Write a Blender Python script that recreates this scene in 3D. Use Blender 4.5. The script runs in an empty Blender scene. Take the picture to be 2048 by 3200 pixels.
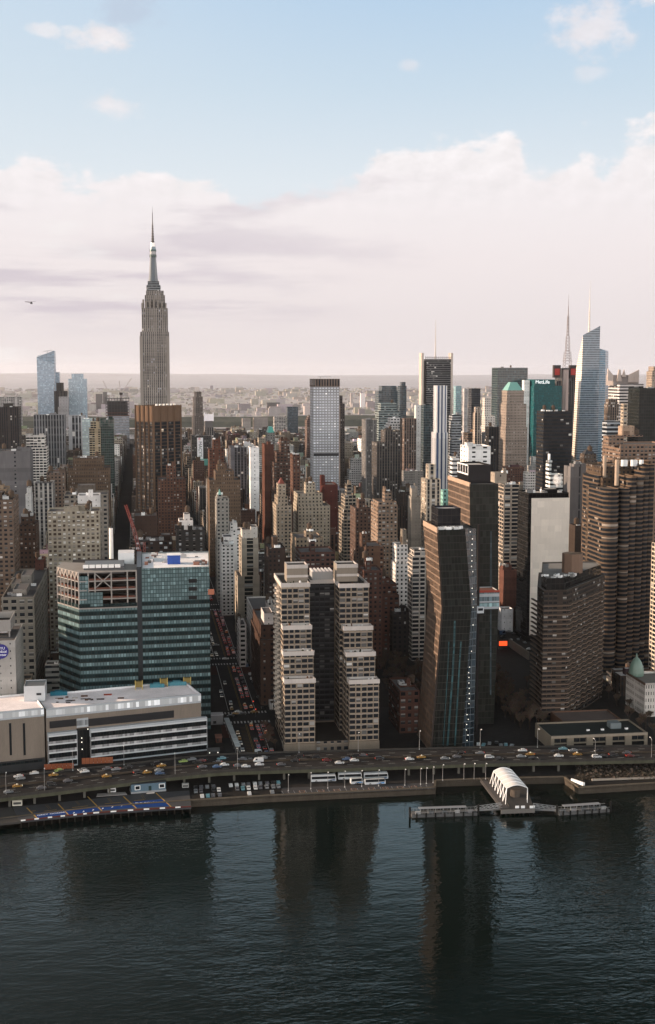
import bpy, math, random
import numpy as np
from mathutils import Vector
R = math.radians
sc = bpy.context.scene
COL = sc.collection
rng = random.Random(7)

# ---------------------------------------------------------------- camera
F, PITCH, YAW, ALT = 4025.0, R(6.21), R(8.3), 205.0
cam_d = bpy.data.cameras.new('camera'); cam = bpy.data.objects.new('camera', cam_d); COL.objects.link(cam)
cam.location = (0, 0, ALT); cam.rotation_euler = (R(90) - PITCH, 0, -YAW)
cam_d.sensor_fit = 'VERTICAL'; cam_d.sensor_height = 36.0; cam_d.lens = 36.0 * F / 3200.0
cam_d.clip_start = 1.0; cam_d.clip_end = 90000.0
sc.camera = cam
cf = Vector((math.sin(YAW) * math.cos(PITCH), math.cos(YAW) * math.cos(PITCH), -math.sin(PITCH)))
cr = Vector((math.cos(YAW), -math.sin(YAW), 0)); cu = cr.cross(cf)
CO = Vector((0, 0, ALT))
def ray(px, py): return cf + cr * ((px - 1024) / F) + cu * ((1600 - py) / F)
def at(px, py, Y):
    d = ray(px, py); return CO + d * (Y / d.y)
def gnd(px, py, z=3.0):
    d = ray(px, py); return CO + d * ((z - ALT) / d.z)
def proj(p):
    d = Vector(p) - CO; w = d.dot(cf)
    return 1024 + F * d.dot(cr) / w, 1600 - F * d.dot(cu) / w

# ---------------------------------------------------------------- sun, sky, exposure
SUN_EL, SUN_AZ = R(13.0), R(-78.0)          # azimuth from +Y (up the streets), negative = towards the south
sun_dir = Vector((math.sin(SUN_AZ) * math.cos(SUN_EL), math.cos(SUN_AZ) * math.cos(SUN_EL), math.sin(SUN_EL)))
sd = bpy.data.lights.new('sun', 'SUN'); sd.energy = 5.0; sd.angle = R(0.5); sd.color = (1.0, 0.76, 0.56)
so = bpy.data.objects.new('sun', sd); COL.objects.link(so)
so.rotation_euler = (-sun_dir).to_track_quat('-Z', 'Y').to_euler()
vs = sc.view_settings
sc.display_settings.display_device = 'sRGB'
vs.view_transform = 'Standard'; vs.look = 'None'; vs.exposure = 1.0; vs.gamma = 1.0; vs.use_curve_mapping = False
sc.cycles.max_bounces = 6; sc.cycles.diffuse_bounces = 2; sc.cycles.glossy_bounces = 3; sc.cycles.transmission_bounces = 2
sc.cycles.volume_bounces = 3; sc.cycles.caustics_reflective = False; sc.cycles.caustics_refractive = False
sc.cycles.sample_clamp_indirect = 4.0

class NT:
    def __init__(s, tree):
        s.t = tree; tree.nodes.clear()
    def n(s, typ, **kw):
        nd = s.t.nodes.new(typ)
        for k, v in kw.items(): setattr(nd, k, v)
        return nd
    def put(s, sock, val):
        if isinstance(val, bpy.types.NodeSocket): s.t.links.new(val, sock)
        elif val is not None: sock.default_value = val
    def m(s, op, a, b=None, c=None, clamp=False):
        nd = s.n('ShaderNodeMath', operation=op, use_clamp=clamp)
        s.put(nd.inputs[0], a)
        if b is not None: s.put(nd.inputs[1], b)
        if c is not None: s.put(nd.inputs[2], c)
        return nd.outputs[0]
    def mix(s, f, a, b, mode='MIX'):
        nd = s.n('ShaderNodeMix', data_type='RGBA', blend_type=mode)
        s.put(nd.inputs[0], f); s.put(nd.inputs[6], rgba(a)); s.put(nd.inputs[7], rgba(b))
        return nd.outputs[2]
    def ss(s, x, lo, hi):
        nd = s.n('ShaderNodeMapRange', interpolation_type='SMOOTHSTEP')
        s.put(nd.inputs[0], x); s.put(nd.inputs[1], lo); s.put(nd.inputs[2], hi)
        return nd.outputs[0]
    def ramp(s, x, stops, interp='LINEAR'):
        nd = s.n('ShaderNodeValToRGB'); cr_ = nd.color_ramp; cr_.interpolation = interp
        while len(cr_.elements) < len(stops): cr_.elements.new(0.5)
        for e, (p, c) in zip(cr_.elements, stops): e.position = p; e.color = rgba(c)
        s.put(nd.inputs[0], x); return nd.outputs[0]
    def noise(s, vec, scale, detail=3, rough=.55, dim='3D'):
        nd = s.n('ShaderNodeTexNoise', noise_dimensions=dim)
        s.put(nd.inputs['Vector'], vec); nd.inputs['Scale'].default_value = scale
        nd.inputs['Detail'].default_value = detail; nd.inputs['Roughness'].default_value = rough
        return nd.outputs[0]
    def xyz(s, x, y, z=0.0):
        nd = s.n('ShaderNodeCombineXYZ'); s.put(nd.inputs[0], x); s.put(nd.inputs[1], y); s.put(nd.inputs[2], z)
        return nd.outputs[0]
def rgba(c):
    if isinstance(c, bpy.types.NodeSocket) or c is None: return c
    if isinstance(c, (int, float)): return (c, c, c, 1)
    return tuple(c) + (1,) if len(c) == 3 else tuple(c)
def lin(r, g, b):
    f = lambda v: (v / 255 / 12.92) if v / 255 <= .04045 else ((v / 255 + .055) / 1.055) ** 2.4
    return (f(r), f(g), f(b))

world = bpy.data.worlds.new('World'); sc.world = world; world.use_nodes = True
W = NT(world.node_tree)
wo = W.n('ShaderNodeOutputWorld'); bg = W.n('ShaderNodeBackground'); bg.inputs[1].default_value = 0.1
W.t.links.new(bg.outputs[0], wo.inputs[0])
tc = W.n('ShaderNodeTexCoord'); sp = W.n('ShaderNodeSeparateXYZ'); W.t.links.new(tc.outputs['Generated'], sp.inputs[0])
dx, dy, dz = sp.outputs
el = W.m('MULTIPLY', W.m('ARCSINE', dz), 180 / math.pi)
az = W.m('MULTIPLY', W.m('ARCTAN2', dx, dy), 180 / math.pi)
def pe(py): return math.degrees(math.atan((1600 - py) / F) - PITCH)
def pa(px): return math.degrees(math.atan((px - 1024) / F) + YAW)
nis = W.n('ShaderNodeTexSky', sky_type='NISHITA'); nis.sun_disc = False; nis.sun_elevation = SUN_EL
nis.sun_rotation = SUN_AZ; nis.altitude = 200; nis.air_density = 1.0; nis.dust_density = 1.6
S10 = lambda c, k=1.0: tuple(10 * k * v for v in lin(*c))
# clear sky by elevation: pale and warm low down, bluer higher up; the Nishita sky takes over overhead
e01 = W.m('DIVIDE', el, 40.0, clamp=True)
blue = W.ramp(e01, [(0.0, S10((236, 228, 228))), (.20, S10((226, 234, 241))), (.30, S10((203, 221, 236))),
                    (.41, S10((181, 208, 234))), (.455, S10((176, 204, 220), 1.9)), (.53, S10((170, 197, 210), 1.75)), (.595, S10((158, 184, 196), .7)), (.66, S10((150, 182, 200), .15)), (.8, S10((150, 176, 190), .07)), (1.0, S10((140, 166, 196), .12))])  # unseen band above the view brightened, sky over it dimmed, for the river's reflections
warm = W.ss(az, 14.0, -10.0)
blue = W.mix(W.m('MULTIPLY', warm, .38), blue, S10((226, 234, 240)))
sky = W.mix(W.ss(el, 16.0, 60.0), blue, W.mix(.8, nis.outputs[0], blue))
# cloud bank
p1 = W.xyz(W.m('MULTIPLY', az, .22), W.m('MULTIPLY', el, .42), 3.7)
nA = W.noise(p1, 1.0, 7, .58); nB = W.noise(W.xyz(W.m('MULTIPLY', az, .10), W.m('MULTIPLY', el, .45), 9.1), 1.0, 6, .6)
nC = W.noise(W.xyz(W.m('MULTIPLY', az, .8), W.m('MULTIPLY', el, 1.25), 6.2), 1.0, 8, .62)
nD = W.noise(W.xyz(W.m('MULTIPLY', W.m('ADD', az, -.35), .8), W.m('MULTIPLY', W.m('ADD', el, .30), 1.25), 6.2), 1.0, 8, .62)
edge_pts = [(-200, 500), (0, 515), (110, 508), (300, 560), (440, 535), (690, 545), (760, 610), (1000, 580), (1080, 545), (1180, 480),
            (1440, 420), (1580, 430), (1640, 505), (1720, 500), (1800, 425), (1880, 490), (1960, 445), (2060, 405), (2300, 440)]
est = [((pa(x) + 30) / 70, pe(y) / 20) for x, y in edge_pts]
edge = W.m('MULTIPLY', W.ramp(W.m('DIVIDE', W.m('ADD', az, 30.0), 70.0, clamp=True), est, 'EASE'), 20.0)
dd = W.m('ADD', W.m('SUBTRACT', edge, el), W.m('MULTIPLY', W.m('SUBTRACT', nA, .5), 5.0))
bank = W.ss(W.m('ADD', dd, W.m('MULTIPLY', W.m('SUBTRACT', nC, .5), 1.6)), -.12, .62)
# broken cloud over the rest of the sky dome, so that the light on the city is that of a half-clouded sky
high = W.m('MULTIPLY', W.ss(W.noise(W.xyz(W.m('MULTIPLY', az, .05), W.m('MULTIPLY', el, .09), 1.3), 1.0, 5, .6), .52, .68), W.ss(el, 30.0, 40.0))
def blob(px, py, wx, wy, k=1.0, seed=0.0):
    ax = W.m('DIVIDE', W.m('SUBTRACT', az, pa(px)), wx / F * 57.3); ey = W.m('DIVIDE', W.m('SUBTRACT', el, pe(py)), wy / F * 57.3)
    r2 = W.m('ADD', W.m('MULTIPLY', ax, ax), W.m('MULTIPLY', ey, ey))
    g = W.m('EXPONENT', W.m('MULTIPLY', r2, -1.0))
    nn = W.noise(W.xyz(W.m('MULTIPLY', az, .75), W.m('MULTIPLY', el, 1.15), 5.0 + seed), 1.0, 7, .6)
    return W.m('MULTIPLY', W.ss(W.m('ADD', g, W.m('MULTIPLY', W.m('SUBTRACT', nn, .5), 1.7)), .36, 1.0), W.m('MULTIPLY', k, W.ss(r2, 3.2, .9)))
puffs = None
for b in ((325, 128, 130, 46, .85, 0), (165, 118, 80, 24, .6, 1), (368, 345, 90, 46, .7, 2), (1825, 100, 150, 95, .75, 3),
          (2040, 10, 150, 40, .8, 4), (1275, 205, 40, 26, .4, 5), (1820, 245, 70, 30, .35, 7)):
    k = blob(*b); puffs = k if puffs is None else W.m('MAXIMUM', puffs, k)
cl = W.m('MAXIMUM', W.m('MAXIMUM', bank, puffs), W.m('MULTIPLY', high, .35), clamp=True)
ccol = W.ramp(W.m('DIVIDE', el, 12.0, clamp=True), [(0.0, S10((233, 223, 223))), (.18, S10((236, 226, 226))), (.4, S10((243, 233, 233))),
                                                 (.62, S10((246, 239, 240))), (1.0, S10((252, 248, 248)))])
shade = W.m('MULTIPLY', W.ss(nB, .50, .68), W.m('MULTIPLY', W.ss(el, 1.0, 3.0), W.ss(az, 22.0, 0.0)))
ccol = W.mix(W.m('MULTIPLY', shade, .75), ccol, S10((217, 207, 214)))
ccol = W.mix(W.m('MULTIPLY', W.ss(el, 9.5, 12.0), .6), ccol, S10((244, 230, 230)))
nE = W.noise(W.xyz(W.m('MULTIPLY', az, .07), W.m('MULTIPLY', el, .8), 2.2), 1.0, 5, .6)
low = W.m('MULTIPLY', W.ss(nE, .44, .62), W.m('MULTIPLY', W.m('MULTIPLY', W.ss(el, 1.6, 2.8), W.ss(el, 6.2, 4.4)), W.ss(az, 12.0, 2.0)))
ccol = W.mix(W.m('MULTIPLY', low, .8), ccol, S10((209, 198, 207)))
bright = W.m('MULTIPLY', W.ss(nB, .46, .32), W.ss(az, 12.0, -6.0))
ccol = W.mix(W.m('MULTIPLY', bright, .6), ccol, S10((249, 246, 244)))
tot = W.mix(W.m('MULTIPLY', cl, .93), sky, ccol)
emb = W.m('MULTIPLY', W.m('SUBTRACT', nC, nD), W.m('MULTIPLY', cl, W.ss(el, 5.5, 9.5)))
embk = W.m('ADD', 1.0, W.m('MULTIPLY', emb, .30))
tot = W.mix(1.0, tot, W.xyz(embk, embk, embk), 'MULTIPLY')
gry = blob(430, 45, 120, 80, .5, 6); tot = W.mix(gry, tot, S10((190, 200, 218)))
# west half dimmed; the unseen east (behind the camera) is brightened below
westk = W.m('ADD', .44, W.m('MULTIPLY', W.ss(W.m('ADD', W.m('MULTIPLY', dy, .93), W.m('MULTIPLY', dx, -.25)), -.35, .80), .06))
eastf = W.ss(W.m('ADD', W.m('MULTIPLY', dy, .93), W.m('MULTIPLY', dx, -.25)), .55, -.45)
# unseen low eastern sky brightened to light the east-facing facades; overhead much dimmer
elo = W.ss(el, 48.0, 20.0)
east_boost = W.mix(elo, (.5, .48, .46), (2.45, 2.15, 1.9))
ef = W.n('ShaderNodeMix', data_type='RGBA', blend_type='MULTIPLY', clamp_result=False); W.put(ef.inputs[0], 1.0); W.put(ef.inputs[6], tot); W.put(ef.inputs[7], W.mix(eastf, W.xyz(westk, westk, westk), east_boost))
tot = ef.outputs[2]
tot = W.mix(W.ss(el, -.6, -6.0), tot, (.9, .85, .85))
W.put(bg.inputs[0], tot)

# ---------------------------------------------------------------- materials
MATS = {}
def newmat(name):
    m = bpy.data.materials.new(name); m.use_nodes = True; nt = NT(m.node_tree)
    out = nt.n('ShaderNodeOutputMaterial'); p = nt.n('ShaderNodeBsdfPrincipled'); nt.t.links.new(p.outputs[0], out.inputs[0])
    MATS[name] = m; return m, nt, p
def colattr(nt):
    a = nt.n('ShaderNodeAttribute', attribute_name='Col'); return a.outputs['Color']
def grime(nt, scale=.035, amt=.45):
    g = nt.n('ShaderNodeNewGeometry'); sp_ = nt.n('ShaderNodeSeparateXYZ'); nt.t.links.new(g.outputs['Position'], sp_.inputs[0])
    v = nt.xyz(sp_.outputs[0], sp_.outputs[1], nt.m('MULTIPLY', sp_.outputs[2], .22))
    n1 = nt.noise(v, scale, 4, .6); n2 = nt.noise(v, scale * 14, 2, .6)
    t = nt.m('ADD', nt.m('MULTIPLY', n1, .65), nt.m('MULTIPLY', n2, .35))
    return nt.m('ADD', 1 - amt, nt.m('MULTIPLY', t, 2 * amt))
def scale_col(nt, c, k):
    v = nt.n('ShaderNodeVectorMath', operation='SCALE'); nt.put(v.inputs[0], c); nt.put(v.inputs['Scale'], k); return v.outputs[0]
def uvparts(nt):
    u = nt.n('ShaderNodeUVMap'); u.uv_map = 'UVMap'; s = nt.n('ShaderNodeSeparateXYZ'); nt.t.links.new(u.outputs[0], s.inputs[0])
    return s.outputs[0], s.outputs[1]
def wnoise(nt, a, b, c=0.0):
    w = nt.n('ShaderNodeTexWhiteNoise', noise_dimensions='3D'); nt.put(w.inputs['Vector'], nt.xyz(a, b, c))
    return w.outputs['Value'], w.outputs['Color']
def orand(nt):
    return nt.m('MULTIPLY', nt.n('ShaderNodeObjectInfo').outputs['Random'], 97.0)

def plain(name, rough=.85, metallic=0.0, amt=.35, scale=.12):
    m, nt, p = newmat(name)
    nt.put(p.inputs['Base Color'], scale_col(nt, colattr(nt), grime(nt, scale, amt)))
    p.inputs['Roughness'].default_value = rough; p.inputs['Metallic'].default_value = metallic; p.inputs['IOR'].default_value = 1.5 if rough < .6 else 1.15
    return m

def facade(name, ww=.5, wh=.55, n=1, spand=1.0, glass=(.009, .011, .014), blind=(.24, .23, .22), pb=.25, rough=.22, lit=.0012, vc=.5,
           bar=0.0, sill=0.0, jit=.02, skip=.07):
    """wall colour from the mesh, windows laid out in bays (u) and floors (v)"""
    m, nt, p = newmat(name)
    u, v = uvparts(nt)
    if n != 1: u = nt.m('MULTIPLY', u, float(n))
    fu, fv = nt.m('FRACT', u), nt.m('FRACT', v); iu, iv = nt.m('FLOOR', u), nt.m('FLOOR', v)
    mu = nt.m('LESS_THAN', nt.m('ABSOLUTE', nt.m('SUBTRACT', fu, .5)), ww / 2) if ww < 1 else 1.0
    mv = nt.m('LESS_THAN', nt.m('ABSOLUTE', nt.m('SUBTRACT', fv, vc)), wh / 2)
    if ww < .95:
        cv, _ = wnoise(nt, iu, 5.5, orand(nt))
        mu = nt.m('MULTIPLY', nt.m('LESS_THAN', nt.m('ABSOLUTE', nt.m('SUBTRACT', fu, .5)), nt.m('MULTIPLY', ww / 2, nt.m('ADD', .72, nt.m('MULTIPLY', cv, .5)))), nt.m('GREATER_THAN', cv, skip))
    mask = nt.m('MULTIPLY', mu, mv)
    if bar: mask = nt.m('MULTIPLY', mask, nt.m('GREATER_THAN', nt.m('ABSOLUTE', nt.m('SUBTRACT', fu, .5)), bar / 2))
    rv, rc = wnoise(nt, iu, iv, orand(nt))
    rs = nt.n('ShaderNodeSeparateColor'); nt.put(rs.inputs[0], rc)
    clump = nt.noise(nt.xyz(nt.m('MULTIPLY', iu, .31), nt.m('MULTIPLY', iv, .23), orand(nt)), 1.0, 2, .6)
    rv = nt.m('ADD', rv, nt.m('MULTIPLY', nt.m('SUBTRACT', clump, .5), .7), clamp=True)
    g = nt.ramp(rv, [(0, glass), (.45, tuple(x * 1.6 for x in glass)), (max(.46, 1 - pb), tuple((a * 2 + b) / 3 for a, b in zip(glass, blind))),
                     (1 - pb * .45, blind), (.985, tuple(min(1, x * 1.8) for x in blind))], 'CONSTANT')
    # a blind comes down over part of the window only
    down = nt.m('LESS_THAN', nt.m('ADD', fv, nt.m('MULTIPLY', rs.outputs[1], wh * .8)), vc + wh * .28)
    g = nt.mix(nt.m('MULTIPLY', down, .8), g, glass)
    wall = scale_col(nt, colattr(nt), grime(nt, .035, .62))
    rowv, _ = wnoise(nt, iv, 3.3, orand(nt))
    wall = scale_col(nt, wall, nt.m('ADD', .87, nt.m('MULTIPLY', rowv, .26)))
    if spand != 1.0:
        wall = nt.mix(nt.m('MULTIPLY', mu, nt.m('SUBTRACT', 1.0, mv)), wall, scale_col(nt, wall, spand))
    if sill:
        sm = nt.m('LESS_THAN', nt.m('ABSOLUTE', nt.m('SUBTRACT', fv, vc - wh / 2 - .05)), .045)
        wall = nt.mix(nt.m('MULTIPLY', sm, mu), wall, scale_col(nt, wall, 1 + sill))
    nt.put(p.inputs['Base Color'], nt.mix(mask, wall, g)); p.inputs['IOR'].default_value = 1.14
    nt.put(p.inputs['Roughness'], nt.m('SUBTRACT', .88, nt.m('MULTIPLY', mask, .88 - rough)))
    if lit:
        L = nt.m('MULTIPLY', mask, nt.m('GREATER_THAN', rs.outputs[0], 1 - lit))
        p.inputs['Emission Color'].default_value = (1, .78, .5, 1); nt.put(p.inputs['Emission Strength'], nt.m('MULTIPLY', L, .22))
    if jit:
        geo = nt.n('ShaderNodeNewGeometry')
        j = nt.n('ShaderNodeVectorMath', operation='SUBTRACT'); nt.put(j.inputs[0], rc); j.inputs[1].default_value = (.5, .5, .5)
        js = scale_col(nt, j.outputs[0], nt.m('MULTIPLY', mask, jit))
        a = nt.n('ShaderNodeVectorMath', operation='ADD'); nt.put(a.inputs[0], geo.outputs['Normal']); nt.put(a.inputs[1], js)
        nz = nt.n('ShaderNodeVectorMath', operation='NORMALIZE'); nt.put(nz.inputs[0], a.outputs[0])
        nt.put(p.inputs['Normal'], nz.outputs[0])
    return m

def curtain(name, mw=.08, mh=.10, var=.5, jit=.05, ior=1.8, rough=.06, mull=(.10, .10, .10), sp_h=0.0, sp_c=2.0, lit=.0, wave=0.0):
    """curtain wall: glass tint from the mesh, one panel per unit of UV, optional lighter spandrel strip"""
    m, nt, p = newmat(name)
    u, v = uvparts(nt)
    fu, fv = nt.m('FRACT', u), nt.m('FRACT', v); iu, iv = nt.m('FLOOR', u), nt.m('FLOOR', v)
    mask = nt.m('MULTIPLY', nt.m('LESS_THAN', nt.m('ABSOLUTE', nt.m('SUBTRACT', fu, .5)), .5 - mw / 2),
                nt.m('LESS_THAN', nt.m('ABSOLUTE', nt.m('SUBTRACT', fv, .5)), .5 - mh / 2))
    rv, rc = wnoise(nt, iu, iv, orand(nt))
    g = scale_col(nt, colattr(nt), nt.m('ADD', 1 - var * .5, nt.m('MULTIPLY', nt.m('POWER', rv, 3.0), var * 2)))
    if sp_h:
        g = nt.mix(nt.m('LESS_THAN', fv, sp_h), g, scale_col(nt, colattr(nt), sp_c))
    nt.put(p.inputs['Base Color'], nt.mix(mask, scale_col(nt, mull, grime(nt, .05, .3)), g))
    nt.put(p.inputs['Roughness'], nt.m('SUBTRACT', .6, nt.m('MULTIPLY', mask, .6 - rough)))
    p.inputs['IOR'].default_value = ior
    geo = nt.n('ShaderNodeNewGeometry')
    j = nt.n('ShaderNodeVectorMath', operation='SUBTRACT'); nt.put(j.inputs[0], rc); j.inputs[1].default_value = (.5, .5, .5)
    js = scale_col(nt, j.outputs[0], jit)
    a = nt.n('ShaderNodeVectorMath', operation='ADD'); nt.put(a.inputs[0], geo.outputs['Normal']); nt.put(a.inputs[1], js)
    if wave:
        wn = nt.n('ShaderNodeTexNoise'); nt.put(wn.inputs['Vector'], geo.outputs['Position']); wn.inputs['Scale'].default_value = .22; wn.inputs['Detail'].default_value = 2
        w2 = nt.n('ShaderNodeVectorMath', operation='SUBTRACT'); nt.put(w2.inputs[0], wn.outputs['Color']); w2.inputs[1].default_value = (.5, .5, .5)
        b = nt.n('ShaderNodeVectorMath', operation='ADD'); nt.put(b.inputs[0], a.outputs[0]); nt.put(b.inputs[1], scale_col(nt, w2.outputs[0], wave)); a = b
    nz = nt.n('ShaderNodeVectorMath', operation='NORMALIZE'); nt.put(nz.inputs[0], a.outputs[0]); nt.put(p.inputs['Normal'], nz.outputs[0])
    if lit:
        rs = nt.n('ShaderNodeSeparateColor'); nt.put(rs.inputs[0], rc)
        p.inputs['Emission Color'].default_value = (1, .9, .7, 1)
        nt.put(p.inputs['Emission Strength'], nt.m('MULTIPLY', mask, nt.m('MULTIPLY', nt.m('GREATER_THAN', rs.outputs[0], 1 - lit), .2)))
    return m

plain('plain'); plain('smooth', .45, 0, .15); plain('metal', .35, .8, .2); plain('paint', .3, 0, .08, .5)
plain('roof', .9, 0, .55, .09)
facade('punch', .42, .5, sill=.35)
facade('punch_wide', .62, .5, pb=.4, sill=.5)
facade('punch_pair', .30, .52, n=2, pb=.2, sill=.25)
facade('pier', .55, .68, spand=.38, pb=.15)
facade('pier_dark', .62, .72, spand=.3, pb=.06, lit=.002)
facade('pier_fine', .55, .74, n=2, spand=.35, pb=.15)
facade('ribbon', 1.0, .46, pb=.3, lit=.003)
facade('ribbon_black', 1.0, .58, pb=.03, lit=.0006)
facade('ribbon_wide', 1.0, .62, pb=.15, lit=.002)
facade('grid', .62, .50, pb=.5, glass=(.46, .48, .52), blind=(.55, .57, .61), jit=.02, rough=.2, lit=0, skip=0)
facade('balcony', .80, .66, spand=1.25, pb=.2, vc=.58)
facade('blank', .10, .2, pb=.0, lit=0)
facade('limestone', .40, .66, n=2, spand=.5, skip=0, pb=.22, glass=(.02, .022, .028), blind=(.16, .17, .2), lit=.001)
facade('slab_band', .86, .58, pb=.18, vc=.60, lit=.0006, sill=1.2, glass=(.012, .012, .013))
curtain('glass', .07, .14, .5, .03, 1.38, lit=.001)
curtain('glass_band', .04, .42, .6, .03, 1.4, mull=(.30, .32, .34))
curtain('glass_dark', .08, .10, .35, .03, 1.15, mull=(.024, .022, .020), lit=.001, wave=.10)
curtain('glass_teal', .20, .22, .45, .02, 1.3, mull=(.015, .038, .04), rough=.15)
curtain('glass_far', .05, .30, .35, .02, 1.4, mull=(.24, .28, .33))
def emis(name, c, s):
    m, nt, p = newmat(name); p.inputs['Base Color'].default_value = rgba(c)
    p.inputs['Emission Color'].default_value = rgba(c); p.inputs['Emission Strength'].default_value = s
    return m
emis('lamp_white', (1, .93, .82), .55); emis('lamp_red', (1, .07, .03), .5); emis('lamp_amber', (1, .45, .1), 1.2); emis('screen_orange', (1, .10, .02), .55)
m, nt, p = newmat('auto_glass'); p.inputs['Base Color'].default_value = (.012, .014, .016, 1); p.inputs['Roughness'].default_value = .1; p.inputs['IOR'].default_value = 1.2
# stone cladding in large slabs of slightly different tones
m, nt, p = newmat('stone_panels')
u, v = uvparts(nt); row, _ = wnoise(nt, nt.m('FLOOR', v), 7.7)
rv, _ = wnoise(nt, nt.m('FLOOR', nt.m('ADD', nt.m('MULTIPLY', u, .5), row)), nt.m('FLOOR', v))
nt.put(p.inputs['Base Color'], scale_col(nt, scale_col(nt, colattr(nt), grime(nt, .05, .2)), nt.m('ADD', .95, nt.m('MULTIPLY', nt.m('POWER', rv, 2.0), .14)))); p.inputs['Roughness'].default_value = .8

# ---------------------------------------------------------------- mesh builder
def tone(c):
    l = .3 * c[0] + .5 * c[1] + .2 * c[2]; k = min(1.2, .56 + 1.25 * l); return tuple(min(.75, x * k) for x in c)
class MB:
    def __init__(s): s.v = []; s.f = []; s.m = []; s.c = []; s.u = []
    def face(s, pts, mi=0, c=(.3, .3, .3), uv=None):
        b = len(s.v); s.v += [tuple(p) for p in pts]; s.f.append(tuple(range(b, b + len(pts)))); s.m.append(mi); s.c.append(c)
        s.u.append(uv if uv else [(.02, .02)] * len(pts))
    def wall(s, p, q, z0, z1, mi=0, c=(.3, .3, .3), bay=3.0, fl=3.4, vb=3.0, nb=None, zq0=None, zq1=None):
        L = math.hypot(q[0] - p[0], q[1] - p[1]); nb = nb or max(1, round(L / bay))
        a, b = (z0 - vb) / fl, (z1 - vb) / fl
        s.face([(p[0], p[1], z0), (q[0], q[1], z0), (q[0], q[1], z1), (p[0], p[1], z1)], mi, c, [(0, a), (nb, a), (nb, b), (0, b)])
    def prism(s, poly, z0, z1, mi=0, c=(.3, .3, .3), bay=3.0, fl=3.4, vb=3.0, par=1.0, pt=.5, cap=1, capc=None, roof=None, roofc=(.12, .12, .12), bottom=False):
        n = len(poly); capc = capc or c
        for i in range(n): s.wall(poly[i], poly[(i + 1) % n], z0, z1, mi, c, bay, fl, vb)
        if par > 0:
            inn = inset(poly, pt)
            for i in range(n):
                p, q, a, b = poly[i], poly[(i + 1) % n], inn[i], inn[(i + 1) % n]
                s.face([(*p, z1), (*q, z1), (*b, z1), (*a, z1)], cap, capc)
                s.face([(*b, z1 - par), (*a, z1 - par), (*a, z1), (*b, z1)], cap, capc)
            (roof or s).face([(*p, z1 - par) for p in inn], 0 if roof else cap, roofc)
        else:
            (roof or s).face([(*p, z1) for p in poly], 0 if roof else cap, roofc)
        if bottom: s.face([(*p, z0) for p in reversed(poly)], cap, capc)
    def box(s, x0, x1, y0, y1, z0, z1, mi=0, c=(.3, .3, .3), bottom=True):
        q = [(x0, y0), (x1, y0), (x1, y1), (x0, y1)]
        for i in range(4):
            a, b = q[i], q[(i + 1) % 4]; s.face([(*a, z0), (*b, z0), (*b, z1), (*a, z1)], mi, c)
        s.face([(*a, z1) for a in q], mi, c)
        if bottom: s.face([(*a, z0) for a in reversed(q)], mi, c)
    def slab(s, poly, z0, z1, mi=0, c=(.3, .3, .3)):
        n = len(poly)
        for i in range(n):
            a, b = poly[i], poly[(i + 1) % n]; s.face([(*a, z0), (*b, z0), (*b, z1), (*a, z1)], mi, c)
        s.face([(*a, z1) for a in poly], mi, c); s.face([(*a, z0) for a in reversed(poly)], mi, c)
    def cyl(s, cx, cy, z0, z1, r0, r1=None, n=12, mi=0, c=(.3, .3, .3), top=True, bay=None, fl=3.4, vb=3.0):
        r1 = r0 if r1 is None else r1
        P = [(math.cos(2 * math.pi * i / n), math.sin(2 * math.pi * i / n)) for i in range(n)]
        for i in range(n):
            a, b = P[i], P[(i + 1) % n]
            uv = None
            if bay: uv = [(i, (z0 - vb) / fl), (i + 1, (z0 - vb) / fl), (i + 1, (z1 - vb) / fl), (i, (z1 - vb) / fl)]
            s.face([(cx + a[0] * r0, cy + a[1] * r0, z0), (cx + b[0] * r0, cy + b[1] * r0, z0), (cx + b[0] * r1, cy + b[1] * r1, z1), (cx + a[0] * r1, cy + a[1] * r1, z1)], mi, c, uv)
        if top and r1 > .01: s.face([(cx + a[0] * r1, cy + a[1] * r1, z1) for a in P], mi, c)
    def beam(s, p, q, w=.4, mi=0, c=(.3, .3, .3)):
        p, q = Vector(p), Vector(q); d = (q - p)
        if d.length < 1e-6: return
        d.normalize(); a = d.cross(Vector((0, 0, 1)))
        if a.length < 1e-3: a = Vector((1, 0, 0))
        a.normalize(); b = d.cross(a); h = w / 2
        k = [a * h + b * h, -a * h + b * h, -a * h - b * h, a * h - b * h]
        for i in range(4):
            e, f = k[i], k[(i + 1) % 4]; s.face([p + f, p + e, q + e, q + f], mi, c)
        s.face([p + x for x in k], mi, c); s.face([q + x for x in reversed(k)], mi, c)
    def build(s, name, mats, parent=None, org=None, smooth=False):
        me = bpy.data.meshes.new(name)
        o3 = org if org is not None else (ORG.get(parent.name, (0, 0, 0)) if parent else (0, 0, 0))
        me.from_pydata([(x - o3[0], y - o3[1], z - o3[2]) for x, y, z in s.v], [], s.f)
        if isinstance(mats, str): mats = [mats]
        for k in mats: me.materials.append(MATS[k])
        me.polygons.foreach_set('material_index', s.m)
        uvl = me.uv_layers.new(name='UVMap'); uvl.data.foreach_set('uv', [x for f in s.u for t in f for x in t])
        ca = me.color_attributes.new('Col', 'FLOAT_COLOR', 'CORNER'); tn = {}
        for c in s.c:
            if c not in tn: tn[c] = tone(c)
        ca.data.foreach_set('color', [x for f, c in zip(s.f, [tn[c] for c in s.c]) for _ in f for x in (c[0], c[1], c[2], 1.0)])
        if smooth: me.polygons.foreach_set('use_smooth', [True] * len(s.f))
        o = bpy.data.objects.new(name, me); COL.objects.link(o)
        if parent:
            o.parent = parent; ORG[o.name] = ORG.get(parent.name, (0, 0, 0))
        elif org is not None: o.location = org; ORG[o.name] = tuple(org)
        return o
ORG = {}
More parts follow.
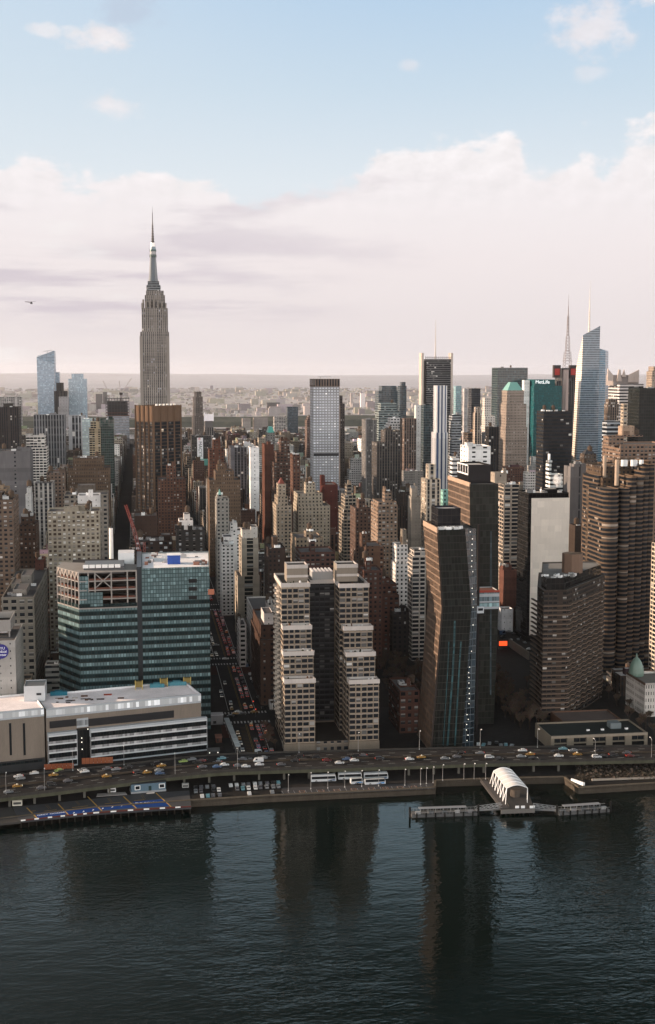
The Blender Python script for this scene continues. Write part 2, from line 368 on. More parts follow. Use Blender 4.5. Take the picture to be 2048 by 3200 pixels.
def inset(poly, d):
    n = len(poly); out = []
    for i in range(n):
        p0, p1, p2 = Vector(poly[i - 1]), Vector(poly[i]), Vector(poly[(i + 1) % n])
        e1, e2 = (p1 - p0).normalized(), (p2 - p1).normalized()
        n1, n2 = Vector((-e1.y, e1.x)), Vector((-e2.y, e2.x))
        b = n1 + n2
        if b.length < 1e-4: b = n1
        b.normalize(); k = d / max(.3, b.dot(n1)); q = p1 + b * k; out.append((q.x, q.y))
    return out
def thing(name, label, cat, loc, group=None):
    o = bpy.data.objects.new(name, None); COL.objects.link(o); o.location = loc; o.empty_display_size = 1
    ORG[o.name] = tuple(loc); return tag(o, label, cat, group)
def tag(o, label=None, cat=None, group=None, kind=None):
    if label: o['label'] = label
    if cat: o['category'] = cat
    if group: o['group'] = group
    if kind: o['kind'] = kind
    return o
def copy_tree(o, parent=None):
    c = o.copy(); COL.objects.link(c)
    if parent: c.parent = parent
    for ch in list(o.children): copy_tree(ch, c)
    return c
def rect(x0, x1, y0, y1): return [(x0, y0), (x1, y0), (x1, y1), (x0, y1)]
def lettering(txt, size, parent, loc, rot, mat='plain', c=(.8, .8, .8), extrude=.05, name='lettering', org=None):
    cu_ = bpy.data.curves.new(name, 'FONT'); cu_.body = txt; cu_.size = size; cu_.align_x = 'CENTER'; cu_.align_y = 'CENTER'; cu_.extrude = extrude
    t = bpy.data.objects.new('tmp_text', cu_); COL.objects.link(t)
    dg = bpy.context.evaluated_depsgraph_get(); me = bpy.data.meshes.new_from_object(t.evaluated_get(dg))
    bpy.data.objects.remove(t); bpy.data.curves.remove(cu_)
    me.materials.clear(); me.materials.append(MATS[mat])
    ca = me.color_attributes.new('Col', 'FLOAT_COLOR', 'CORNER'); ca.data.foreach_set('color', [*c, 1.0] * len(me.loops))
    o = bpy.data.objects.new(name, me); COL.objects.link(o); o.parent = parent
    g = ORG.get(parent.name, (0, 0, 0)) if parent else (0, 0, 0)
    o.location = (loc[0] - g[0], loc[1] - g[1], loc[2] - g[2]); o.rotation_euler = rot
    return o

# ---------------------------------------------------------------- roof furniture (shared meshes, copied)
def tank_mesh():
    b = MB(); c = (.105, .075, .056)
    b.cyl(0, 0, 2.2, 5.6, 1.9, 1.8, 12, 0, c); b.cyl(0, 0, 5.6, 7.0, 2.1, .05, 12, 0, (.10, .075, .06), top=False)
    b.slab([(1.9 * math.cos(a), 1.9 * math.sin(a)) for a in [2 * math.pi * i / 12 for i in range(12)]], 2.0, 2.2, 0, (.08, .07, .06))
    for sx, sy in ((1, 1), (1, -1), (-1, -1), (-1, 1)): b.beam((sx * 1.2, sy * 1.2, -.3), (sx * 1.2, sy * 1.2, 2.1), .25, 0, (.06, .055, .05))
    b.beam((-1.2, -1.2, 0), (1.2, -1.2, 2), .15, 0, (.06, .055, .05)); b.beam((-1.2, 1.2, 0), (1.2, 1.2, 2), .15, 0, (.06, .055, .05))
    o = b.build('water_tank', 'plain'); return o
def unit_mesh(c):
    b = MB(); b.box(-1.6, 1.6, -1.1, 1.1, .25, 1.9, 0, c); b.cyl(-.7, 0, 1.9, 2.15, .55, .55, 10, 0, (.05, .05, .05)); b.cyl(.7, 0, 1.9, 2.15, .55, .55, 10, 0, (.05, .05, .05))
    for sx in (-1.3, 1.3): b.box(sx - .1, sx + .1, -1, 1, -.1, .25, 0, (.06, .06, .06))
    return b.build('roof_unit', 'smooth')
_tank = tank_mesh(); _unit = [unit_mesh((.42, .42, .42)), unit_mesh((.62, .61, .60)), unit_mesh((.2, .2, .2))]
TANK_ME = _tank.data; UNIT_ME = [o.data for o in _unit]
for o in [_tank] + _unit: bpy.data.objects.remove(o)
def put(me, name, parent, loc, s=1.0, rz=0.0):
    o = bpy.data.objects.new(name, me); COL.objects.link(o); g = ORG.get(parent.name, (0, 0, 0)); o.parent = parent
    o.location = (loc[0] - g[0], loc[1] - g[1], loc[2] - g[2]); o.scale = (s, s, s) if not isinstance(s, tuple) else s; o.rotation_euler = (0, 0, rz)
    ORG[o.name] = g; return o

# ---------------------------------------------------------------- generic building
HAND = []           # (x0, x1, y0, y1, px0, px1, ybot, Yfront) for the rest of the city to respect
SHAPES = []         # (root, depth, [corner lists]) for the occlusion estimate
MARKS = []          # landmarks for labels
C = dict(brick=(.135, .056, .040), dkbrick=(.075, .038, .030), brown=(.105, .066, .048), dkbrown=(.055, .038, .031), tan=(.225, .165, .115), beige=(.30, .245, .185),
         stone=(.27, .235, .20), grey=(.15, .143, .14), ltgrey=(.27, .265, .26), white=(.50, .48, .465), black=(.018, .017, .017), dkgrey=(.06, .058, .058),
         pink=(.27, .20, .165), rust=(.17, .085, .052))
FRONT = ('round blue sign', 'patterned side wall', 'wide beige apartment slab', 'white stone building with a green', 'black corner apartment', 'striped white flank', 'red brick loft', 'slanting top edge', 'black striped office', 'limestone', 'needle mast', 'lattice mast', 'even grid', 'grey block', 'stone-clad slab with', 'beige slab tower with', 'white office slab')
def B(name, label, cat, Y, tiers, style='punch', c='tan', bay=3.2, fl=3.4, roofc=(.14, .13, .13), ybot=None, extras=(), depth=30, group=None, mark=None, par=1.1, capk=1.1, auto=0):
    """tiers: (xl, xr, ytop[, dy, depth, style, colour]) from the street up, in photograph pixels on the plane Y + dy"""
    c0 = C[c] if isinstance(c, str) else c; front = any(k in label for k in FRONT)
    t0 = tiers[0]; xm = at((t0[0] + t0[1]) / 2, t0[2], Y)
    root = thing(name, label, cat, (xm.x, Y + 5, 3.0), group)
    zprev = 2.6; rf = MB(); mats = []; w = MB(); last = None; boxes = []
    for i, t in enumerate(tiers):
        xl, xr, yt = t[:3]; dy = t[3] if len(t) > 3 else 0.0; dp = t[4] if len(t) > 4 else depth - 2 * dy if i else depth
        st = t[5] if len(t) > 5 and t[5] else style; cc = t[6] if len(t) > 6 else c0; cc = C[cc] if isinstance(cc, str) else cc
        Yf = Y + dy
        if not front:       # the pixel range is the silhouette: leave room in it for the flank that shows
            if xl > 440: dp = min(dp, .27 * (xr - xl) / (xl - 434) * Yf) if (xl - 434) * dp / Yf > .27 * (xr - xl) else dp; dp = max(dp, 9); xl = min(xr - 4, 434 + (xl - 434) * (Yf + dp) / Yf)
            elif xr < 428: dp = min(dp, .27 * (xr - xl) / (434 - xr) * Yf) if (434 - xr) * dp / Yf > .27 * (xr - xl) else dp; dp = max(dp, 9); xr = max(xl + 4, 434 - (434 - xr) * (Yf + dp) / Yf)
        a, b = at(xl, yt, Yf), at(xr, yt, Yf); z1 = at((xl + xr) / 2, yt, Yf).z
        if st not in mats: mats.append(st)
        poly = rect(a.x, b.x, Yf, Yf + dp)
        zt = max(z1, zprev + 1)
        w.prism(poly, zprev, zt, mats.index(st), cc, bay, fl, 3.0, par, .5, 90, tuple(min(.7, x * capk) for x in cc), rf, roofc)
        boxes.append((a.x, b.x, Yf, Yf + dp, zprev, zt)); zprev = zt - (par if i < len(tiers) - 1 else 0); last = boxes[-1]
    mats.append('plain'); w.m = [len(mats) - 1 if k == 90 else k for k in w.m]
    w.build('wall', mats, root); rf.build('roof', 'roof', root)
    x0, x1, y0, y1, _, zt = last; zr = zt - par
    for e in extras:
        k = e[0]
        if k == 'b':        # bulkhead by roof fractions
            _, fx0, fx1, fy0, fy1, h = e[:6]; cc = e[6] if len(e) > 6 else c0; cc = C[cc] if isinstance(cc, str) else cc
            mb = MB(); mb.prism(rect(x0 + (x1 - x0) * fx0, x0 + (x1 - x0) * fx1, y0 + (y1 - y0) * fy0, y0 + (y1 - y0) * fy1), zr, zr + h, 0, cc, 4, 3.5, zr - 1.2, .4, .3, 1, cc, None, roofc)
            mb.build('bulkhead', [e[7] if len(e) > 7 else 'blank', 'plain'], root)
        elif k == 't': put(TANK_ME, 'water_tank', root, (x0 + (x1 - x0) * e[1], y0 + (y1 - y0) * e[2], zr + (e[4] if len(e) > 4 else 0)), e[3] if len(e) > 3 else 1.0)
        elif k == 'u': put(rng.choice(UNIT_ME), 'roof_unit', root, (x0 + (x1 - x0) * e[1], y0 + (y1 - y0) * e[2], zr), e[3] if len(e) > 3 else 1.0)
        elif k == 'pyr':    # pyramid roof
            mb = MB(); h, cc = e[1], e[2]; q = rect(x0 + 1, x1 - 1, y0 + 1, y1 - 1); f = .12 if len(e) < 4 else e[3]
            cx, cy = (x0 + x1) / 2, (y0 + y1) / 2; q2 = [(cx + (a - cx) * f, cy + (b - cy) * f) for a, b in q]
            for i in range(4):
                a, b, a2, b2 = q[i], q[(i + 1) % 4], q2[i], q2[(i + 1) % 4]; mb.face([(*a, zt), (*b, zt), (*b2, zt + h), (*a2, zt + h)], 0, cc)
            mb.face([(*a, zt + h) for a in q2], 0, cc); mb.build('pyramid_roof', 'smooth', root)
    for _ in range(auto * 2):
        r = rng.random(); fx, fy = rng.uniform(.1, .9), rng.uniform(.08, .75)
        if r < .2: put(TANK_ME, 'water_tank', root, (x0 + (x1 - x0) * fx, y0 + (y1 - y0) * fy, zr), rng.uniform(.8, 1.1))
        elif r < .75: put(rng.choice(UNIT_ME), 'roof_unit', root, (x0 + (x1 - x0) * fx, y0 + (y1 - y0) * fy, zr), rng.uniform(.8, 1.5), rng.choice((0, R(90))))
        else:
            mb = MB(); ww_ = (x1 - x0) * rng.uniform(.08, .18); d_ = (y1 - y0) * rng.uniform(.1, .2); cx, cy = x0 + (x1 - x0) * fx, y0 + (y1 - y0) * fy
            k_ = rng.uniform(.8, 1.2); cc = tuple(x * k_ for x in c0)
            mb.prism(rect(cx - ww_, cx + ww_, cy - d_, cy + d_), zr, zr + rng.uniform(3, 5), 0, cc, 4, 3, zr - 1, .3, .25, 1, cc, None, roofc); mb.build('bulkhead', ['blank', 'plain'], root)
    bx0, bx1 = min(b[0] for b in boxes), max(b[1] for b in boxes); by0, by1 = min(b[2] for b in boxes), max(b[3] for b in boxes)
    pxl, pxr = min(t[0] for t in tiers), max(t[1] for t in tiers)
    HAND.append((bx0, bx1, by0, by1, pxl, pxr, ybot or 99999, Y)); SHAPES.append((root, Y, boxes))
    if mark: MARKS.append((mark, (pxl + pxr) / 2, tiers[-1][2] + 60, Y))
    return root

# ---------------------------------------------------------------- the setting: water, land, roads, hills
def structure(o): o['kind'] = 'structure'; return o
# river water: real dark water, ripples from several wave lengths
m, nt, p = newmat('water')
p.inputs['Base Color'].default_value = (.003, .006, .005, 1); p.inputs['IOR'].default_value = 1.22
g = nt.n('ShaderNodeNewGeometry'); pos = g.outputs['Position']
mp = nt.n('ShaderNodeMapping'); nt.put(mp.inputs[0], pos); mp.inputs['Scale'].default_value = (.5, 1.0, 1.0); mp.inputs['Rotation'].default_value = (0, 0, R(7))
patch = nt.noise(pos, .007, 5, .6)
w1 = nt.noise(mp.outputs[0], .62, 2, .5); w2 = nt.noise(mp.outputs[0], .13, 2, .5); w3 = nt.noise(mp.outputs[0], 1.5, 1, .5)
h = nt.m('ADD', nt.m('ADD', nt.m('MULTIPLY', w1, .8), nt.m('MULTIPLY', w2, 1.6)), nt.m('MULTIPLY', w3, .05))
bp = nt.n('ShaderNodeBump'); nt.put(bp.inputs['Height'], h); bp.inputs['Distance'].default_value = 1.0
nt.put(bp.inputs['Strength'], nt.m('ADD', .075, nt.m('MULTIPLY', nt.ss(patch, .42, .62), .15)))
nt.put(p.inputs['Normal'], bp.outputs[0]); p.inputs['Roughness'].default_value = .03
b = MB(); b.face([(-9000, -3000, 0), (9000, -3000, 0), (9000, 5300, 0), (-9000, 5300, 0)], 0, (0, 0, 0))
structure(b.build('river_water', 'water'))

# land (asphalt and yard surface) with a vertical quay wall
m, nt, p = newmat('land')
pos = nt.n('ShaderNodeNewGeometry').outputs['Position']
k = nt.noise(pos, .02, 5, .65); k2 = nt.noise(pos, .5, 2)
nt.put(p.inputs['Base Color'], nt.ramp(nt.m('ADD', nt.m('MULTIPLY', k, .7), nt.m('MULTIPLY', k2, .3)), [(.3, (.011, .010, .010)), (.55, (.022, .020, .019)), (.75, (.036, .033, .031))]))
p.inputs['Roughness'].default_value = .85; p.inputs['IOR'].default_value = 1.15
m, nt, p = newmat('quay'); nt.put(p.inputs['Base Color'], scale_col(nt, colattr(nt), grime(nt, .25, .7))); p.inputs['Roughness'].default_value = .9; p.inputs['IOR'].default_value = 1.15
shore = [gnd(x, y, 3.0) for x, y in ((-900, 2640), (0, 2560), (300, 2525), (600, 2503), (840, 2488), (1100, 2476), (1362, 2463))]
shore += [gnd(1364, 2441, 3), gnd(1560, 2434, 3), gnd(1762, 2430, 3), gnd(1808, 2463, 3), gnd(2048, 2449, 3), gnd(3000, 2400, 3)]
b = MB(); FARY = 3950.0
for a, c_ in zip(shore, shore[1:]):
    b.face([(a.x, a.y, 3), (c_.x, c_.y, 3), (c_.x + 1e-3, FARY, 3), (a.x, FARY, 3)], 0)
    b.face([(a.x, a.y, -4), (c_.x, c_.y, -4), (c_.x, c_.y, 3), (a.x, a.y, 3)], 1, (.085, .07, .055))
a, c_ = shore[0], shore[-1]
b.face([(a.x - 4000, a.y, 3), (a.x, a.y, 3), (a.x, FARY, 3), (a.x - 4000, FARY, 3)], 0); b.face([(c_.x, c_.y, 3), (c_.x + 4000, c_.y, 3), (c_.x + 4000, FARY, 3), (c_.x, FARY, 3)], 0)
structure(b.build('ground', ['land', 'quay']))
b = MB()
for a, c_ in zip(shore, shore[1:]):
    d = (c_ - a).normalized(); nn = Vector((-d.y, d.x, 0))
    pts = [a, c_, c_ + nn * 1.1, a + nn * 1.1]
    if d.length and abs(c_.x - a.x) > 1: b.slab([(q.x, q.y) for q in pts], 2.2, 3.55, 0, (.12, .10, .078))
structure(b.build('quay_kerb', 'quay'))

STREETS = [58 + 80 * k for k in range(-34, 34)]
STREETS = [x if x < 100 else (x - 6 if x < 180 else x - 14) for x in STREETS]
AVES = [739, 889, 1100, 1300, 1450, 1610, 1790, 2060, 2330, 2600, 2880, 3160, 3440, 3700]
def sw(x): return 15 if abs(x - 58) < 1 else 9
b = MB()
for i in range(len(STREETS) - 1):
    xa, xb = STREETS[i] + sw(STREETS[i]), STREETS[i + 1] - sw(STREETS[i + 1])
    for j in range(len(AVES) - 1):
        ya, yb = AVES[j] + 13, AVES[j + 1] - 13
        if abs(xa) > .5 * yb + 400: continue
        b.slab(rect(xa, xb, ya, yb), 2.5, 3.15, 0, (.036, .033, .031))
structure(b.build('pavement', 'plain'))

def lerp_poly(pts, x):
    for (x0, y0), (x1, y1) in zip(pts, pts[1:]):
        if x0 <= x <= x1: return y0 + (y1 - y0) * (x - x0) / (x1 - x0)
    return pts[-1][1]
ZD = 9.0
RT = [(-300, 2462), (0, 2430), (175, 2414), (350, 2396), (520, 2376), (700, 2359), (1024, 2350), (1500, 2338), (2048, 2333), (2300, 2330)]
RB = [(-300, 2534), (0, 2492), (175, 2472), (350, 2450), (520, 2428), (700, 2410), (1024, 2400), (1500, 2384), (2048, 2372), (2300, 2366)]
def road_pt(px, f, z=ZD):       # f 0 = far edge, 1 = near edge
    y = lerp_poly(RT, px) * (1 - f) + lerp_poly(RB, px) * f
    return gnd(px, y, z)
xs = list(range(-300, 2301, 65))
m, nt, p = newmat('asphalt'); pos = nt.n('ShaderNodeNewGeometry').outputs['Position']
k = nt.noise(pos, .06, 5, .6)
nt.put(p.inputs['Base Color'], nt.ramp(k, [(.3, (.014, .013, .013)), (.7, (.028, .026, .026))])); p.inputs['Roughness'].default_value = .8; p.inputs['IOR'].default_value = 1.15
b = MB(); par = MB(); mk = MB()
for xa, xb in zip(xs, xs[1:]):
    q = [road_pt(xa, 1), road_pt(xb, 1), road_pt(xb, 0), road_pt(xa, 0)]
    b.face([(v.x, v.y, ZD) for v in q], 0)
    und = [(v.x, v.y, ZD - 1.3) for v in q]; b.face(und[::-1], 1, (.06, .06, .055))
    for (u1, u2), sgn in (((q[0], q[1]), 1), ((q[2], q[3]), 1)):
        d = (u2 - u1).normalized(); nn = Vector((d.y, -d.x, 0))
        e = [(u1.x, u1.y), (u2.x, u2.y), (u2.x + nn.x * .45, u2.y + nn.y * .45), (u1.x + nn.x * .45, u1.y + nn.y * .45)][::-1]
        par.slab(e, ZD - 2.0, ZD - .35, 0, (.085, .085, .06)); par.slab(inset(e, .04), ZD - .35, ZD + .95, 0, (.06, .055, .05))
    for f in (.335, .665):
        p0, p1 = road_pt(xa, f), road_pt(xa + 24, f); d = (p1 - p0).normalized(); nn = Vector((-d.y, d.x, 0)) * .11
        mk.face([p0 - nn + Vector((0, 0, .01)), p1 - nn + Vector((0, 0, .01)), p1 + nn + Vector((0, 0, .01)), p0 + nn + Vector((0, 0, .01))], 0, (.36, .36, .35))
    for f in (.17, .83):
        p0, p1 = road_pt(xa + 20, f), road_pt(xa + 40, f); d = (p1 - p0).normalized(); nn = Vector((-d.y, d.x, 0)) * .11
        mk.face([p0 - nn + Vector((0, 0, .01)), p1 - nn + Vector((0, 0, .01)), p1 + nn + Vector((0, 0, .01)), p0 + nn + Vector((0, 0, .01))], 0, (.36, .36, .35))
structure(b.build('highway_road', ['asphalt', 'plain']))
tag(par.build('concrete_parapet', 'quay'), 'low concrete parapet and girder edging both sides of the raised riverside highway', 'parapet')
structure(mk.build('road_markings', 'plain'))
med = MB()
for xa, xb in zip(xs, xs[1:]):
    u1, u2 = road_pt(xa, .5), road_pt(xb, .5); d = (u2 - u1).normalized(); nn = Vector((-d.y, d.x, 0)) * .3
    med.slab([(u1.x - nn.x, u1.y - nn.y), (u2.x - nn.x, u2.y - nn.y), (u2.x + nn.x, u2.y + nn.y), (u1.x + nn.x, u1.y + nn.y)], ZD + .0, ZD + .9, 0, (.07, .055, .042))
tag(med.build('median_barrier', 'quay'), 'long brownish barrier dividing the two carriageways of the riverside highway', 'barrier')

# 34th Street surface and markings, crosswalks
b = MB(); mk = MB()
b.face([(43, 655, 3.02), (73, 655, 3.02), (73, 1790, 3.02), (43, 1790, 3.02)], 0)
for Y0 in (729, 750, 880, 898, 1088, 1112):
    for k in range(14):
        x = 45.5 + 2.0 * k; mk.face([(x, Y0 - 2.2, 3.03), (x + .9, Y0 - 2.2, 3.03), (x + .9, Y0 + 2.2, 3.03), (x, Y0 + 2.2, 3.03)], 0, (.36, .36, .35))
for (ya, yb) in ((668, 724), (755, 875), (903, 1082), (1117, 1290)):
    for x in (50.0, 66.2): mk.face([(x, ya, 3.03), (x + .3, ya, 3.03), (x + .3, yb, 3.03), (x, yb, 3.03)], 0, (.38, .38, .37))
    for x in (57.6, 58.3): mk.face([(x, ya, 3.03), (x + .22, ya, 3.03), (x + .22, yb, 3.03), (x, yb, 3.03)], 0, (.26, .17, .05))
    if ya == 668:
        for k in range(18): mk.face([(54.2, ya + 2 + 2.8 * k, 3.035), (57.2, ya + 2 + 2.8 * k, 3.035), (57.2, ya + 2.5 + 2.8 * k, 3.035), (54.2, ya + 2.5 + 2.8 * k, 3.035)], 0, (.15, .09, .04))
    for x in (46.5, 69.5):   # red bus lanes
        mk.face([(x - 3, yb - 26, 3.026), (x + 3, yb - 26, 3.026), (x + 3, yb, 3.026), (x - 3, yb, 3.026)], 0, (.08, .034, .028))
structure(b.build('street', 'asphalt')); structure(mk.build('crosswalk_markings', 'plain'))

# New Jersey side: cliff, ridge, flats, and the far hills
m, nt, p = newmat('far_land'); pos = nt.n('ShaderNodeNewGeometry').outputs['Position']
mp = nt.n('ShaderNodeMapping'); nt.put(mp.inputs[0], pos); mp.inputs['Scale'].default_value = (1, .25, 1)
k1 = nt.noise(mp.outputs[0], .0022, 6, .6); k2 = nt.noise(mp.outputs[0], .014, 5, .75)
nt.put(p.inputs['Base Color'], nt.ramp(nt.m('ADD', nt.m('MULTIPLY', k1, .55), nt.m('MULTIPLY', k2, .45)),
       [(.34, (.20, .195, .20)), (.44, (.25, .235, .24)), (.52, (.33, .30, .295)), (.60, (.29, .275, .28)), (.68, (.42, .395, .40))])); p.inputs['Roughness'].default_value = .95  # flats paled so their own colour carries distance haze
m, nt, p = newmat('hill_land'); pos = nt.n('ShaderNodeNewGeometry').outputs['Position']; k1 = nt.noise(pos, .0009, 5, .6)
nt.put(p.inputs['Base Color'], nt.ramp(k1, [(.3, (.27, .262, .295)), (.7, (.38, .365, .395))])); p.inputs['Roughness'].default_value = .95  # haze put into the hill colour, pale and slightly blue
m, nt, p = newmat('cliff'); pos = nt.n('ShaderNodeNewGeometry').outputs['Position']
k1 = nt.noise(pos, .03, 6, .65)
nt.put(p.inputs['Base Color'], nt.ramp(k1, [(.3, (.022, .028, .022)), (.6, (.05, .052, .04)), (.8, (.09, .08, .06))])); p.inputs['Roughness'].default_value = .95
b = MB(); n = 60
rs_ = random.Random(3)
px_ = [-6000 + 12000 * i / n for i in range(n + 1)]
prof = [(4640, 2, .0), (4665, 6, .0), (4700, 30, 8), (4760, 42, 6), (5600, 40, 6), (6400, 12, 3), (7000, 4, 1), (14000, 4, 2)]
hh = [[(z + rs_.uniform(-j, j)) for (_, z, j) in prof] for _ in px_]
for i in range(n):
    for j in range(len(prof) - 1):
        k_ = 1 + max(0, (prof[j][0] - 4700) / 9300) * 2.2; k2_ = 1 + max(0, (prof[j + 1][0] - 4700) / 9300) * 2.2
        b.face([(px_[i] * k_, prof[j][0], hh[i][j]), (px_[i + 1] * k_, prof[j][0], hh[i + 1][j]), (px_[i + 1] * k2_, prof[j + 1][0], hh[i + 1][j + 1]), (px_[i] * k2_, prof[j + 1][0], hh[i][j + 1])], 1 if 1 <= j <= 2 else 0)
structure(b.build('far_shore_land', ['far_land', 'cliff']))
b = MB(); n = 90; X = [-30000 + 90000 * i / n for i in range(n + 1)]
b.face([(-19200, 14000, 3.5), (19200, 14000, 3.5), (60000, 36000, 3.5), (-30000, 36000, 3.5)], 0)
def hill(x, y):
    t = x / 30000
    x = x / 1.55; h1 = 62 + 80 * math.exp(-((x + 2300) / 4200) ** 2) + 18 * math.sin(x / 1700 + y / 900) + 10 * math.sin(x / 610 + 1.3) + 6 * math.sin(x / 260)
    return max(4, h1 - 4e-4 * max(0, x - 1000))
ys = [(34000, .0), (35500, .25), (37000, .5), (39000, .6), (41000, .8), (43000, 1.0), (45500, .95), (51000, 1.05)]
for i in range(n):
    for (ya, ka), (yb, kb) in zip(ys, ys[1:]):
        P = lambda x, y, k_: (x, y, 3 + k_ * hill(x + (y - 34000) * .15, y) + (22 if y > 50000 else 0))
        b.face([P(X[i], ya, ka), P(X[i + 1], ya, ka), P(X[i + 1], yb, kb), P(X[i], yb, kb)], 0)
structure(b.build('hills', 'hill_land', smooth=True))

# ---------------------------------------------------------------- landmark buildings
def reg(root, boxes, Y, pxl, pxr, ybot, mark=None, my=None):
    HAND.append((min(b[0] for b in boxes), max(b[1] for b in boxes), min(b[2] for b in boxes), max(b[3] for b in boxes), pxl, pxr, ybot, Y))
    SHAPES.append((root, Y, boxes))
    if mark: MARKS.append((mark, (pxl + pxr) / 2, my, Y))

def spire_tower():
    Y = 1830; lc = (.25, .222, .20)
    x0 = at(438.5, 1100, Y).x; x1 = at(529, 1100, Y).x; cx = (x0 + x1) / 2; cy = Y + 28
    r = thing('skyscraper', 'tallest grey limestone skyscraper with stepped crown, metal mast and antenna', 'skyscraper', (cx, cy, 3))
    ti = [(438.5, 529, 1037, 0, 60), (443, 525, 963, 3, 52), (453, 516, 922, 9, 38), (457, 512, 908, 11, 34)]
    zp = 3; w = MB(); bx = []
    for (a, b_, yt, dy, dp) in ti:
        rf = MB()
        xa, xb = at(a, yt, Y + dy).x, at(b_, yt, Y + dy).x; z1 = at(484, yt, Y + dy).z
        P = rect(xa, xb, Y + dy, Y + dy + dp); n0 = len(w.f)
        w.prism(P, zp, z1, 0, lc, (xb - xa) / (7 if dy < 5 else 5), 3.75, 3, .9, .6, 1, tuple(x * 1.05 for x in lc), rf, (.2, .19, .18))
        bx.append((xa, xb, Y + dy, Y + dy + dp, zp, z1)); zp = z1 - .9; rf.build('roof', 'roof', r)
    # projecting wings of the lower shaft and corner piers
    z37, z63 = at(484, 1037, Y).z, at(484, 963, Y).z
    for xa, xb in ((x0 - .5, x0 + 4), (x1 - 4, x1 + .5)):
        w.prism(rect(xa, xb, Y - .7, Y + 8), 3, z37 - 6, 1, lc, par=0)
    w.build('wall', ['limestone', 'plain'], r)
    # setbacks with small buttress piers round the crown
    z22, z08 = at(484, 922, Y + 9).z, at(484, 908, Y + 11).z
    cb = MB()
    for k in range(7):
        x = x0 + 3.5 + (x1 - x0 - 7) * k / 6
        cb.box(x - .9, x + .9, Y + 4, Y + 8.9, z63 - 1, z63 + 12 - 1.5 * abs(k - 3), 0, lc)
    for sx in (-1, 1):
        cb.box(cx + sx * 14.6 - 1.2, cx + sx * 14.6 + 1.2, Y + 11, Y + 40, z63 - 1, z22 - 6, 0, lc)
    cb.build('crown_pier', 'plain', r)
    mt = (.17, .19, .21)
    z0 = z08 - 1
    def zz(y): return at(484, y, cy).z
    mb = MB()
    mb.prism(rect(cx - 9.6, cx + 9.6, cy - 10, cy + 10), z0, zz(892), 0, (.20, .21, .22), 2.2, 3, z0, .4, .3, 1)
    mb.prism(rect(cx - 8, cx + 8, cy - 8, cy + 8), zz(892) - .4, zz(880), 0, (.16, .17, .18), 2, 2.6, z0, .4, .3, 1)
    mb.build('mast_base', ['ribbon', 'metal'], r)
    mb = MB(); h0, h1 = zz(880), zz(803)
    mb.cyl(cx, cy, h0 - .4, h1, 4.6, 3.8, 16, 0, mt)
    for k in range(4):
        a = math.pi / 4 + k * math.pi / 2
        for i in range(8):
            t0, t1 = i / 8, (i + 1) / 8
            ra, rb = 6.3 - 2.3 * t0 ** .7, 6.3 - 2.3 * t1 ** .7
            mb.beam((cx + ra * math.cos(a), cy + ra * math.sin(a), h0 - .5 + (h1 - h0) * t0), (cx + rb * math.cos(a), cy + rb * math.sin(a), h0 - .5 + (h1 - h0) * t1), 3.0 - 1.2 * t0, 0, (.24, .25, .26))
    mb.build('mast', 'plain', r)
    mb = MB(); dk = (.055, .075, .075)
    mb.cyl(cx, cy, zz(804), zz(796), 5.0, 5.0, 20, 0, dk); mb.cyl(cx, cy, zz(796), zz(786), 4.2, 4.4, 20, 0, (.2, .21, .22)); mb.cyl(cx, cy, zz(786), zz(780), 4.9, 4.6, 20, 0, dk)
    mb.cyl(cx, cy, zz(780), zz(771), 4.2, 3.6, 20, 0, (.16, .18, .19)); mb.cyl(cx, cy, zz(771), zz(759), 3.1, 2.9, 16, 0, (.42, .40, .38))
    mb.build('observation_drum', 'metal', r)
    mb = MB()
    mb.cyl(cx, cy, zz(759), zz(736), 1.9, 1.3, 8, 0, (.15, .14, .13)); mb.cyl(cx, cy, zz(736), zz(698), 1.15, .75, 8, 0, (.17, .15, .14))
    for k in range(7): z = zz(756 - k * 8); mb.cyl(cx, cy, z, z + 1.1, 2.3 - .18 * k, n=8, mi=0, c=(.11, .10, .10))
    mb.cyl(cx, cy, zz(698), zz(664), .6, .4, 6, 0, (.16, .15, .14)); mb.cyl(cx, cy, zz(664), zz(645), .22, .1, 6, 0, (.14, .13, .12))
    mb.build('antenna', 'plain', r)
    for sx in (-1, 1):
        for sy in (-1, 1):
            mb = MB(); mb.beam((cx + sx * 9, cy + sy * 9, z0), (cx + sx * 10, cy + sy * 9.5, z0 + 7), .4, 0, (.3, .3, .3)); mb.beam((cx + sx * 7, cy + sy * 7, zz(890)), (cx + sx * 7.4, cy + sy * 7.2, zz(868)), .25, 0, (.3, .3, .3)); mb.build('aerial', 'metal', r)
    reg(r, bx, Y, 438, 529, 1275, 'spired stone skyscraper', 1000)
spire_tower()

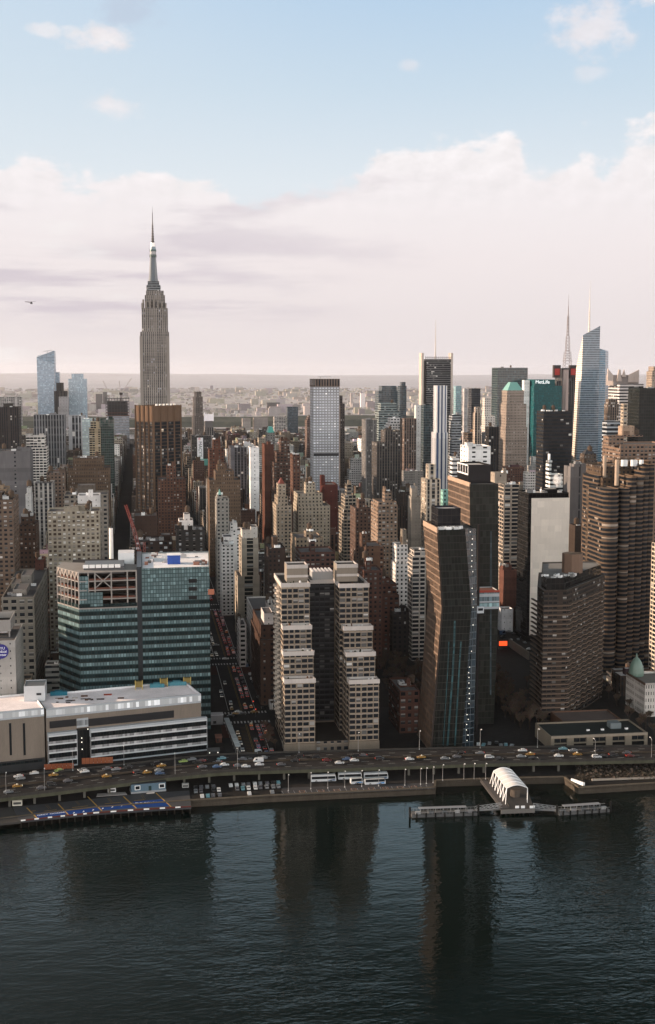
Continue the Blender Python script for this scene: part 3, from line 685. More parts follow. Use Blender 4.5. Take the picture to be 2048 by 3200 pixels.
facade('tower_ribbon', 1.0, .80, pb=.12, lit=.001)
def brown_faceted_tower():
    Y = 1500
    A = at(425, 1300, Y + 26); Bc = at(480, 1300, Y); D = at(565, 1300, Y + 30)
    # plan turned to the street grid, sawtooth flutes on each face
    zt = at(480, 1268, Y).z; c1 = (.16, .10, .066); cols = None
    E = (A.x + 26, A.y + 34); Dp = (D.x, D.y)
    P = [(A.x, A.y), (Bc.x, Bc.y), Dp, (D.x - 8, D.y + 28), E]
    r = thing('office_tower', 'tall brown office tower with fluted stone fins and dark window bays, turned to the streets', 'office tower', (Bc.x, Y + 30, 3))
    w = MB(); rf = MB(); w.prism(P, 3, zt, 0, (.10, .066, .045), 3.2, 3.9, 3, 1.2, .6, 1, c1, rf, (.3, .28, .26)); w.build('wall', ['tower_ribbon', 'plain'], r); rf.build('roof', 'roof', r)
    zc = at(480, 1318, Y).z
    def fins(p, q, n):
        p, q = Vector((*p, 0)), Vector((*q, 0)); d = (q - p).normalized(); nn = Vector((d.y, -d.x, 0))
        for i in range(n + 1):
            m_ = p + (q - p) * (i / n); f = MB(); a, b_ = m_ - d * .8, m_ + d * .8
            tri = [(a.x, a.y), (m_.x + nn.x * 1.7, m_.y + nn.y * 1.7), (b_.x, b_.y)]
            f.slab(tri, 3, zt + .5, 0, c1); f.build('stone_fin', 'plain', r)
            if i < n:
                e = m_ + (q - p) / n; f = MB(); a2, b2 = m_ + d * .8 + nn * .05, e - d * .8 + nn * .05; mid = (a2 + b2) / 2 + nn * 1.0
                f.slab([(a2.x, a2.y), (mid.x, mid.y), (b2.x, b2.y)], zc, zt - .2, 0, c1); f.build('cap_panel', 'plain', r)
    fins(P[0], P[1], 4); fins(P[1], P[2], 4)
    for k in range(6): 
        mb = MB(); xx = Bc.x + 4 + k * 4.2; mb.cyl(xx, Y + 12 + k * 2.8, zt - 1.2, zt + 1.8, 1.7, 1.3, 10, 0, (.5, .48, .45)); mb.build('cooling_fan', 'smooth', r)
    reg(r, [(A.x, D.x, Y, Y + 60, 3, zt)], Y, 420, 566, 1600, 'brown fluted tower', 1400)
brown_faceted_tower()

def teal_hospital():
    Yl, Yr = 712, 717
    c = (.125, .185, .195)
    A = at(245, 1775, Yl); Bc = at(655, 1778, Yr); L = at(178, 1757, Yl + 22); zt = at(450, 1776, 715).z; zm = at(330, 1902, 713).z
    bk = 62
    r = thing('hospital_building', 'teal glass hospital block with an unfinished steel-framed upper corner', 'hospital', (30, 747, 3))
    J0 = at(428, 1800, 714).x; J1 = at(443, 1800, 714).x
    yA = lambda x: A.y + (Bc.y - A.y) * (x - A.x) / (Bc.x - A.x)
    fl = 4.4
    w = MB(); rf = MB()
    right = [(J1, yA(J1)), (Bc.x, Bc.y), (Bc.x + 3, Bc.y + bk), (J1, Bc.y + bk)]
    w.prism(right, 3, zt, 0, c, 1.6, fl / 2, 3, .8, .5, 1, (.2, .22, .22), rf, (.62, .60, .60))
    left = [(L.x, L.y), (A.x, A.y), (J0, yA(J0)), (J0, Bc.y + bk), (L.x + 4, Bc.y + bk)]
    rf2 = MB(); w.prism(left, 3, zm, 0, c, 1.6, fl / 2, 3, .3, .5, 1, (.2, .2, .2), rf2, (.12, .09, .08))
    w.build('glass_wall', ['glass_teal', 'plain'], r); rf.build('roof', 'roof', r); rf2.build('roof', 'roof', r)
    jt = MB(); jt.box(J0, J1, yA(J0) + 1.2, Bc.y + bk - 1, 3, zt + .8, 0, (.028, .035, .042)); jt.build('dark_joint', 'metal', r)
    # every second floor strip is clear glass with dark rooms behind: set as proud bands
    z = 3 + fl * .5; k = 0
    while z < zt - 1:
        if z < at(450, 1885, 715).z:
            for (xa, xb) in ((A.x, J0), (J1, Bc.x)):
                bm_ = MB(); a, b_ = (xa, yA(xa) - .12), (xb, yA(xb) - .12)
                bm_.wall(a, b_, z, z + fl * .46, 0, (.012, .026, .028), 1.6, fl, z); bm_.build('window_band', 'glass_dark', r)
            bm_ = MB(); a = Vector((L.x, L.y)); b_ = Vector((A.x, A.y)); d = (b_ - a).normalized(); o = Vector((d.y, -d.x)) * .12
            bm_.wall(tuple(a + o), tuple(b_ + o), z, z + fl * .46, 0, (.012, .026, .028), 1.6, fl, z); bm_.build('window_band', 'glass_dark', r)
        z += fl; k += 1
    # unfinished corner: glazed strip, floors, columns, braces, dark core
    st = (.27, .245, .225); rust = (.17, .075, .055)
    gl = MB()
    for (pa_, pb_, ya_, yb_) in ((245, 277, 1799, 1851), (245, 322, 1851, 1894)):
        gl.prism(rect(at(pa_, 1850, 713).x, at(pb_, 1850, 713).x, 712.3, 713.3), at(300, yb_, 713).z, at(300, ya_, 713).z, 0, c, 1.6, fl / 2, 3, 0)
    gl.build('glazed_strip', 'glass_teal', r)
    core = MB(); core.box(A.x - 6, J0 - .5, 729, Bc.y + bk - 2, zm, zt - 3.2, 0, (.05, .045, .042)); core.build('core_wall', 'plain', r)
    nf = 4
    for k in range(nf + 1):
        z = zm + .4 + (zt - zm - 1.6) * k / nf; f = MB()
        f.slab([(L.x, L.y), (A.x, A.y), (J0 - .1, yA(J0)), (J0 - .1, 737), (L.x + 2, 752)], z - .35, z + .25, 0, st); f.build('floor_slab', 'plain', r)
        if k < nf:
            f = MB(); f.slab([(L.x + 1, L.y + .8), (A.x + .5, A.y + .9), (J0 - 1, yA(J0) + .9), (J0 - 1, yA(J0) + 1.0), (A.x + .4, A.y + 1.0), (L.x + .9, L.y + .9)], z + .3, z + 1.3, 0, rust); f.build('safety_netting', 'plain', r)
    for px in (277, 298, 349, 399, 427):
        f = MB(); x = at(px, 1850, 713).x; f.beam((x, yA(x) + .6, zm), (x, yA(x) + .6, zt - 1), .75, 0, st); f.build('steel_column', 'plain', r)
    LA = Vector((A.x - L.x, A.y - L.y, 0))  # steel on this face coloured paler and warmer, as sunlit
    for k in range(7):
        q = Vector((L.x, L.y, 0)) + LA * (k / 6); f = MB(); f.beam((q.x, q.y + .3, zm), (q.x, q.y + .3, zt - .8), .7, 0, (.36, .31, .275)); f.build('steel_column', 'plain', r)
        if k < 6:
            q2 = Vector((L.x, L.y, 0)) + LA * ((k + .5) / 6); q3 = Vector((L.x, L.y, 0)) + LA * ((k + 1) / 6); zc0 = zm + .75 * (zt - zm)
            f = MB(); f.beam((q.x, q.y + .3, zc0), (q2.x, q2.y + .3, zt - 1.2), .5, 0, (.36, .31, .275)); f.beam((q2.x, q2.y + .3, zt - 1.2), (q3.x, q3.y + .3, zc0), .5, 0, (.36, .31, .275)); f.build('cross_brace', 'plain', r)
    xa, xb = at(298, 1850, 713).x, at(349, 1850, 713).x; za, zb = zm + (zt - zm) * .52, zm + (zt - zm) * .9
    f = MB(); f.beam((xa, 714, za), (xb, 714, zb), .55, 0, st); f.beam((xa, 714, zb), (xb, 714, za), .55, 0, st); f.build('cross_brace', 'plain', r)
    for (px, py) in ((603, 1815), (603, 1840), (603, 1867)):
        q = at(px, py, 716); f = MB(); f.box(q.x - 2.3, q.x + 2.3, 715.6, 716.5, q.z - 1.0, q.z + 1.0, 0, (.03, .03, .032)); f.build('open_bay', 'plain', r)
    f = MB(); f.prism(rect(at(262, 1765, 719).x, at(388, 1765, 719).x, 719, 742), zt - 3.2, zt + 1.0, 0, (.07, .07, .075), par=0, roofc=(.1, .1, .1)); f.prism(rect(at(370, 1758, 747).x, at(420, 1758, 747).x, 749, 763), zt - 3, zt + 4, 0, (.5, .5, .5), par=0, roofc=(.5, .48, .48)); f.build('bulkhead', 'smooth', r)
    for k in range(6):
        q = at(268 + 20 * k, 1765, 718); f = MB(); f.box(q.x - 1.5, q.x + 1.5, 717.8, 720, zt + .3, zt + 1.9, 0, (.6, .58, .56)); f.build('roof_unit', 'smooth', r)
    rr = random.Random(5)
    for k in range(26):
        px = rr.uniform(455, 645); Yk = rr.uniform(723, 772); x = at(px, 1760, Yk).x; s = rr.uniform(.5, 2.2); f = MB()
        f.box(x - s, x + s, Yk - s * .7, Yk + s * .7, zt - .8, zt - .8 + rr.uniform(.4, 2.0), 0, rr.choice(((.35, .33, .32), (.12, .10, .09), (.5, .47, .45), (.25, .1, .06)))); f.build('roof_unit', 'smooth', r)
    reg(r, [(L.x, Bc.x, 712, 779, 3, zt)], 712, 178, 656, 2180, 'teal hospital block', 1950)
    bxp = at(544, 1750, 735); t = thing('tarp_shelter', 'blue tarpaulin-wrapped hut on the roof of the teal block', 'shelter', (bxp.x, 735, zt - .8))
    f = MB(); f.box(bxp.x - 3.6, bxp.x + 3.6, 733, 740, zt - .8, zt + 4.4, 0, (.05, .10, .36)); f.build('tarp_wall', 'plain', t)
    f = MB(); f.box(bxp.x - 3.9, bxp.x + 3.9, 732.7, 740.3, zt + 4.42, zt + 4.8, 0, (.6, .58, .58)); f.build('flat_roof', 'plain', t)
    # smokestack behind
    q = at(348, 1700, 800); t = thing('smokestack', 'slender white chimney stack standing behind the teal block', 'chimney', (q.x, 800, 3))
    f = MB(); f.cyl(q.x, 800, 3, at(348, 1650, 800).z, 1.9, 1.2, 14, 0, (.62, .57, .53)); f.build('stack', 'plain', t); f = MB(); f.cyl(q.x, 800, at(348, 1650, 800).z, at(348, 1646, 800).z, .9, .9, 12, 0, (.1, .1, .1)); f.build('stack_mouth', 'plain', t)
    # red crane
    q0 = at(447, 1762, 782); t = thing('crane', 'red lattice construction crane leaning over the street behind the teal roof', 'crane', (q0.x, 782, 3))
    def lattice(p, q, w_, n_, name):
        p, q = Vector(p), Vector(q); d = (q - p).normalized(); a = d.cross(Vector((0, 1, 0))).normalized() * w_ / 2; bb = d.cross(a).normalized() * w_ / 2; f = MB(); red = (.22, .045, .035)
        cs = [a + bb, -a + bb, -a - bb, a - bb]
        for k_ in cs: f.beam(p + k_, q + k_, .32, 0, red)
        for i in range(n_):
            u_, v_ = p + (q - p) * (i / n_), p + (q - p) * ((i + 1) / n_)
            for j in range(4): f.beam(u_ + cs[j], v_ + cs[(j + 1) % 4], .2, 0, red)
        f.build(name, 'paint', t)
    b0 = at(447, 1765, 782); lattice((b0.x, 782, 60), b0, 1.9, 16, 'lower_boom'); b1 = at(418, 1650, 782); b2 = at(394, 1580, 797)
    lattice(b0, b1, 1.8, 12, 'main_boom'); lattice(b1, b2, 1.3, 10, 'jib')
    m0 = at(450, 1755, 783); lattice((m0.x + .6, 784, m0.z - 8), (m0.x + .4, 784, at(449, 1695, 783).z), 1.2, 8, 'back_mast')
    f = MB(); f.box(b0.x - 3, b0.x + 3, 779, 787, 3, 6, 0, (.2, .05, .03)); f.build('crawler_base', 'paint', t)
teal_hospital()

def riverside_white():
    A, Bc = gnd(145, 2392, 3), gnd(645, 2352, 3)
    A = Vector((at(145, 2300, 658).x, 658, 0)); Bc = Vector((at(640, 2260, 678).x, 678, 0)); d = (Bc - A).normalized(); back = Vector((-d.y, d.x, 0))
    L = A - d * (at(145, 2300, 655).x - at(-60, 2310, 645).x + 1.5)
    def pt(px):         # where the sight line over px meets the facade line
        dr = ray(px, 2300); dr = Vector((dr.x, dr.y, 0)); n_ = Vector((-d.y, d.x, 0)); t_ = A.dot(n_) / dr.dot(n_); return dr * t_
    def zof(px, py): q = pt(px); return at(px, py, q.y).z
    bg_ = (.21, .175, .145); wh = (.50, .50, .51)
    def make(name, label, P0, P1, zt, dep=32):
        r = thing(name, label, 'building', (P0.x, P0.y, 3)); q = [(P0.x, P0.y), (P1.x, P1.y), (P1.x + back.x * dep, P1.y + back.y * dep), (P0.x + back.x * dep, P0.y + back.y * dep)]
        w = MB(); rf = MB(); w.prism(q, 3, zt, 0, bg_, 3.5, 4, 3, .9, .5, 1, wh, rf, (.62, .56, .56)); w.build('wall', ['plain', 'plain'], r); rf.build('roof', 'roof', r); return r
    def panel(r, name, px0, px1, z0, z1, proud, c, mat='plain', bay=2.2, thick=None):
        p, q = pt(px0), pt(px1); o = -back * proud; i_ = back * .2; f = MB()
        poly = [(p.x + o.x, p.y + o.y), (q.x + o.x, q.y + o.y), (q.x + i_.x, q.y + i_.y), (p.x + i_.x, p.y + i_.y)]
        f.wall(poly[0], poly[1], z0, z1, 0, c, bay, z1 - z0, z0); f.wall(poly[1], poly[2], z0, z1, 0, c, bay, z1 - z0, z0); f.wall(poly[3], poly[0], z0, z1, 0, c, bay, z1 - z0, z0)
        f.face([(*a, z1) for a in poly], 0, c); f.face([(*a, z0) for a in reversed(poly)], 0, c); return f.build(name, mat, r)
    zt = zof(390, 2192); px1 = 630
    r = make('laboratory_building', 'long low beige building with white fascia and ribbon windows beside the highway', pt(146), pt(px1), zt)
    panel(r, 'fascia', 146.5, 629.5, zt - 4.6, zt + .3, .35, (.46, .47, .48), 'glass_band', 1.6)
    panel(r, 'dark_recess', 156, 240, zof(200, 2272), zof(200, 2250), .14, (.035, .038, .043), 'metal'); panel(r, 'dark_recess', 277, 545, zof(410, 2256), zof(410, 2233), .14, (.035, .038, .043), 'metal')
    panel(r, 'louvre_panel', 241, 277, zof(258, 2272), zof(258, 2244), .30, (.22, .23, .24), 'glass_band', .8)
    zb, ztt = zof(390, 2372), zof(390, 2264)
    for (a, b_) in ((148, 239), (280, 644)):
        panel(r, 'lower_block', a, b_, zb - 1, ztt, 2.6, (.27, .265, .27), 'glass_band', 1.2)
        for k in range(4):
            z0 = zb + (ztt - zb) * (k + .28) / 4.25; panel(r, 'window_band', a + 2, b_ - 2, z0, z0 + (ztt - zb) * .125, 2.75, (.012, .016, .018), 'glass_dark', 1.6)
            panel(r, 'sill_band', a + 1, b_ - 1, z0 + (ztt - zb) * .132, z0 + (ztt - zb) * .165, 2.95, (.42, .43, .44), 'smooth')
    panel(r, 'dark_stair_glass', 239.5, 279.5, zb - 1, zof(258, 2275), .5, (.02, .022, .024), 'glass_dark', 1.5)
    for (px, py) in ((276, 2277), (256, 2305), (256, 2318), (257, 2340)):
        q = pt(px); z = zof(px, py); f = MB(); f.cyl(q.x, q.y - .8, z - .25, z + .25, .25, .25, 8); f.build('wall_lamp', 'lamp_white', r)
    reg(r, [(pt(146).x, pt(630).x, 656, 712, 3, zt)], 658, 145, 644, 2360, 'white-banded low building', 2300)
    # beige blank block to its left
    z2 = zof(70, 2219)
    r2 = make('laboratory_building', 'blank beige block with two tall slit windows beside the highway', L, pt(140), z2, 34)
    panel(r2, 'fascia', -40, 139.5, z2 - 4.2, z2 + .3, .3, (.46, .47, .48), 'glass_band', 1.6)
    for px in (33, 76): panel(r2, 'slit_window', px - 3.5, px + 3.5, zof(px, 2360), zof(px, 2260), .12, (.012, .014, .015), 'auto_glass')
    panel(r2, 'plinth', -40, 139, 3, zof(70, 2374), 1.4, (.05, .05, .052), 'plain'); panel(r2, 'window_band', -40, 130, zof(70, 2384), zof(70, 2376), 1.5, (.015, .02, .022), 'glass_dark')
    reg(r2, [(L.x, pt(140).x, 640, 688, 3, z2)], 645, -40, 140, 2370, 'blank beige block with slits', 2290)
    q = at(110, 2190, 676); f = thing('plant_room', 'white metal plant room on the roof beside the narrow joint', 'shed', (q.x, 676, z2 - 1))
    a, b_ = at(74, 2200, 672).x, at(146, 2200, 672).x
    mb = MB(); mb.prism(rect(a, b_ - 1, 676, 690), z2 - 1, z2 + 7.2, 0, (.40, .41, .42), par=.3, pt=.2, cap=0); mb.build('metal_wall', 'smooth', f)
    mb = MB(); mb.box((a + b_) / 2 + .5, (a + b_) / 2 + 3, 675.85, 676.2, z2 + 2.2, z2 + 3.4, 0, (.06, .06, .065)); mb.build('louvre', 'plain', f)
    # roof clutter and tarps
    for (px, Yk, w_, cc, lab) in ((185, 690, 4.5, (.03, .17, .24), 'bright blue tarpaulin bundle at the corner of the pale roof by the teal glass'), (492, 700, 4, (.07, .22, .27), 'pale blue tarpaulin bundle between the yellow hoists'), (555, 703, 5, (.08, .23, .28), 'longer pale blue tarpaulin bundle nearest the roof end')):
        x = at(px, 2180, Yk).x; mb = MB(); z_ = zt - .9
        mb.slab([(x - w_, Yk - 1.6), (x + w_, Yk - 1.4), (x + w_ * .9, Yk + 1.6), (x - w_ * .95, Yk + 1.5)], z_, z_ + 2.0, 0, cc); mb.slab([(x - w_ * .5, Yk - 1), (x + w_ * .4, Yk - 1), (x + w_ * .4, Yk + 1), (x - w_ * .5, Yk + 1)], z_ + 2.0, z_ + 2.7, 0, tuple(v * .8 for v in cc))
        tag(mb.build('tarp_bundle', 'plain', None, (x, Yk, z_)), lab, 'tarp')
    for (px, Yk, hh_, lab) in ((435, 697, 7, 'yellow hoist frame at the foot of the dark glass joint'), (513, 701, 7, 'yellow hoist frame near the middle of the pale roof'), (586, 704, 6, 'yellow hoist frame nearest the end of the pale roof')):
        x = at(px, 2180, Yk).x; z_ = zt - .9; t = thing('material_hoist', lab, 'hoist', (x, Yk, z_)); y_ = (.22, .165, .06)
        mb = MB(); mb.box(x - 2, x + 2, Yk - 1.3, Yk + 1.3, z_ + 1.2, z_ + hh_ * .62, 0, y_); mb.build('hoist_cage', 'plain', t)
        for sx in (-1.9, 1.9):
            mb = MB(); mb.beam((x + sx, Yk - 1.4, z_), (x + sx, Yk - 1.4, z_ + hh_ * .62 + .8), .4, 0, (.4, .3, .1)); mb.build('post', 'plain', t)
    rr = random.Random(8)
    for k in range(16):
        px = rr.uniform(160, 380); Yk = 668 + rr.uniform(2, 14) + (px - 145) * .03; x = at(px, 2190, Yk).x; s = rr.uniform(.4, 1.5); mb = MB()
        mb.box(x - s * 1.5, x + s * 1.5, Yk - s * .4, Yk + s * .4, zt - .9, zt - .9 + rr.uniform(.3, .9), 0, rr.choice(((.13, .075, .05), (.3, .28, .26), (.3, .06, .04), (.08, .07, .07))))
        tag(mb.build('timber_stack', 'plain', None, (x, Yk, zt - .9)), 'small stack of building material scattered on the pale roof', 'building material', 'material stacks scattered on the pale roof')
riverside_white()

def twin_block():
    r = thing('apartment_block', 'twin beige apartment towers stepping down to terraces, joined by a dark recess', 'apartment block', (95, 679.5, 3))
    bgc = (.225, .18, .138); wh = (.40, .36, .335); fl = 2.95
    Ys = [683.5, 676.1, 668.8, 661.5]
    tl = [(880, 968, 1822), (885, 974, 1955), (886.5, 980, 2036), (890, 985, 2122)]
    tr_ = [(1062, 1153, 1824), (1075, 1165, 1957), (1083, 1173, 2038), (1093, 1185, 2124)]
    boxes = []
    w = MB(); rf = MB(); bands = []
    for tt in (tl, tr_):
        for i, ((xl, xr, yt), Y) in enumerate(zip(tt, Ys)):
            xa, xb = at(xl, yt, Y).x, at(xr, yt, Y).x; z1 = at((xl + xr) / 2, yt, Y).z; yb = 719.5 if i == 0 else Ys[i - 1]
            w.prism(rect(xa, xb, Y, yb), 3, z1, 0, bgc, 3.1, fl, 3, 1.2, .5, 1, wh, rf, (.10, .085, .075)); boxes.append((xa, xb, Y, yb, 3, z1))
            ob = MB(); ob.box(xa - .35, xb + .35, Y - .35, Y + .1, z1 - 2.2, z1 + .15, 0, wh); ob.box(xa - .35, xa + .05, Y, yb - .4, z1 - 2.2, z1 + .15, 0, wh); bands.append(ob)
            ztop_next = at((tt[i + 1][0] + tt[i + 1][1]) / 2, tt[i + 1][2], Ys[i + 1]).z if i < 3 else 14
            # floors: wavy balcony edge along the front
            W_ = xb - xa; z = 3 + fl * math.ceil((max(ztop_next, 12) - 3) / fl)
            while z < z1 - 3.0:
                f = MB(); pts = [(xa - .15, Y + .05)]
                for k in range(25):
                    u_ = k / 24; bulge = .25 + .85 * (math.sin(u_ * math.pi * 2 - math.pi / 2) * .5 + .5 if .18 < u_ < .82 else .0)
                    if .44 < u_ < .56: bulge = .35
                    pts.append((xa + W_ * u_, Y - bulge))
                pts.append((xb + .15, Y + .05)); f.slab(pts, z - .16, z + .16, 0, (.27, .23, .195))
                f.build('balcony', 'plain', r); z += fl
    for ob in bands: ob.build('terrace_parapet', 'plain', r)
    # recess between the towers
    xa, xb = at(968, 1820, 703.5).x, at(1062, 1820, 703.5).x; z1 = at(1015, 1812, 703.5).z
    w.prism(rect(xa, xb, 703.5, 720.5), 3, z1, 2, (.045, .045, .048), 3.0, fl, 3, 1.2, .5, 1, wh, rf, (.10, .085, .075)); boxes.append((xa, xb, 703.5, 720.5, 3, z1))
    w.build('wall', ['balcony', 'plain', 'slab_band'], r); rf.build('roof', 'roof', r)
    ob = MB(); ob.box(xa, xb, 703, 703.45, z1 - 2.0, z1 + .15, 0, wh); ob.build('terrace_parapet', 'plain', r)
    zlo = at(1015, 2230, 703.5).z
    # side balconies on the sunlit flank
    x0 = at(880, 1822, 683.5).x; z1l = at(924, 1822, 683.5).z; z = 3 + fl * 4
    while z < z1l - 3:
        f = MB()
        for yc in (693.5, 702.5, 711.5):
            q = [(x0 + .05, yc - 2.6)] + [(x0 - 1.6 * math.sin(math.pi * k / 8), yc + 2.6 * math.cos(math.pi * k / 8)) for k in range(8, -1, -1)] + [(x0 + .05, yc + 2.6)]
            q = [(x0 - 1.7 * math.sin(math.pi * k / 8), yc - 2.6 * math.cos(math.pi * k / 8)) for k in range(9)][::-1]
            f = MB(); f.slab(q, z - .15, z + .9, 0, (.36, .31, .26)); f.build('flank_balcony', 'plain', r)
        z += fl
    # bulkheads
    for (a, b_, y0_, y1_) in ((897, 962, 1757, 1806), (1053, 1118, 1755, 1806)):
        xa, xb = at(a, 1780, 691.5).x, at(b_, 1780, 691.5).x; zb = at(930, 1822, 683.5).z - 1.2; zt = at((a + b_) / 2, y0_ + 8, 691.5).z
        f = MB(); f.prism(rect(xa, xb, 691.5, 703.5), zb, zt, 0, (.235, .20, .165), 4, 4, 3, .8, .5, 1, wh, None, (.03, .03, .03)); f.box(xa - .15, xb + .15, 691.3, 691.55, zb + 3, zb + 4.3, 1, wh); f.box(xa - .15, xb + .15, 691.3, 691.55, zt - 2, zt + .1, 1, wh)
        f.build('bulkhead', ['plain', 'plain'], r)
    f = MB(); zc = at(1015, 1782, 705.5).z; xa, xb = at(976, 1790, 706.5).x, at(1040, 1790, 706.5).x
    f.box(xa, xb, 706.5, 717.5, z1 - 1.2, zc - 1, 0, (.3, .3, .3)); 
    for k in range(6): f.box(xa + (xb - xa) * k / 5.5, xa + (xb - xa) * (k / 5.5 + .08), 705.5, 718, zc - .9, zc - .4, 0, (.55, .5, .48))
    f.build('pergola', 'smooth', r)
    rr = random.Random(9)
    for (tt, Ya) in ((tl, Ys), (tr_, Ys)):
        for i in range(4):
            xa, xb = at(tt[i][0], tt[i][2], Ya[i]).x, at(tt[i][1], tt[i][2], Ya[i]).x; zz_ = at((tt[i][0] + tt[i][1]) / 2, tt[i][2], Ya[i]).z - 1.2
            for k in range(5):
                x = rr.uniform(xa + 1, xb - 1.5); y = rr.uniform(Ya[i] + 1, Ya[i] + 5.6); s = rr.uniform(.4, 1.0); f = MB()
                f.cyl(x, y, zz_, zz_ + rr.uniform(.9, 2.2), s, s * .5, 7, 0, rr.choice(((.035, .04, .022), (.05, .045, .03), (.14, .08, .05), (.45, .44, .43)))); f.build('terrace_planter', 'plain', r)
    # podium
    f = MB(); xa, xb = at(864, 2330, 663.5).x, at(1190, 2330, 659.5).x; pc = (.19, .15, .12)
    f.prism(rect(at(985, 2300, 662.5).x, at(1093, 2300, 662.5).x, 662.7, 703.5), 3, at(1040, 2316, 662.5).z, 0, pc, 4, 4, 3, .8, .5, 1, pc, None, (.06, .05, .045)); f.build('podium', ['punch_wide', 'plain'], r)
    for (a, b_) in ((888, 986), (1091, 1186)): f = MB(); f.box(at(a, 2330, 660.5).x, at(b_, 2330, 660.5).x, 660.2, 661.6, 3, at(900, 2326, 660.5).z, 0, (.20, .16, .125)); f.build('base_course', 'plain', r)
    reg(r, boxes, 661.5, 862, 1190, 2350, 'twin stepped towers', 1950)
twin_block()

def bent_tower():
    Y = 656; D = 33
    rows = [(2352, 1345, 1444, 1485), (1900, 1381, 1474, 1497), (1655, 1366, 1454, 1493)]
    r = thing('glass_tower', 'bent dark glass tower with copper-lined flank and a column of white lamps', 'tower', (at(1390, 2340, Y).x, Y + 15, 3))
    P = []
    for (py, a, b_, c_) in rows:
        z = 3.0 if py > 2300 else at((a + b_) / 2, py, Y).z
        P.append((at(a, py, Y).x, at(b_, py, Y).x, at(c_, py, Y).x, z))
    w = MB(); fr = MB(); st = MB(); rf = MB(); cop = (.062, .042, .03)
    for (a0, b0, c0, z0), (a1, b1, c1, z1) in zip(P, P[1:]):
        v0, v1 = (z0 - 3) / 3.75, (z1 - 3) / 3.75
        w.face([(a0, Y + D, z0), (a0, Y, z0), (a1, Y, z1), (a1, Y + D, z1)], 0, cop, [(0, v0), (22, v0), (22, v1), (0, v1)])
        fr.face([(a0, Y, z0), (b0, Y, z0), (b1, Y, z1), (a1, Y, z1)], 0, (.016, .018, .016), [(0, v0), (9, v0), (9, v1), (0, v1)])
        st.face([(b0, Y + 1.5, z0), (c0, Y + 3.5, z0), (c1, Y + 3.5, z1), (b1, Y + 1.5, z1)], 0, (.02, .032, .042), [(0, v0), (3, v0), (3, v1), (0, v1)])
        fr.face([(b0, Y, z0), (b0, Y + 1.5, z0), (b1, Y + 1.5, z1), (b1, Y, z1)], 0, (.02, .02, .02), [(0, v0), (1, v0), (1, v1), (0, v1)])
        st.face([(c0, Y + 3.5, z0), (c0, Y + D, z0), (c1, Y + D, z1), (c1, Y + 3.5, z1)], 0, (.03, .035, .04), [(0, v0), (12, v0), (12, v1), (0, v1)])
        st.face([(c0, Y + D, z0), (a0, Y + D, z0), (a1, Y + D, z1), (c1, Y + D, z1)], 0, (.03, .035, .04), [(0, v0), (12, v0), (12, v1), (0, v1)])
        w.face([(a0 - .06, Y - .06, z0), (a0 + .9, Y - .06, z0), (a1 + .9, Y - .06, z1), (a1 - .06, Y - .06, z1)], 1, (.05, .04, .035))
    a1, b1, c1, z1 = P[-1]; rf.face([(a1, Y, z1 - .6), (b1, Y, z1 - .6), (c1, Y + 3.5, z1 - .6), (c1, Y + D, z1 - .6), (a1, Y + D, z1 - .6)], 0, (.12, .11, .10))
    w.box(a1 - .1, a1 + .6, Y - .1, Y + D, z1 - 1.6, z1 + 1.2, 1, (.34, .24, .18)); w.box(a1 + .6, c1, Y + D - .4, Y + D, z1 - 1, z1 + 1, 1, (.2, .14, .1))
    w.build('copper_wall', ['copper_skin', 'plain'], r); fr.build('glass_wall', 'glass_dark', r); st.build('corner_glazing', 'glass_far2', r); rf.build('roof', 'roof', r)
    xa, xb = at(1372, 1600, 665).x, at(1443, 1600, 665).x; zt = at(1400, 1590, 665).z; f = MB()
    f.prism(rect(xa, xb, 667, 683), z1 - .6, zt, 0, (.018, .018, .022), 2.4, 3.7, 3, 1, .4, 1, (.03, .03, .04), None, (.35, .34, .34)); f.build('bulkhead', ['glass_dark', 'plain'], r)
    for k in range(9):
        x = at(1378 + 8 * k, 1650, 659).x; put(UNIT_ME[k % 2], 'roof_unit', r, (x, 659 + (k % 3) * 1.5, z1 - .5), .9)
    for (px, py) in ((1470, 1662), (1477, 1684), (1476, 1701), (1475, 1719), (1476, 1736), (1475, 1753), (1474, 1770), (1478, 1786), (1476, 1838), (1477, 1856), (1480, 1873), (1479, 1898), (1479, 1953),
                     (1474, 2035), (1468, 2085), (1465, 2102), (1466, 2117), (1466, 2134), (1467, 2151), (1467, 2167), (1467, 2183), (1466, 2199), (1460, 2233), (1464, 2248), (1459, 2264), (1458, 2281), (1463, 2297), (1460, 2314)):
        q = at(px, py, Y + 1.6); f = MB(); f.cyl(q.x, Y + 1.6, q.z - .2, q.z + .2, .22, .22, 8); f.build('lamp', 'lamp_white', r)
    # pale vertical reveals in the glass
    for (pts, wd) in ((((1419, 1940), (1417, 2010), (1412, 2110), (1396, 2330)), 1.0), (((1439, 2005), (1435, 2060), (1420, 2330)), .8), (((1402, 2005), (1398, 2100), (1384, 2330)), .5)):
        f = MB()
        for (xa_, ya_), (xb_, yb_) in zip(pts, pts[1:]):
            p_, q_ = at(xa_, ya_, Y - .08), at(xb_, yb_, Y - .08); f.face([(q_.x, Y - .08, q_.z), (q_.x + wd, Y - .08, q_.z), (p_.x + wd, Y - .08, p_.z), (p_.x, Y - .08, p_.z)], 0, (.03, .075, .085), [(0, 0), (1, 0), (1, 9), (0, 9)])
        f.build('glass_reveal', 'glass_teal', r)
    xs_ = [p_[0] for p_ in P] + [p_[2] for p_ in P]
    reg(r, [(min(xs_), max(xs_), Y, Y + D, 3, z1)], Y, 1308, 1497, 2345, 'bent glass tower', 1950)
    # taller straight-topped neighbour
    Y2 = 705; rows = [(2290, 1455, 1543), (1900, 1472, 1558), (1513, 1468, 1558)]; D2 = 52
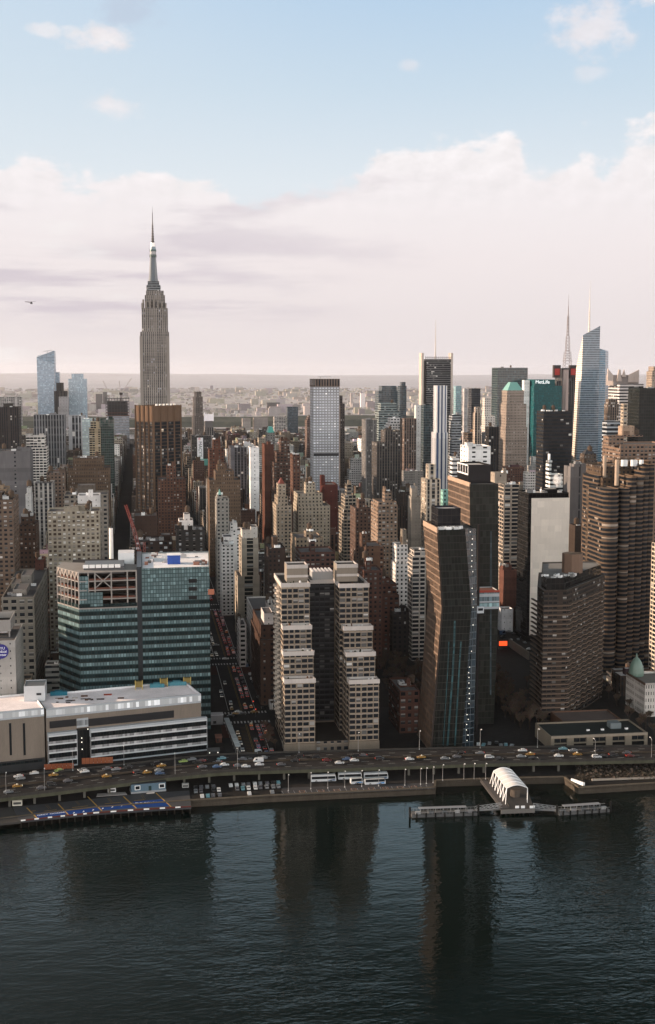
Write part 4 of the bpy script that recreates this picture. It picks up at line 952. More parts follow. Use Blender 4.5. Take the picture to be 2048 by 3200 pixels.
    r2 = thing('glass_tower', 'taller dark glass tower with copper-lined flank behind the bent tower', 'tower', (at(1510, 2200, Y2).x, Y2 + 20, 3))
    P = [(at(a, py, Y2).x, at(b_, py, Y2).x, 3.0 if py > 2200 else at(1510, py, Y2).z) for (py, a, b_) in rows]; w = MB(); fr = MB(); rf = MB()
    for (a0, b0, z0), (a1, b1, z1) in zip(P, P[1:]):
        v0, v1 = (z0 - 3) / 3.75, (z1 - 3) / 3.75
        w.face([(a0, Y2 + D2, z0), (a0, Y2, z0), (a1, Y2, z1), (a1, Y2 + D2, z1)], 0, cop, [(0, v0), (30, v0), (30, v1), (0, v1)])
        fr.face([(a0, Y2, z0), (b0, Y2, z0), (b1, Y2, z1), (a1, Y2, z1)], 0, (.026, .028, .024), [(0, v0), (9, v0), (9, v1), (0, v1)])
        fr.face([(b0, Y2, z0), (b0, Y2 + D2, z0), (b1, Y2 + D2, z1), (b1, Y2, z1)], 0, (.02, .02, .02), [(0, v0), (9, v0), (9, v1), (0, v1)])
        fr.face([(b0, Y2 + D2, z0), (a0, Y2 + D2, z0), (a1, Y2 + D2, z1), (b1, Y2 + D2, z1)], 0, (.02, .02, .02), [(0, v0), (9, v0), (9, v1), (0, v1)])
    a1, b1, z1 = P[-1]; rf.face([(a1, Y2, z1 - .5), (b1, Y2, z1 - .5), (b1, Y2 + D2, z1 - .5), (a1, Y2 + D2, z1 - .5)], 0, (.1, .1, .1))
    w.box(a1 - .1, a1 + .6, Y2, Y2 + D2, z1 - 1.4, z1 + 1, 1, (.34, .24, .18))
    w.build('copper_wall', ['copper_skin', 'plain'], r2); fr.build('glass_wall', 'glass_dark', r2); rf.build('roof', 'roof', r2)
    xa, xb = at(1464, 1480, 717).x, at(1534, 1480, 717).x; zt = at(1500, 1452, 717).z; f = MB()
    f.prism(rect(xa, xb, 717, 743), z1 - .5, zt, 0, (.010, .010, .012), 3, 4, 3, 1, .4, 1, (.02, .02, .02), None, (.4, .38, .37)); f.build('bulkhead', ['metal', 'plain'], r2)
    f = MB(); zm_ = z1 + (zt - z1) * .45
    for k in range(5): f.box(xa - .25, xa + .05, 717 + k * 6, 717.6 + k * 6, zm_, zt, 0, (.55, .53, .52))
    f.box(xa - .25, xa + .05, 717, 742, zt - .8, zt, 0, (.55, .53, .52)); f.box(xa - .25, xa + .05, 717, 742, zm_ - .4, zm_ + .4, 0, (.55, .53, .52)); f.build('steel_frame', 'plain', r2)
    f = MB(); p_, q_ = at(1533, 1660, Y2 - .1), at(1530, 2290, Y2 - .1); f.face([(q_.x, Y2 - .1, 20), (q_.x + .8, Y2 - .1, 20), (p_.x + .8, Y2 - .1, p_.z), (p_.x, Y2 - .1, p_.z)], 0, (.06, .08, .095), [(0, 0), (1, 0), (1, 30), (0, 30)]); f.build('glass_reveal', 'glass_teal', r2)
    reg(r2, [(P[2][0], max(P[1][1], P[2][1]), Y2, Y2 + D2, 3, z1)], Y2, 1408, 1560, 2300, 'taller dark glass tower', 1700)
    # skybridge
    xa, xb = at(1491, 1870, 689).x, at(1561, 1870, 689).x; z0, z1 = at(1525, 1903, 689).z, at(1525, 1848, 689).z
    sb = thing('skybridge', 'pale blue glass skybridge joining the two dark glass towers', 'skybridge', ((xa + xb) / 2, 697, z0))
    f = MB(); zm_ = z0 + (z1 - z0) * .36; f.prism(rect(xa, xb, 689, 704.7), zm_, z1, 0, (.10, .15, .175), 1.5, 4.2, zm_, .6, .3, 1, (.3, .3, .3), None, (.2, .1, .08)); f.wall((xa, 688.9), (xb, 688.9), z0, zm_ - .3, 0, (.20, .32, .34), 1.5, 6.2, z0); f.slab(rect(xa, xb, 689, 704.7), z0 - .5, z0, 1, (.05, .05, .05)); f.slab(rect(xa + .1, xb - .1, 689.1, 704.6), z0, zm_, 1, (.05, .07, .08)); f.build('bridge_glazing', ['glass_band', 'plain'], sb)
    f = MB(); f.box(xa, xb, 688.6, 688.95, z1 - .6, z1 + .6, 0, (.35, .07, .05)); f.build('red_guard', 'plain', sb)
    q = at(1502, 1905, 685); t = thing('hoist_car', 'pale construction hoist car hanging beneath the skybridge', 'hoist', (q.x, 686, q.z)); f = MB(); f.box(q.x - 1.9, q.x + 1.9, 684.8, 687.4, q.z - 2, q.z + 1.5, 0, (.45, .47, .5)); f.build('cab', 'smooth', t); f = MB(); f.box(q.x - 1.4, q.x + 1.4, 684.7, 684.79, q.z - .6, q.z + .8, 0, (.1, .12, .14)); f.build('window', 'auto_glass', t)
    f = MB(); f.beam((q.x - .6, 688, 3), (q.x - .6, 688, at(1502, 1640, 687).z), 1.2, 0, (.035, .03, .03)); f.build('mast', 'plain', t)
curtain('copper_skin', .22, .20, .9, .03, 1.35, mull=(.15, .10, .07), rough=.4)
curtain('glass_far2', .10, .12, .6, .05, 1.5, mull=(.04, .055, .065), lit=.0)
bent_tower()

def banded_slab():
    Y = 705; fl = 2.72
    r = thing('apartment_tower', 'dark brown apartment slab ringed by balcony bands, octagonal drum on its roof', 'apartment tower', (at(1740, 2250, Y).x, Y + 30, 3))
    p0, p1, p2, p3 = at(1677, 2000, Y + 15), at(1697, 2000, Y), at(1770, 2000, Y), at(1886, 2000, Y + 49)
    p5 = at(1680, 2000, Y + 66); P = [(p0.x, Y + 15), (p1.x, Y), (p2.x, Y), (p3.x, Y + 49), (p3.x + 2, Y + 66), (p5.x, Y + 66)]
    zt = at(1735, 1845, Y).z; w = MB(); rf = MB()
    w.prism(P, 3, zt, 0, (.055, .042, .034), 2.6, fl, 3, .5, .4, 1, (.16, .13, .11), rf, (.2, .19, .18))
    Q = inset(P, 2.2); zc = zt + 6.8; w.prism(Q, zt - .5, zc, 2, (.014, .013, .013), 2.4, 3.5, 3, .8, .4, 1, (.12, .10, .085), rf, (.22, .21, .20))
    w.build('wall', ['slab_band', 'plain', 'glass_dark'], r); rf.build('roof', 'roof', r)
    z = 3 + fl * 2; a2, a3 = Vector(P[2]), Vector(P[3]); d = (a3 - a2); L = d.length; d.normalize(); nn = Vector((d.y, -d.x)); ntooth = 7
    while z < zt - 2.6 * fl:
        f = MB(); o = [(P[0][0] - .7, P[0][1] + 10), (P[0][0] - .7, P[0][1]), (P[1][0] - .3, P[1][1] - .8), (P[2][0] + .2, P[2][1] - .8)]
        for k in range(ntooth):
            m1 = a2 + d * (L * (k + .15) / ntooth) + nn * 1.7; m2 = a2 + d * (L * (k + .95) / ntooth) + nn * .5; o += [tuple(m1), tuple(m2)]
        inner = [(P[3][0] - .6, P[3][1] + .2), (P[2][0] - .5, P[2][1] + 1), (P[1][0], P[1][1] + 1), (P[0][0] + .6, P[0][1] + .6), (P[0][0] + .6, P[0][1] + 10)]
        n_ = len(o)
        for i in range(n_ - 1): f.face([(*o[i], z - .28), (*o[i + 1], z - .28), (*o[i + 1], z + .32), (*o[i], z + .32)], 0, (.17, .12, .09))
        ring = o + inner
        f.face([(*a, z + .32) for a in ring], 0, (.12, .09, .07)); f.face([(*a, z - .28) for a in reversed(ring)], 0, (.09, .065, .05)); f.build('balcony', 'plain', r); z += fl
    q = at(1789, 1760, Y + 26); f = MB(); zd = at(1789, 1733, Y + 20).z
    oc = [(q.x + 6.1 * math.cos(math.pi / 8 + k * math.pi / 4), Y + 26 + 6.1 * math.sin(math.pi / 8 + k * math.pi / 4)) for k in range(8)]
    f.prism(oc, zc - .8, zd, 0, (.20, .13, .095), 4, 4, 3, 1.2, .5, 0, (.22, .16, .12), None, (.05, .045, .04)); f.build('roof_drum', 'plain', r)
    rr = random.Random(2)
    for k in range(14):
        x = rr.uniform(P[1][0] + 3, P[2][0] + 8); y = Y + rr.uniform(5, 16); put(UNIT_ME[rr.randrange(3)], 'roof_unit', r, (x, y, zc - .8), rr.uniform(.5, .9), rr.random())
    reg(r, [(P[0][0], P[3][0], Y, Y + 66, 3, zc)], Y, 1675, 1886, 2255, 'banded brown slab', 2000)
    # plinth with terraces beside it
    t = thing('parking_podium', 'low brown podium with sloping plaza at the foot of the banded slab', 'podium', (at(1850, 2230, 689).x, 687, 3)); f = MB(); f.prism(rect(at(1760, 2240, 681).x, at(1943, 2240, 681).x, 681, 703), 3, 9.5, 0, (.15, .085, .06), par=.8, cap=0, roofc=(.13, .10, .09)); f.build('podium_wall', 'plain', t)
banded_slab()

def round_bay_tower():
    r = thing('apartment_tower', 'very tall beige tower of clustered half-round bays at the right edge', 'apartment tower', (at(1950, 2100, 812).x, 832, 3))
    cc = (.125, .086, .06)
    bays = [(1866, 9, 1487, 835), (1902, 27, 1529, 808), (1946, 17, 1527, 810), (1968, 15, 1489, 814), (1990, 15, 1490, 816), (2008, 13, 1453, 820), (2024, 13, 1453, 822)]
    for (px, rp, yt, Y) in bays:
        x = at(px, 1800, Y).x; rad = rp * Y / F; zt = at(px, yt, Y - rad).z; f = MB(); q = [(x - rad * math.cos(math.pi * k / 10), Y - rad * math.sin(math.pi * k / 10)) for k in range(11)] + [(x + rad, Y + 26), (x - rad, Y + 26)]
        f.prism(q, 3, zt, 0, cc, 2.4, 2.95, 3, .8, .3, 1, cc, None, (.15, .12, .1)); z = 5.95
        while z < zt - 1 and rp in (9, 27): f.slab(inset(q, -.22), z - .40, z + .36, 1, cc); z += 2.95
        f.build('round_bay', ['bay_ribbon', 'plain'], r)
    w = MB(); rf = MB(); bx = []
    for (a, b_, yt, Y, dp) in ((1880, 1962, 1531, 822, 30), (1882, 1990, 1492, 829, 40), (1928, 2030, 1455, 835, 40), (1960, 2032, 1441, 841, 30), (1876, 1926, 1458, 838, 30)):
        xa, xb = at(a, 1600, Y).x, at(b_, 1600, Y).x; zt = at((a + b_) / 2, yt, Y).z; w.prism(rect(xa, xb, Y, Y + dp), 3, zt, 0, (.10, .07, .05), 3, 2.95, 3, 1, .5, 1, cc, rf, (.15, .13, .12)); bx.append((xa, xb, Y, Y + dp, 3, zt))
    w.build('wall', ['punch', 'plain'], r); rf.build('roof', 'roof', r)
    for (px, rp, y0_, y1_, Y) in ((1929, 7, 1437, 1487, 820), (1890, 6, 1424, 1462, 838)):
        x = at(px, 1450, Y).x; f = MB(); f.cyl(x, Y, at(px, y1_ + 30, Y).z, at(px, y0_, Y).z, rp * Y / F, n=16, mi=0, c=(.34, .26, .20)); f.build('service_shaft', 'plain', r)
    for (px, Y) in ((1948, 826), (1955, 826), (1978, 828), (1986, 828), (2005, 832)):
        x = at(px, 1440, Y).x; f = MB(); z = at(px, 1452, Y).z - 1; f.cyl(x, Y, z, z + 4.2, 1.5, 1.5, 10, 0, (.5, .5, .5)); f.build('roof_unit', 'smooth', r)
    reg(r, bx, 802, 1858, 2036, 2110, 'tower of round bays', 1750)
facade('bay_ribbon', 1.0, .60, pb=.10, lit=.0006, blind=(.13, .11, .095))
round_bay_tower()

def garage():
    Y = 648; A, Bc = at(1722, 2340, Y), at(2024, 2330, Y); zt = at(1872, 2296, Y).z; c = (.21, .175, .135)
    r = thing('depot_building', 'low long beige brick depot with five wide openings beside the highway', 'depot', ((A.x + Bc.x) / 2, Y, 3))
    w = MB(); rf = MB(); x0, x1 = A.x, Bc.x; w.prism(rect(x0, x1, Y + .9, Y + 28), 3, zt, 0, c, par=.9, cap=0, roof=rf, roofc=(.035, .04, .038))
    n_ = 5; Wd = (x1 - x0) / n_
    for k in range(n_ + 1):
        xa = x0 + (k - .5) * Wd * .34 * 0 + k * Wd; wd = Wd * .34; a = max(x0, xa - wd / 2) if k else x0; b_ = min(x1, xa + wd / 2) if k < n_ else x1
        w.box(a, b_, Y, Y + .89, 3, zt, 0, c)
    w.box(x0, x1, Y - .05, Y + .88, zt - 1.2, zt + .15, 0, (.25, .21, .165)); w.box(x0, x1, Y + .1, Y + .86, zt - 4.4, zt - 3.9, 0, c); w.build('wall', 'plain', r); rf.build('roof', 'roof', r)
    for k in range(n_):
        a, b_ = x0 + k * Wd + Wd * .17, x0 + (k + 1) * Wd - Wd * .17
        f = MB(); f.box(a, b_, Y + .6, Y + .85, 3, zt - 4.4, 0, (.012, .012, .012)); f.build('garage_door', 'plain', r)
        for q in (0, 1): f = MB(); m_ = (a + b_) / 2; f.box(a + .3 if q == 0 else m_ + .2, m_ - .2 if q == 0 else b_ - .3, Y + .5, Y + .85, zt - 3.6, zt - 1.6, 0, (.03, .03, .028)); f.build('window', 'auto_glass', r)
    f = MB(); xa = at(1905, 2270, 663).x; f.box(xa, xa + 6, 661, 667, zt - .9, zt + 2.2, 0, (.14, .17, .18)); f.build('roof_unit', 'smooth', r)
    for px in (1840, 1885, 1960): put(UNIT_ME[1], 'roof_unit', r, (at(px, 2280, 658).x, 659, zt - .9), .5)
    reg(r, [(x0, x1, Y, Y + 28, 3, zt)], Y, 1680, 2027, 2343, 'beige depot', 2310)
garage()

def corner_white():
    r = B('stone_building', 'white stone building with a green copper dome on its corner', 'building', 706, [(2017, 2110, 2136)], 'punch_pair', (.42, .39, .36), 3.2, 4.0, depth=30, ybot=2250, mark='white building with green dome', roofc=(.2, .18, .16))
    Y = 734; x = at(2017, 2136, 706).x + 4; z = at(2017, 2136, 706).z; f = MB(); g_ = (.13, .20, .16)
    prof = [(4.4, 0), (4.6, 2), (4.2, 5), (3.2, 8), (1.9, 10.2), (.6, 11.4), (.25, 13.6)]
    for (ra, za), (rb, zb) in zip(prof, prof[1:]): f.cyl(x, Y - 4, z - 1 + za, z - 1 + zb, ra, rb, 16, 0, g_, top=False)
    f.build('dome', 'smooth', r, smooth=True)
    f = MB(); q = at(2017, 2136, 706); f.box(q.x - .5, q.x - .02, 705.5, 735.5, q.z - 1.0, q.z + .3, 0, (.12, .08, .06)); f.box(q.x, q.x + 20, 705.5, 705.98, q.z - 1.0, q.z + .3, 0, (.3, .27, .25)); f.build('cornice', 'plain', r)
    f = MB(); f.box(q.x + 3, q.x + 8, 729, 736, q.z - 1, q.z + 5, 0, (.42, .42, .44)); f.build('bulkhead', 'smooth', r)
corner_white()

# ---------------------------------------------------------------- distant towers with shapes of their own
def loft(name, rings, mats, parent, cols, us, fl=3.9, close=True):
    """rings: list of (z, [(x, y), ...]) joined by faces; one colour / material per side"""
    w = MB()
    for (z0, r0), (z1, r1) in zip(rings, rings[1:]):
        n_ = len(r0); v = lambda z: (z - 3) / fl
        za = z0 if isinstance(z0, (list, tuple)) else [z0] * n_; zb = z1 if isinstance(z1, (list, tuple)) else [z1] * n_
        for i in range(n_):
            j = (i + 1) % n_; w.face([(*r0[i], za[i]), (*r0[j], za[j]), (*r1[j], zb[j]), (*r1[i], zb[i])], cols[i][0], cols[i][1], [(0, v(za[i])), (us[i], v(za[j])), (us[i], v(zb[j])), (0, v(zb[i]))])
    z1, r1 = rings[-1]; n_ = len(r1); zb = z1 if isinstance(z1, (list, tuple)) else [z1] * n_
    if close: w.face([(*r1[i], zb[i]) for i in range(n_)], 0, (.3, .33, .36))
    return w.build(name, mats, parent)
def spire(b, x, y, z0, z1, r0, r1, c, n_=6): b.cyl(x, y, z0, z1, r0, r1, n_, 0, c)

def crystal_tower():
    Y = 2150
    r = thing('glass_tower', 'faceted pale blue glass tower with a slanting tip and a tall thin spire', 'skyscraper', (at(1840, 1400, Y).x, Y + 25, 3))
    g1, g2, g3 = (.085, .125, .155), (.11, .16, .19), (.06, .14, .19)
    X = lambda px, Yy=Y: at(px, 1300, Yy).x
    zt = lambda py: at(1840, py, Y).z
    A0, B0, C0 = (X(1800), Y), (X(1866), Y - 2), (X(1902), Y + 8)
    rings = [(3, [(X(1787, Y + 35), Y + 35), A0, (X(1871), Y - 2), (X(1871), Y + 45)]), (zt(1150), [(X(1798, Y + 35), Y + 35), (X(1816), Y), (X(1868), Y - 2), (X(1868), Y + 45)]),
             ([zt(1062), zt(1047), zt(1018), zt(1030)], [(X(1814, Y + 35), Y + 35), (X(1819), Y + 3), (X(1870), Y), (X(1870), Y + 40)])]
    loft('glass_wall', rings, ['glass_far', 'glass_far3'], r, [(1, (.42, .38, .33)), (0, g1), (0, g3), (0, g1)], [10, 12, 10, 12])
    rings = [(3, [(X(1871), Y + 6), (X(1896), Y + 8), (X(1903, Y + 45), Y + 45), (X(1871), Y + 45)]), ([zt(1087), zt(1096), zt(1096), zt(1087)], [(X(1868), Y + 6), (X(1894), Y + 9), (X(1897, Y + 45), Y + 45), (X(1868), Y + 45)])]
    loft('glass_wall', rings, ['glass_far'], r, [(0, (.07, .17, .24)), (0, g2), (0, g2), (0, g2)], [8, 9, 8, 8])
    f = MB(); x = X(1836, Y + 20); spire(f, x, Y + 20, zt(1045), zt(985), 1.9, 1.3, (.5, .45, .4)); spire(f, x, Y + 20, zt(985), zt(930), 1.2, .7, (.5, .45, .4)); spire(f, x, Y + 20, zt(930), zt(872), .6, .2, (.45, .42, .4))
    for k in range(8): f.cyl(x, Y + 20, zt(1040 - k * 13), zt(1040 - k * 13) + .8, 2.3 - k * .15, n=6, c=(.42, .38, .36))
    f.build('spire', 'plain', r)
    reg(r, [(X(1790), X(1903), Y, Y + 45, 3, zt(1030))], Y, 1785, 1903, 1430, 'blue faceted glass tower', 1200)
curtain('glass_far3', .02, .45, .3, .02, 1.9, mull=(.55, .47, .40))
crystal_tower()

def antenna_tower():
    Y = 2330; X = lambda px: at(px, 1200, Y).x; z = lambda py: at(1770, py, Y).z
    r = B('office_tower', 'dark tower with red sign panels and a lattice mast beside the blue glass tower', 'skyscraper', Y, [(1740, 1800, 1190), (1756, 1800, 1150, 4, 40)], 'pier_dark', 'grey', 4, 4, depth=50, ybot=1300, mark='lattice-masted tower')
    f = MB(); f.cyl(X(1765), Y - 2, z(1290), z(1155), 7, 7, 18, 0, (.22, .19, .18)); f.build('round_corner', 'metal', r)
    for (a, b_) in ((1729, 1750), (1779, 1799)):
        f = MB(); f.box(X(a), X(b_), Y - 4, Y + 5, z(1180), z(1141), 0, (.07, .06, .06)); f.build('sign_panel', 'plain', r)
        f = MB(); f.box(X(a) + 1.5, X(b_) - 2, Y - 4.4, Y - 4.02, z(1172), z(1152), 0, (.45, .06, .05)); f.build('red_sign', 'plain', r)
    f = MB(); x = X(1783); y = Y + 20; c = (.26, .22, .21)
    def lat(z0, z1, w0, w1, n_):
        for i in range(n_):
            a, b_ = i / n_, (i + 1) / n_; wa, wb = w0 + (w1 - w0) * a, w0 + (w1 - w0) * b_; za, zb = z0 + (z1 - z0) * a, z0 + (z1 - z0) * b_
            for sx, sy in ((1, 1), (1, -1), (-1, -1), (-1, 1)):
                f.beam((x + sx * wa, y + sy * wa, za), (x + sx * wb, y + sy * wb, zb), .55, 0, c); f.beam((x + sx * wa, y + sy * wa, za), (x - sy * wb, y + sx * wb, zb), .4, 0, c)
    lat(z(1150), z(1100), 6.5, 5.0, 5); lat(z(1100), z(1050), 3.6, 2.6, 5); lat(z(1050), z(985), 1.8, 1.1, 6); spire(f, x, y, z(985), z(955), .9, .7, c); spire(f, x, y, z(955), z(918), .45, .2, c)
    for k in range(7): f.box(x - 7 + k, x + 7 - k, y - 7 + k, y + 7 - k, z(1128 - 8 * k), z(1128 - 8 * k) + .8, 0, c)
    f.build('lattice_mast', 'plain', r)
antenna_tower()

def screened_tower():
    Y = 2350; X = lambda px: at(px, 1200, Y).x; z = lambda py: at(1365, py, Y).z
    r = B('office_tower', 'grey louvred tower with pale screen walls at its corners and a needle mast', 'skyscraper', Y, [(1334, 1412, 1122)], 'ribbon_wide', (.17, .165, .165), 3, 4, depth=45, ybot=1420, mark='needle-masted grey tower')
    for (a, b_) in ((1317, 1324), (1409, 1415)):
        f = MB(); f.box(X(a), X(b_), Y - 1, Y + 20, 3, z(1103), 0, (.40, .34, .30)); f.build('screen_wall', 'plain', r)
    f = MB(); f.box(X(1325), X(1334), Y + 6, Y + 30, 3, z(1128), 0, (.10, .09, .085)); f.build('side_bay', 'ribbon', r)
    f = MB(); 
    for k in range(13): f.beam((X(1330 + k * 6.6), Y - .5, z(1126)), (X(1330 + k * 6.6), Y - .5, z(1113)), .8, 0, (.25, .23, .22))
    f.box(X(1330), X(1410), Y - .8, Y, z(1119), z(1117), 0, (.28, .26, .25)); f.build('roof_screen', 'plain', r)
    f = MB(); spire(f, X(1368), Y + 20, z(1122), z(1050), 1.5, .9, (.42, .38, .36)); spire(f, X(1368), Y + 20, z(1050), z(998), .8, .3, (.42, .38, .36)); f.build('mast', 'plain', r)
screened_tower()

def slant_glass_tower():
    Y = 3500; X = lambda px, y=Y: at(px, 1200, y).x; z = lambda py: at(150, py, Y).z
    r = thing('glass_tower', 'pale blue glass tower with a slanted glass crown at the far left', 'skyscraper', (X(145), Y + 20, 3)); g1, g2 = (.22, .29, .36), (.16, .25, .33)
    loft('glass_wall', [(3, [(X(118), Y), (X(166), Y), (X(175), Y + 30), (X(118), Y + 50)]), ([z(1119), z(1138), z(1138), z(1119)], [(X(117), Y), (X(171), Y), (X(174), Y + 30), (X(117), Y + 50)])], ['glass_far'], r, [(0, g1), (0, g2), (0, g1), (0, g1)], [12, 9, 9, 12])
    loft('slanted_crown', [([z(1119), z(1138), z(1138), z(1119)], [(X(117), Y), (X(171), Y), (X(174), Y + 30), (X(117), Y + 50)]), ([z(1117), z(1095), z(1098), z(1110)], [(X(117), Y), (X(172), Y), (X(174), Y + 30), (X(117), Y + 50)])], ['glass_far'], r, [(0, (.12, .2, .27)), (0, g2), (0, g1), (0, g1)], [8, 6, 6, 8])
    f = MB(); f.beam((X(138), Y + 10, z(1098)), (X(165), Y + 10, z(1094)), 1.2, 0, (.3, .3, .3)); f.beam((X(150), Y + 10, z(1110)), (X(150), Y + 10, z(1096)), 1.2, 0, (.3, .3, .3)); f.build('roof_crane', 'plain', r)
    reg(r, [(X(117), X(174), Y, Y + 50, 3, z(1110))], Y, 117, 174, 1295, 'slant-topped far glass tower', 1180)
slant_glass_tower()

def frame_tower():
    Y = 3450; X = lambda px: at(px, 1300, Y).x; z = lambda py: at(368, py, Y).z
    r = thing('unfinished_tower', 'unfinished steel-framed tower topped by cranes beside the spired skyscraper', 'tower', (X(368), Y + 15, 3)); f = MB(); f.prism(rect(X(334), X(404), Y, Y + 40), 3, z(1300), 0, (.22, .20, .20), 4, 4.2, 3, 1, .5, 1); f.build('wall', ['glass_far', 'plain'], r)
    for k in range(7): f = MB(); f.slab(rect(X(331), X(405), Y - 1, Y + 40), z(1300 - 9 * k), z(1299 - 9 * k) + .3, 0, (.16, .07, .05) if k in (0, 1) else (.07, .07, .075)); f.build('floor_slab', 'plain', r)
    f = MB(); f.box(X(336), X(400), Y + 14, Y + 30, z(1300), z(1256), 0, (.06, .055, .055)); f.build('core_wall', 'plain', r)
    for k in range(9):
        f = MB(); x = X(332 + 9 * k); f.beam((x, Y, z(1300)), (x, Y, z(1246 if k % 4 else 1240)), 1.4, 0, (.09, .09, .095)); f.build('steel_column', 'plain', r)
    for (bx, tx, ty, lab) in ((342, 324, 1190, 'far tower crane with boom leaning left, leftmost above the unfinished tower'), (378, 375, 1190, 'far tower crane with almost upright boom above the unfinished tower'), (380, 413, 1183, 'far tower crane with long boom leaning towards the spired skyscraper')):
        t = thing('tower_crane', lab, 'crane', (X(bx), Y + 20, z(1256)), 'cranes on the unfinished far tower'); cc = (.34, .28, .27); f = MB(); f.beam((X(bx), Y + 20, z(1256)), (X(bx), Y + 20, z(1228)), 3.0, 0, cc); f.build('mast', 'plain', t)
        f = MB(); f.beam((X(bx), Y + 20, z(1230)), (X(tx), Y + 20, z(ty)), 1.8, 0, (.42, .36, .35)); f.build('boom', 'plain', t); f = MB(); f.box(X(bx) - 5, X(bx) + 6, Y + 17, Y + 23, z(1234), z(1227), 0, (.5, .47, .46)); f.build('cab', 'plain', t)
    reg(r, [(X(331), X(405), Y, Y + 40, 3, z(1246))], Y, 331, 405, 1360, 'unfinished steel tower', 1270)
frame_tower()

def white_grid_tower():
    Y = 1800
    r = B('apartment_tower', 'slim pale tower with an even grid of square windows and a brown crown', 'apartment tower', Y, [(979, 1061, 1206)], 'grid', (.27, .265, .275), 4.0, 3.85, depth=32, ybot=1520, mark='pale gridded tower')
    x0, x1 = at(979, 1206, Y).x, at(1061, 1206, Y).x; z0, z1 = at(1020, 1208, Y).z, at(1020, 1184, Y).z
    f = MB(); f.prism(rect(x0 - .6, x1 + .6, Y - .6, Y + 32.6), z0, z1, 0, (.16, .12, .10), 4, 12, z0, .5, .4, 1, (.25, .2, .17), None, (.3, .28, .27), bottom=True); f.build('crown', ['pier', 'plain'], r)
    f = MB(); f.beam((x0 + 12, Y + 10, z1), (x0 + 12, Y + 10, z1 + 3), .8, 0, (.4, .4, .4)); f.beam((x0 + 8, Y + 10, z1 + 3), (x1 - 10, Y + 10, z1 + 3), 1.0, 0, (.4, .38, .38)); f.build('roof_rig', 'plain', r)
    f = MB(); z_ = at(1020, 1421, Y).z; f.box(x0 + .8, x1 - .8, Y - .15, Y - .02, z_ - 2, z_ + 2, 0, (.05, .05, .055)); f.build('dark_floor_band', 'grid', r)
white_grid_tower()

def teal_sign_tower():
    Y = 2090
    r = B('office_tower', 'bright teal glass office tower with a white name high on its front', 'office tower', Y, [(1642, 1757, 1206), (1647, 1735, 1186, 2, 45)], 'glass_teal2', (.005, .095, .105), 2.2, 3.9, depth=48, ybot=1300, mark='teal glass tower')
    q = at(1696, 1194, Y + 1.8); lettering('MetLife', 8.2, r, (q.x, Y + 1.7, q.z), (R(90), 0, 0), 'lamp_soft', extrude=.2)
curtain('glass_teal2', .12, .5, .5, .02, 1.25, mull=(.003, .05, .055), rough=.15)
emis('lamp_soft', (.85, .9, .9), .35)
teal_sign_tower()

def peaked_white():
    Y = 2000; X = lambda px: at(px, 1200, Y).x; z = lambda py: at(1950, py, Y).z
    r = B('office_tower', 'white office slab with dark window strips and peaked roof fins behind the dark glass tower', 'office tower', Y, [(1937, 2012, 1200)], 'ribbon', (.40, .375, .37), 4, 5, depth=50, ybot=1265, mark='white slab with peaked roof')
    f = MB(); f.box(X(1925), X(2005), Y + 12, Y + 45, z(1205), z(1172), 0, (.26, .23, .22)); f.build('roof_block', 'plain', r)
    for (pts) in (((1905, 1190), (1905, 1152), (1922, 1172), (1922, 1190)), ((1935, 1192), (1939, 1155), (1945, 1155), (1949, 1192)), ((1950, 1178), (1956, 1155), (1963, 1178)), ((1970, 1172), (2003, 1155), (2003, 1195), (1970, 1195))):
        f = MB(); P = [(X(a), z(b_)) for a, b_ in pts]
        for y_, rev in ((Y + 8, False), (Y + 11, True)): f.face([(x, y_, zz_) for x, zz_ in (P[::-1] if rev else P)], 0, (.38, .32, .29))
        n_ = len(P)
        for i in range(n_): a, b_ = P[i], P[(i + 1) % n_]; f.face([(a[0], Y + 8, a[1]), (b_[0], Y + 8, b_[1]), (b_[0], Y + 11, b_[1]), (a[0], Y + 11, a[1])], 0, (.38, .32, .29))
        f.build('roof_fin', 'plain', r)
peaked_white()

def green_pyramid():
    r = B('stone_tower', 'pinkish stone tower with corner turrets and a green copper pyramid roof', 'tower', 1700, [(1556, 1648, 1335), (1560, 1646, 1262, 1.5), (1566, 1638, 1220, 4)], 'punch_pair', (.245, .20, .17), 4.2, 3.8, depth=42, ybot=1460, mark='tower with green pyramid roof', extras=(('pyr', 11, (.16, .33, .29), .42),))
green_pyramid()

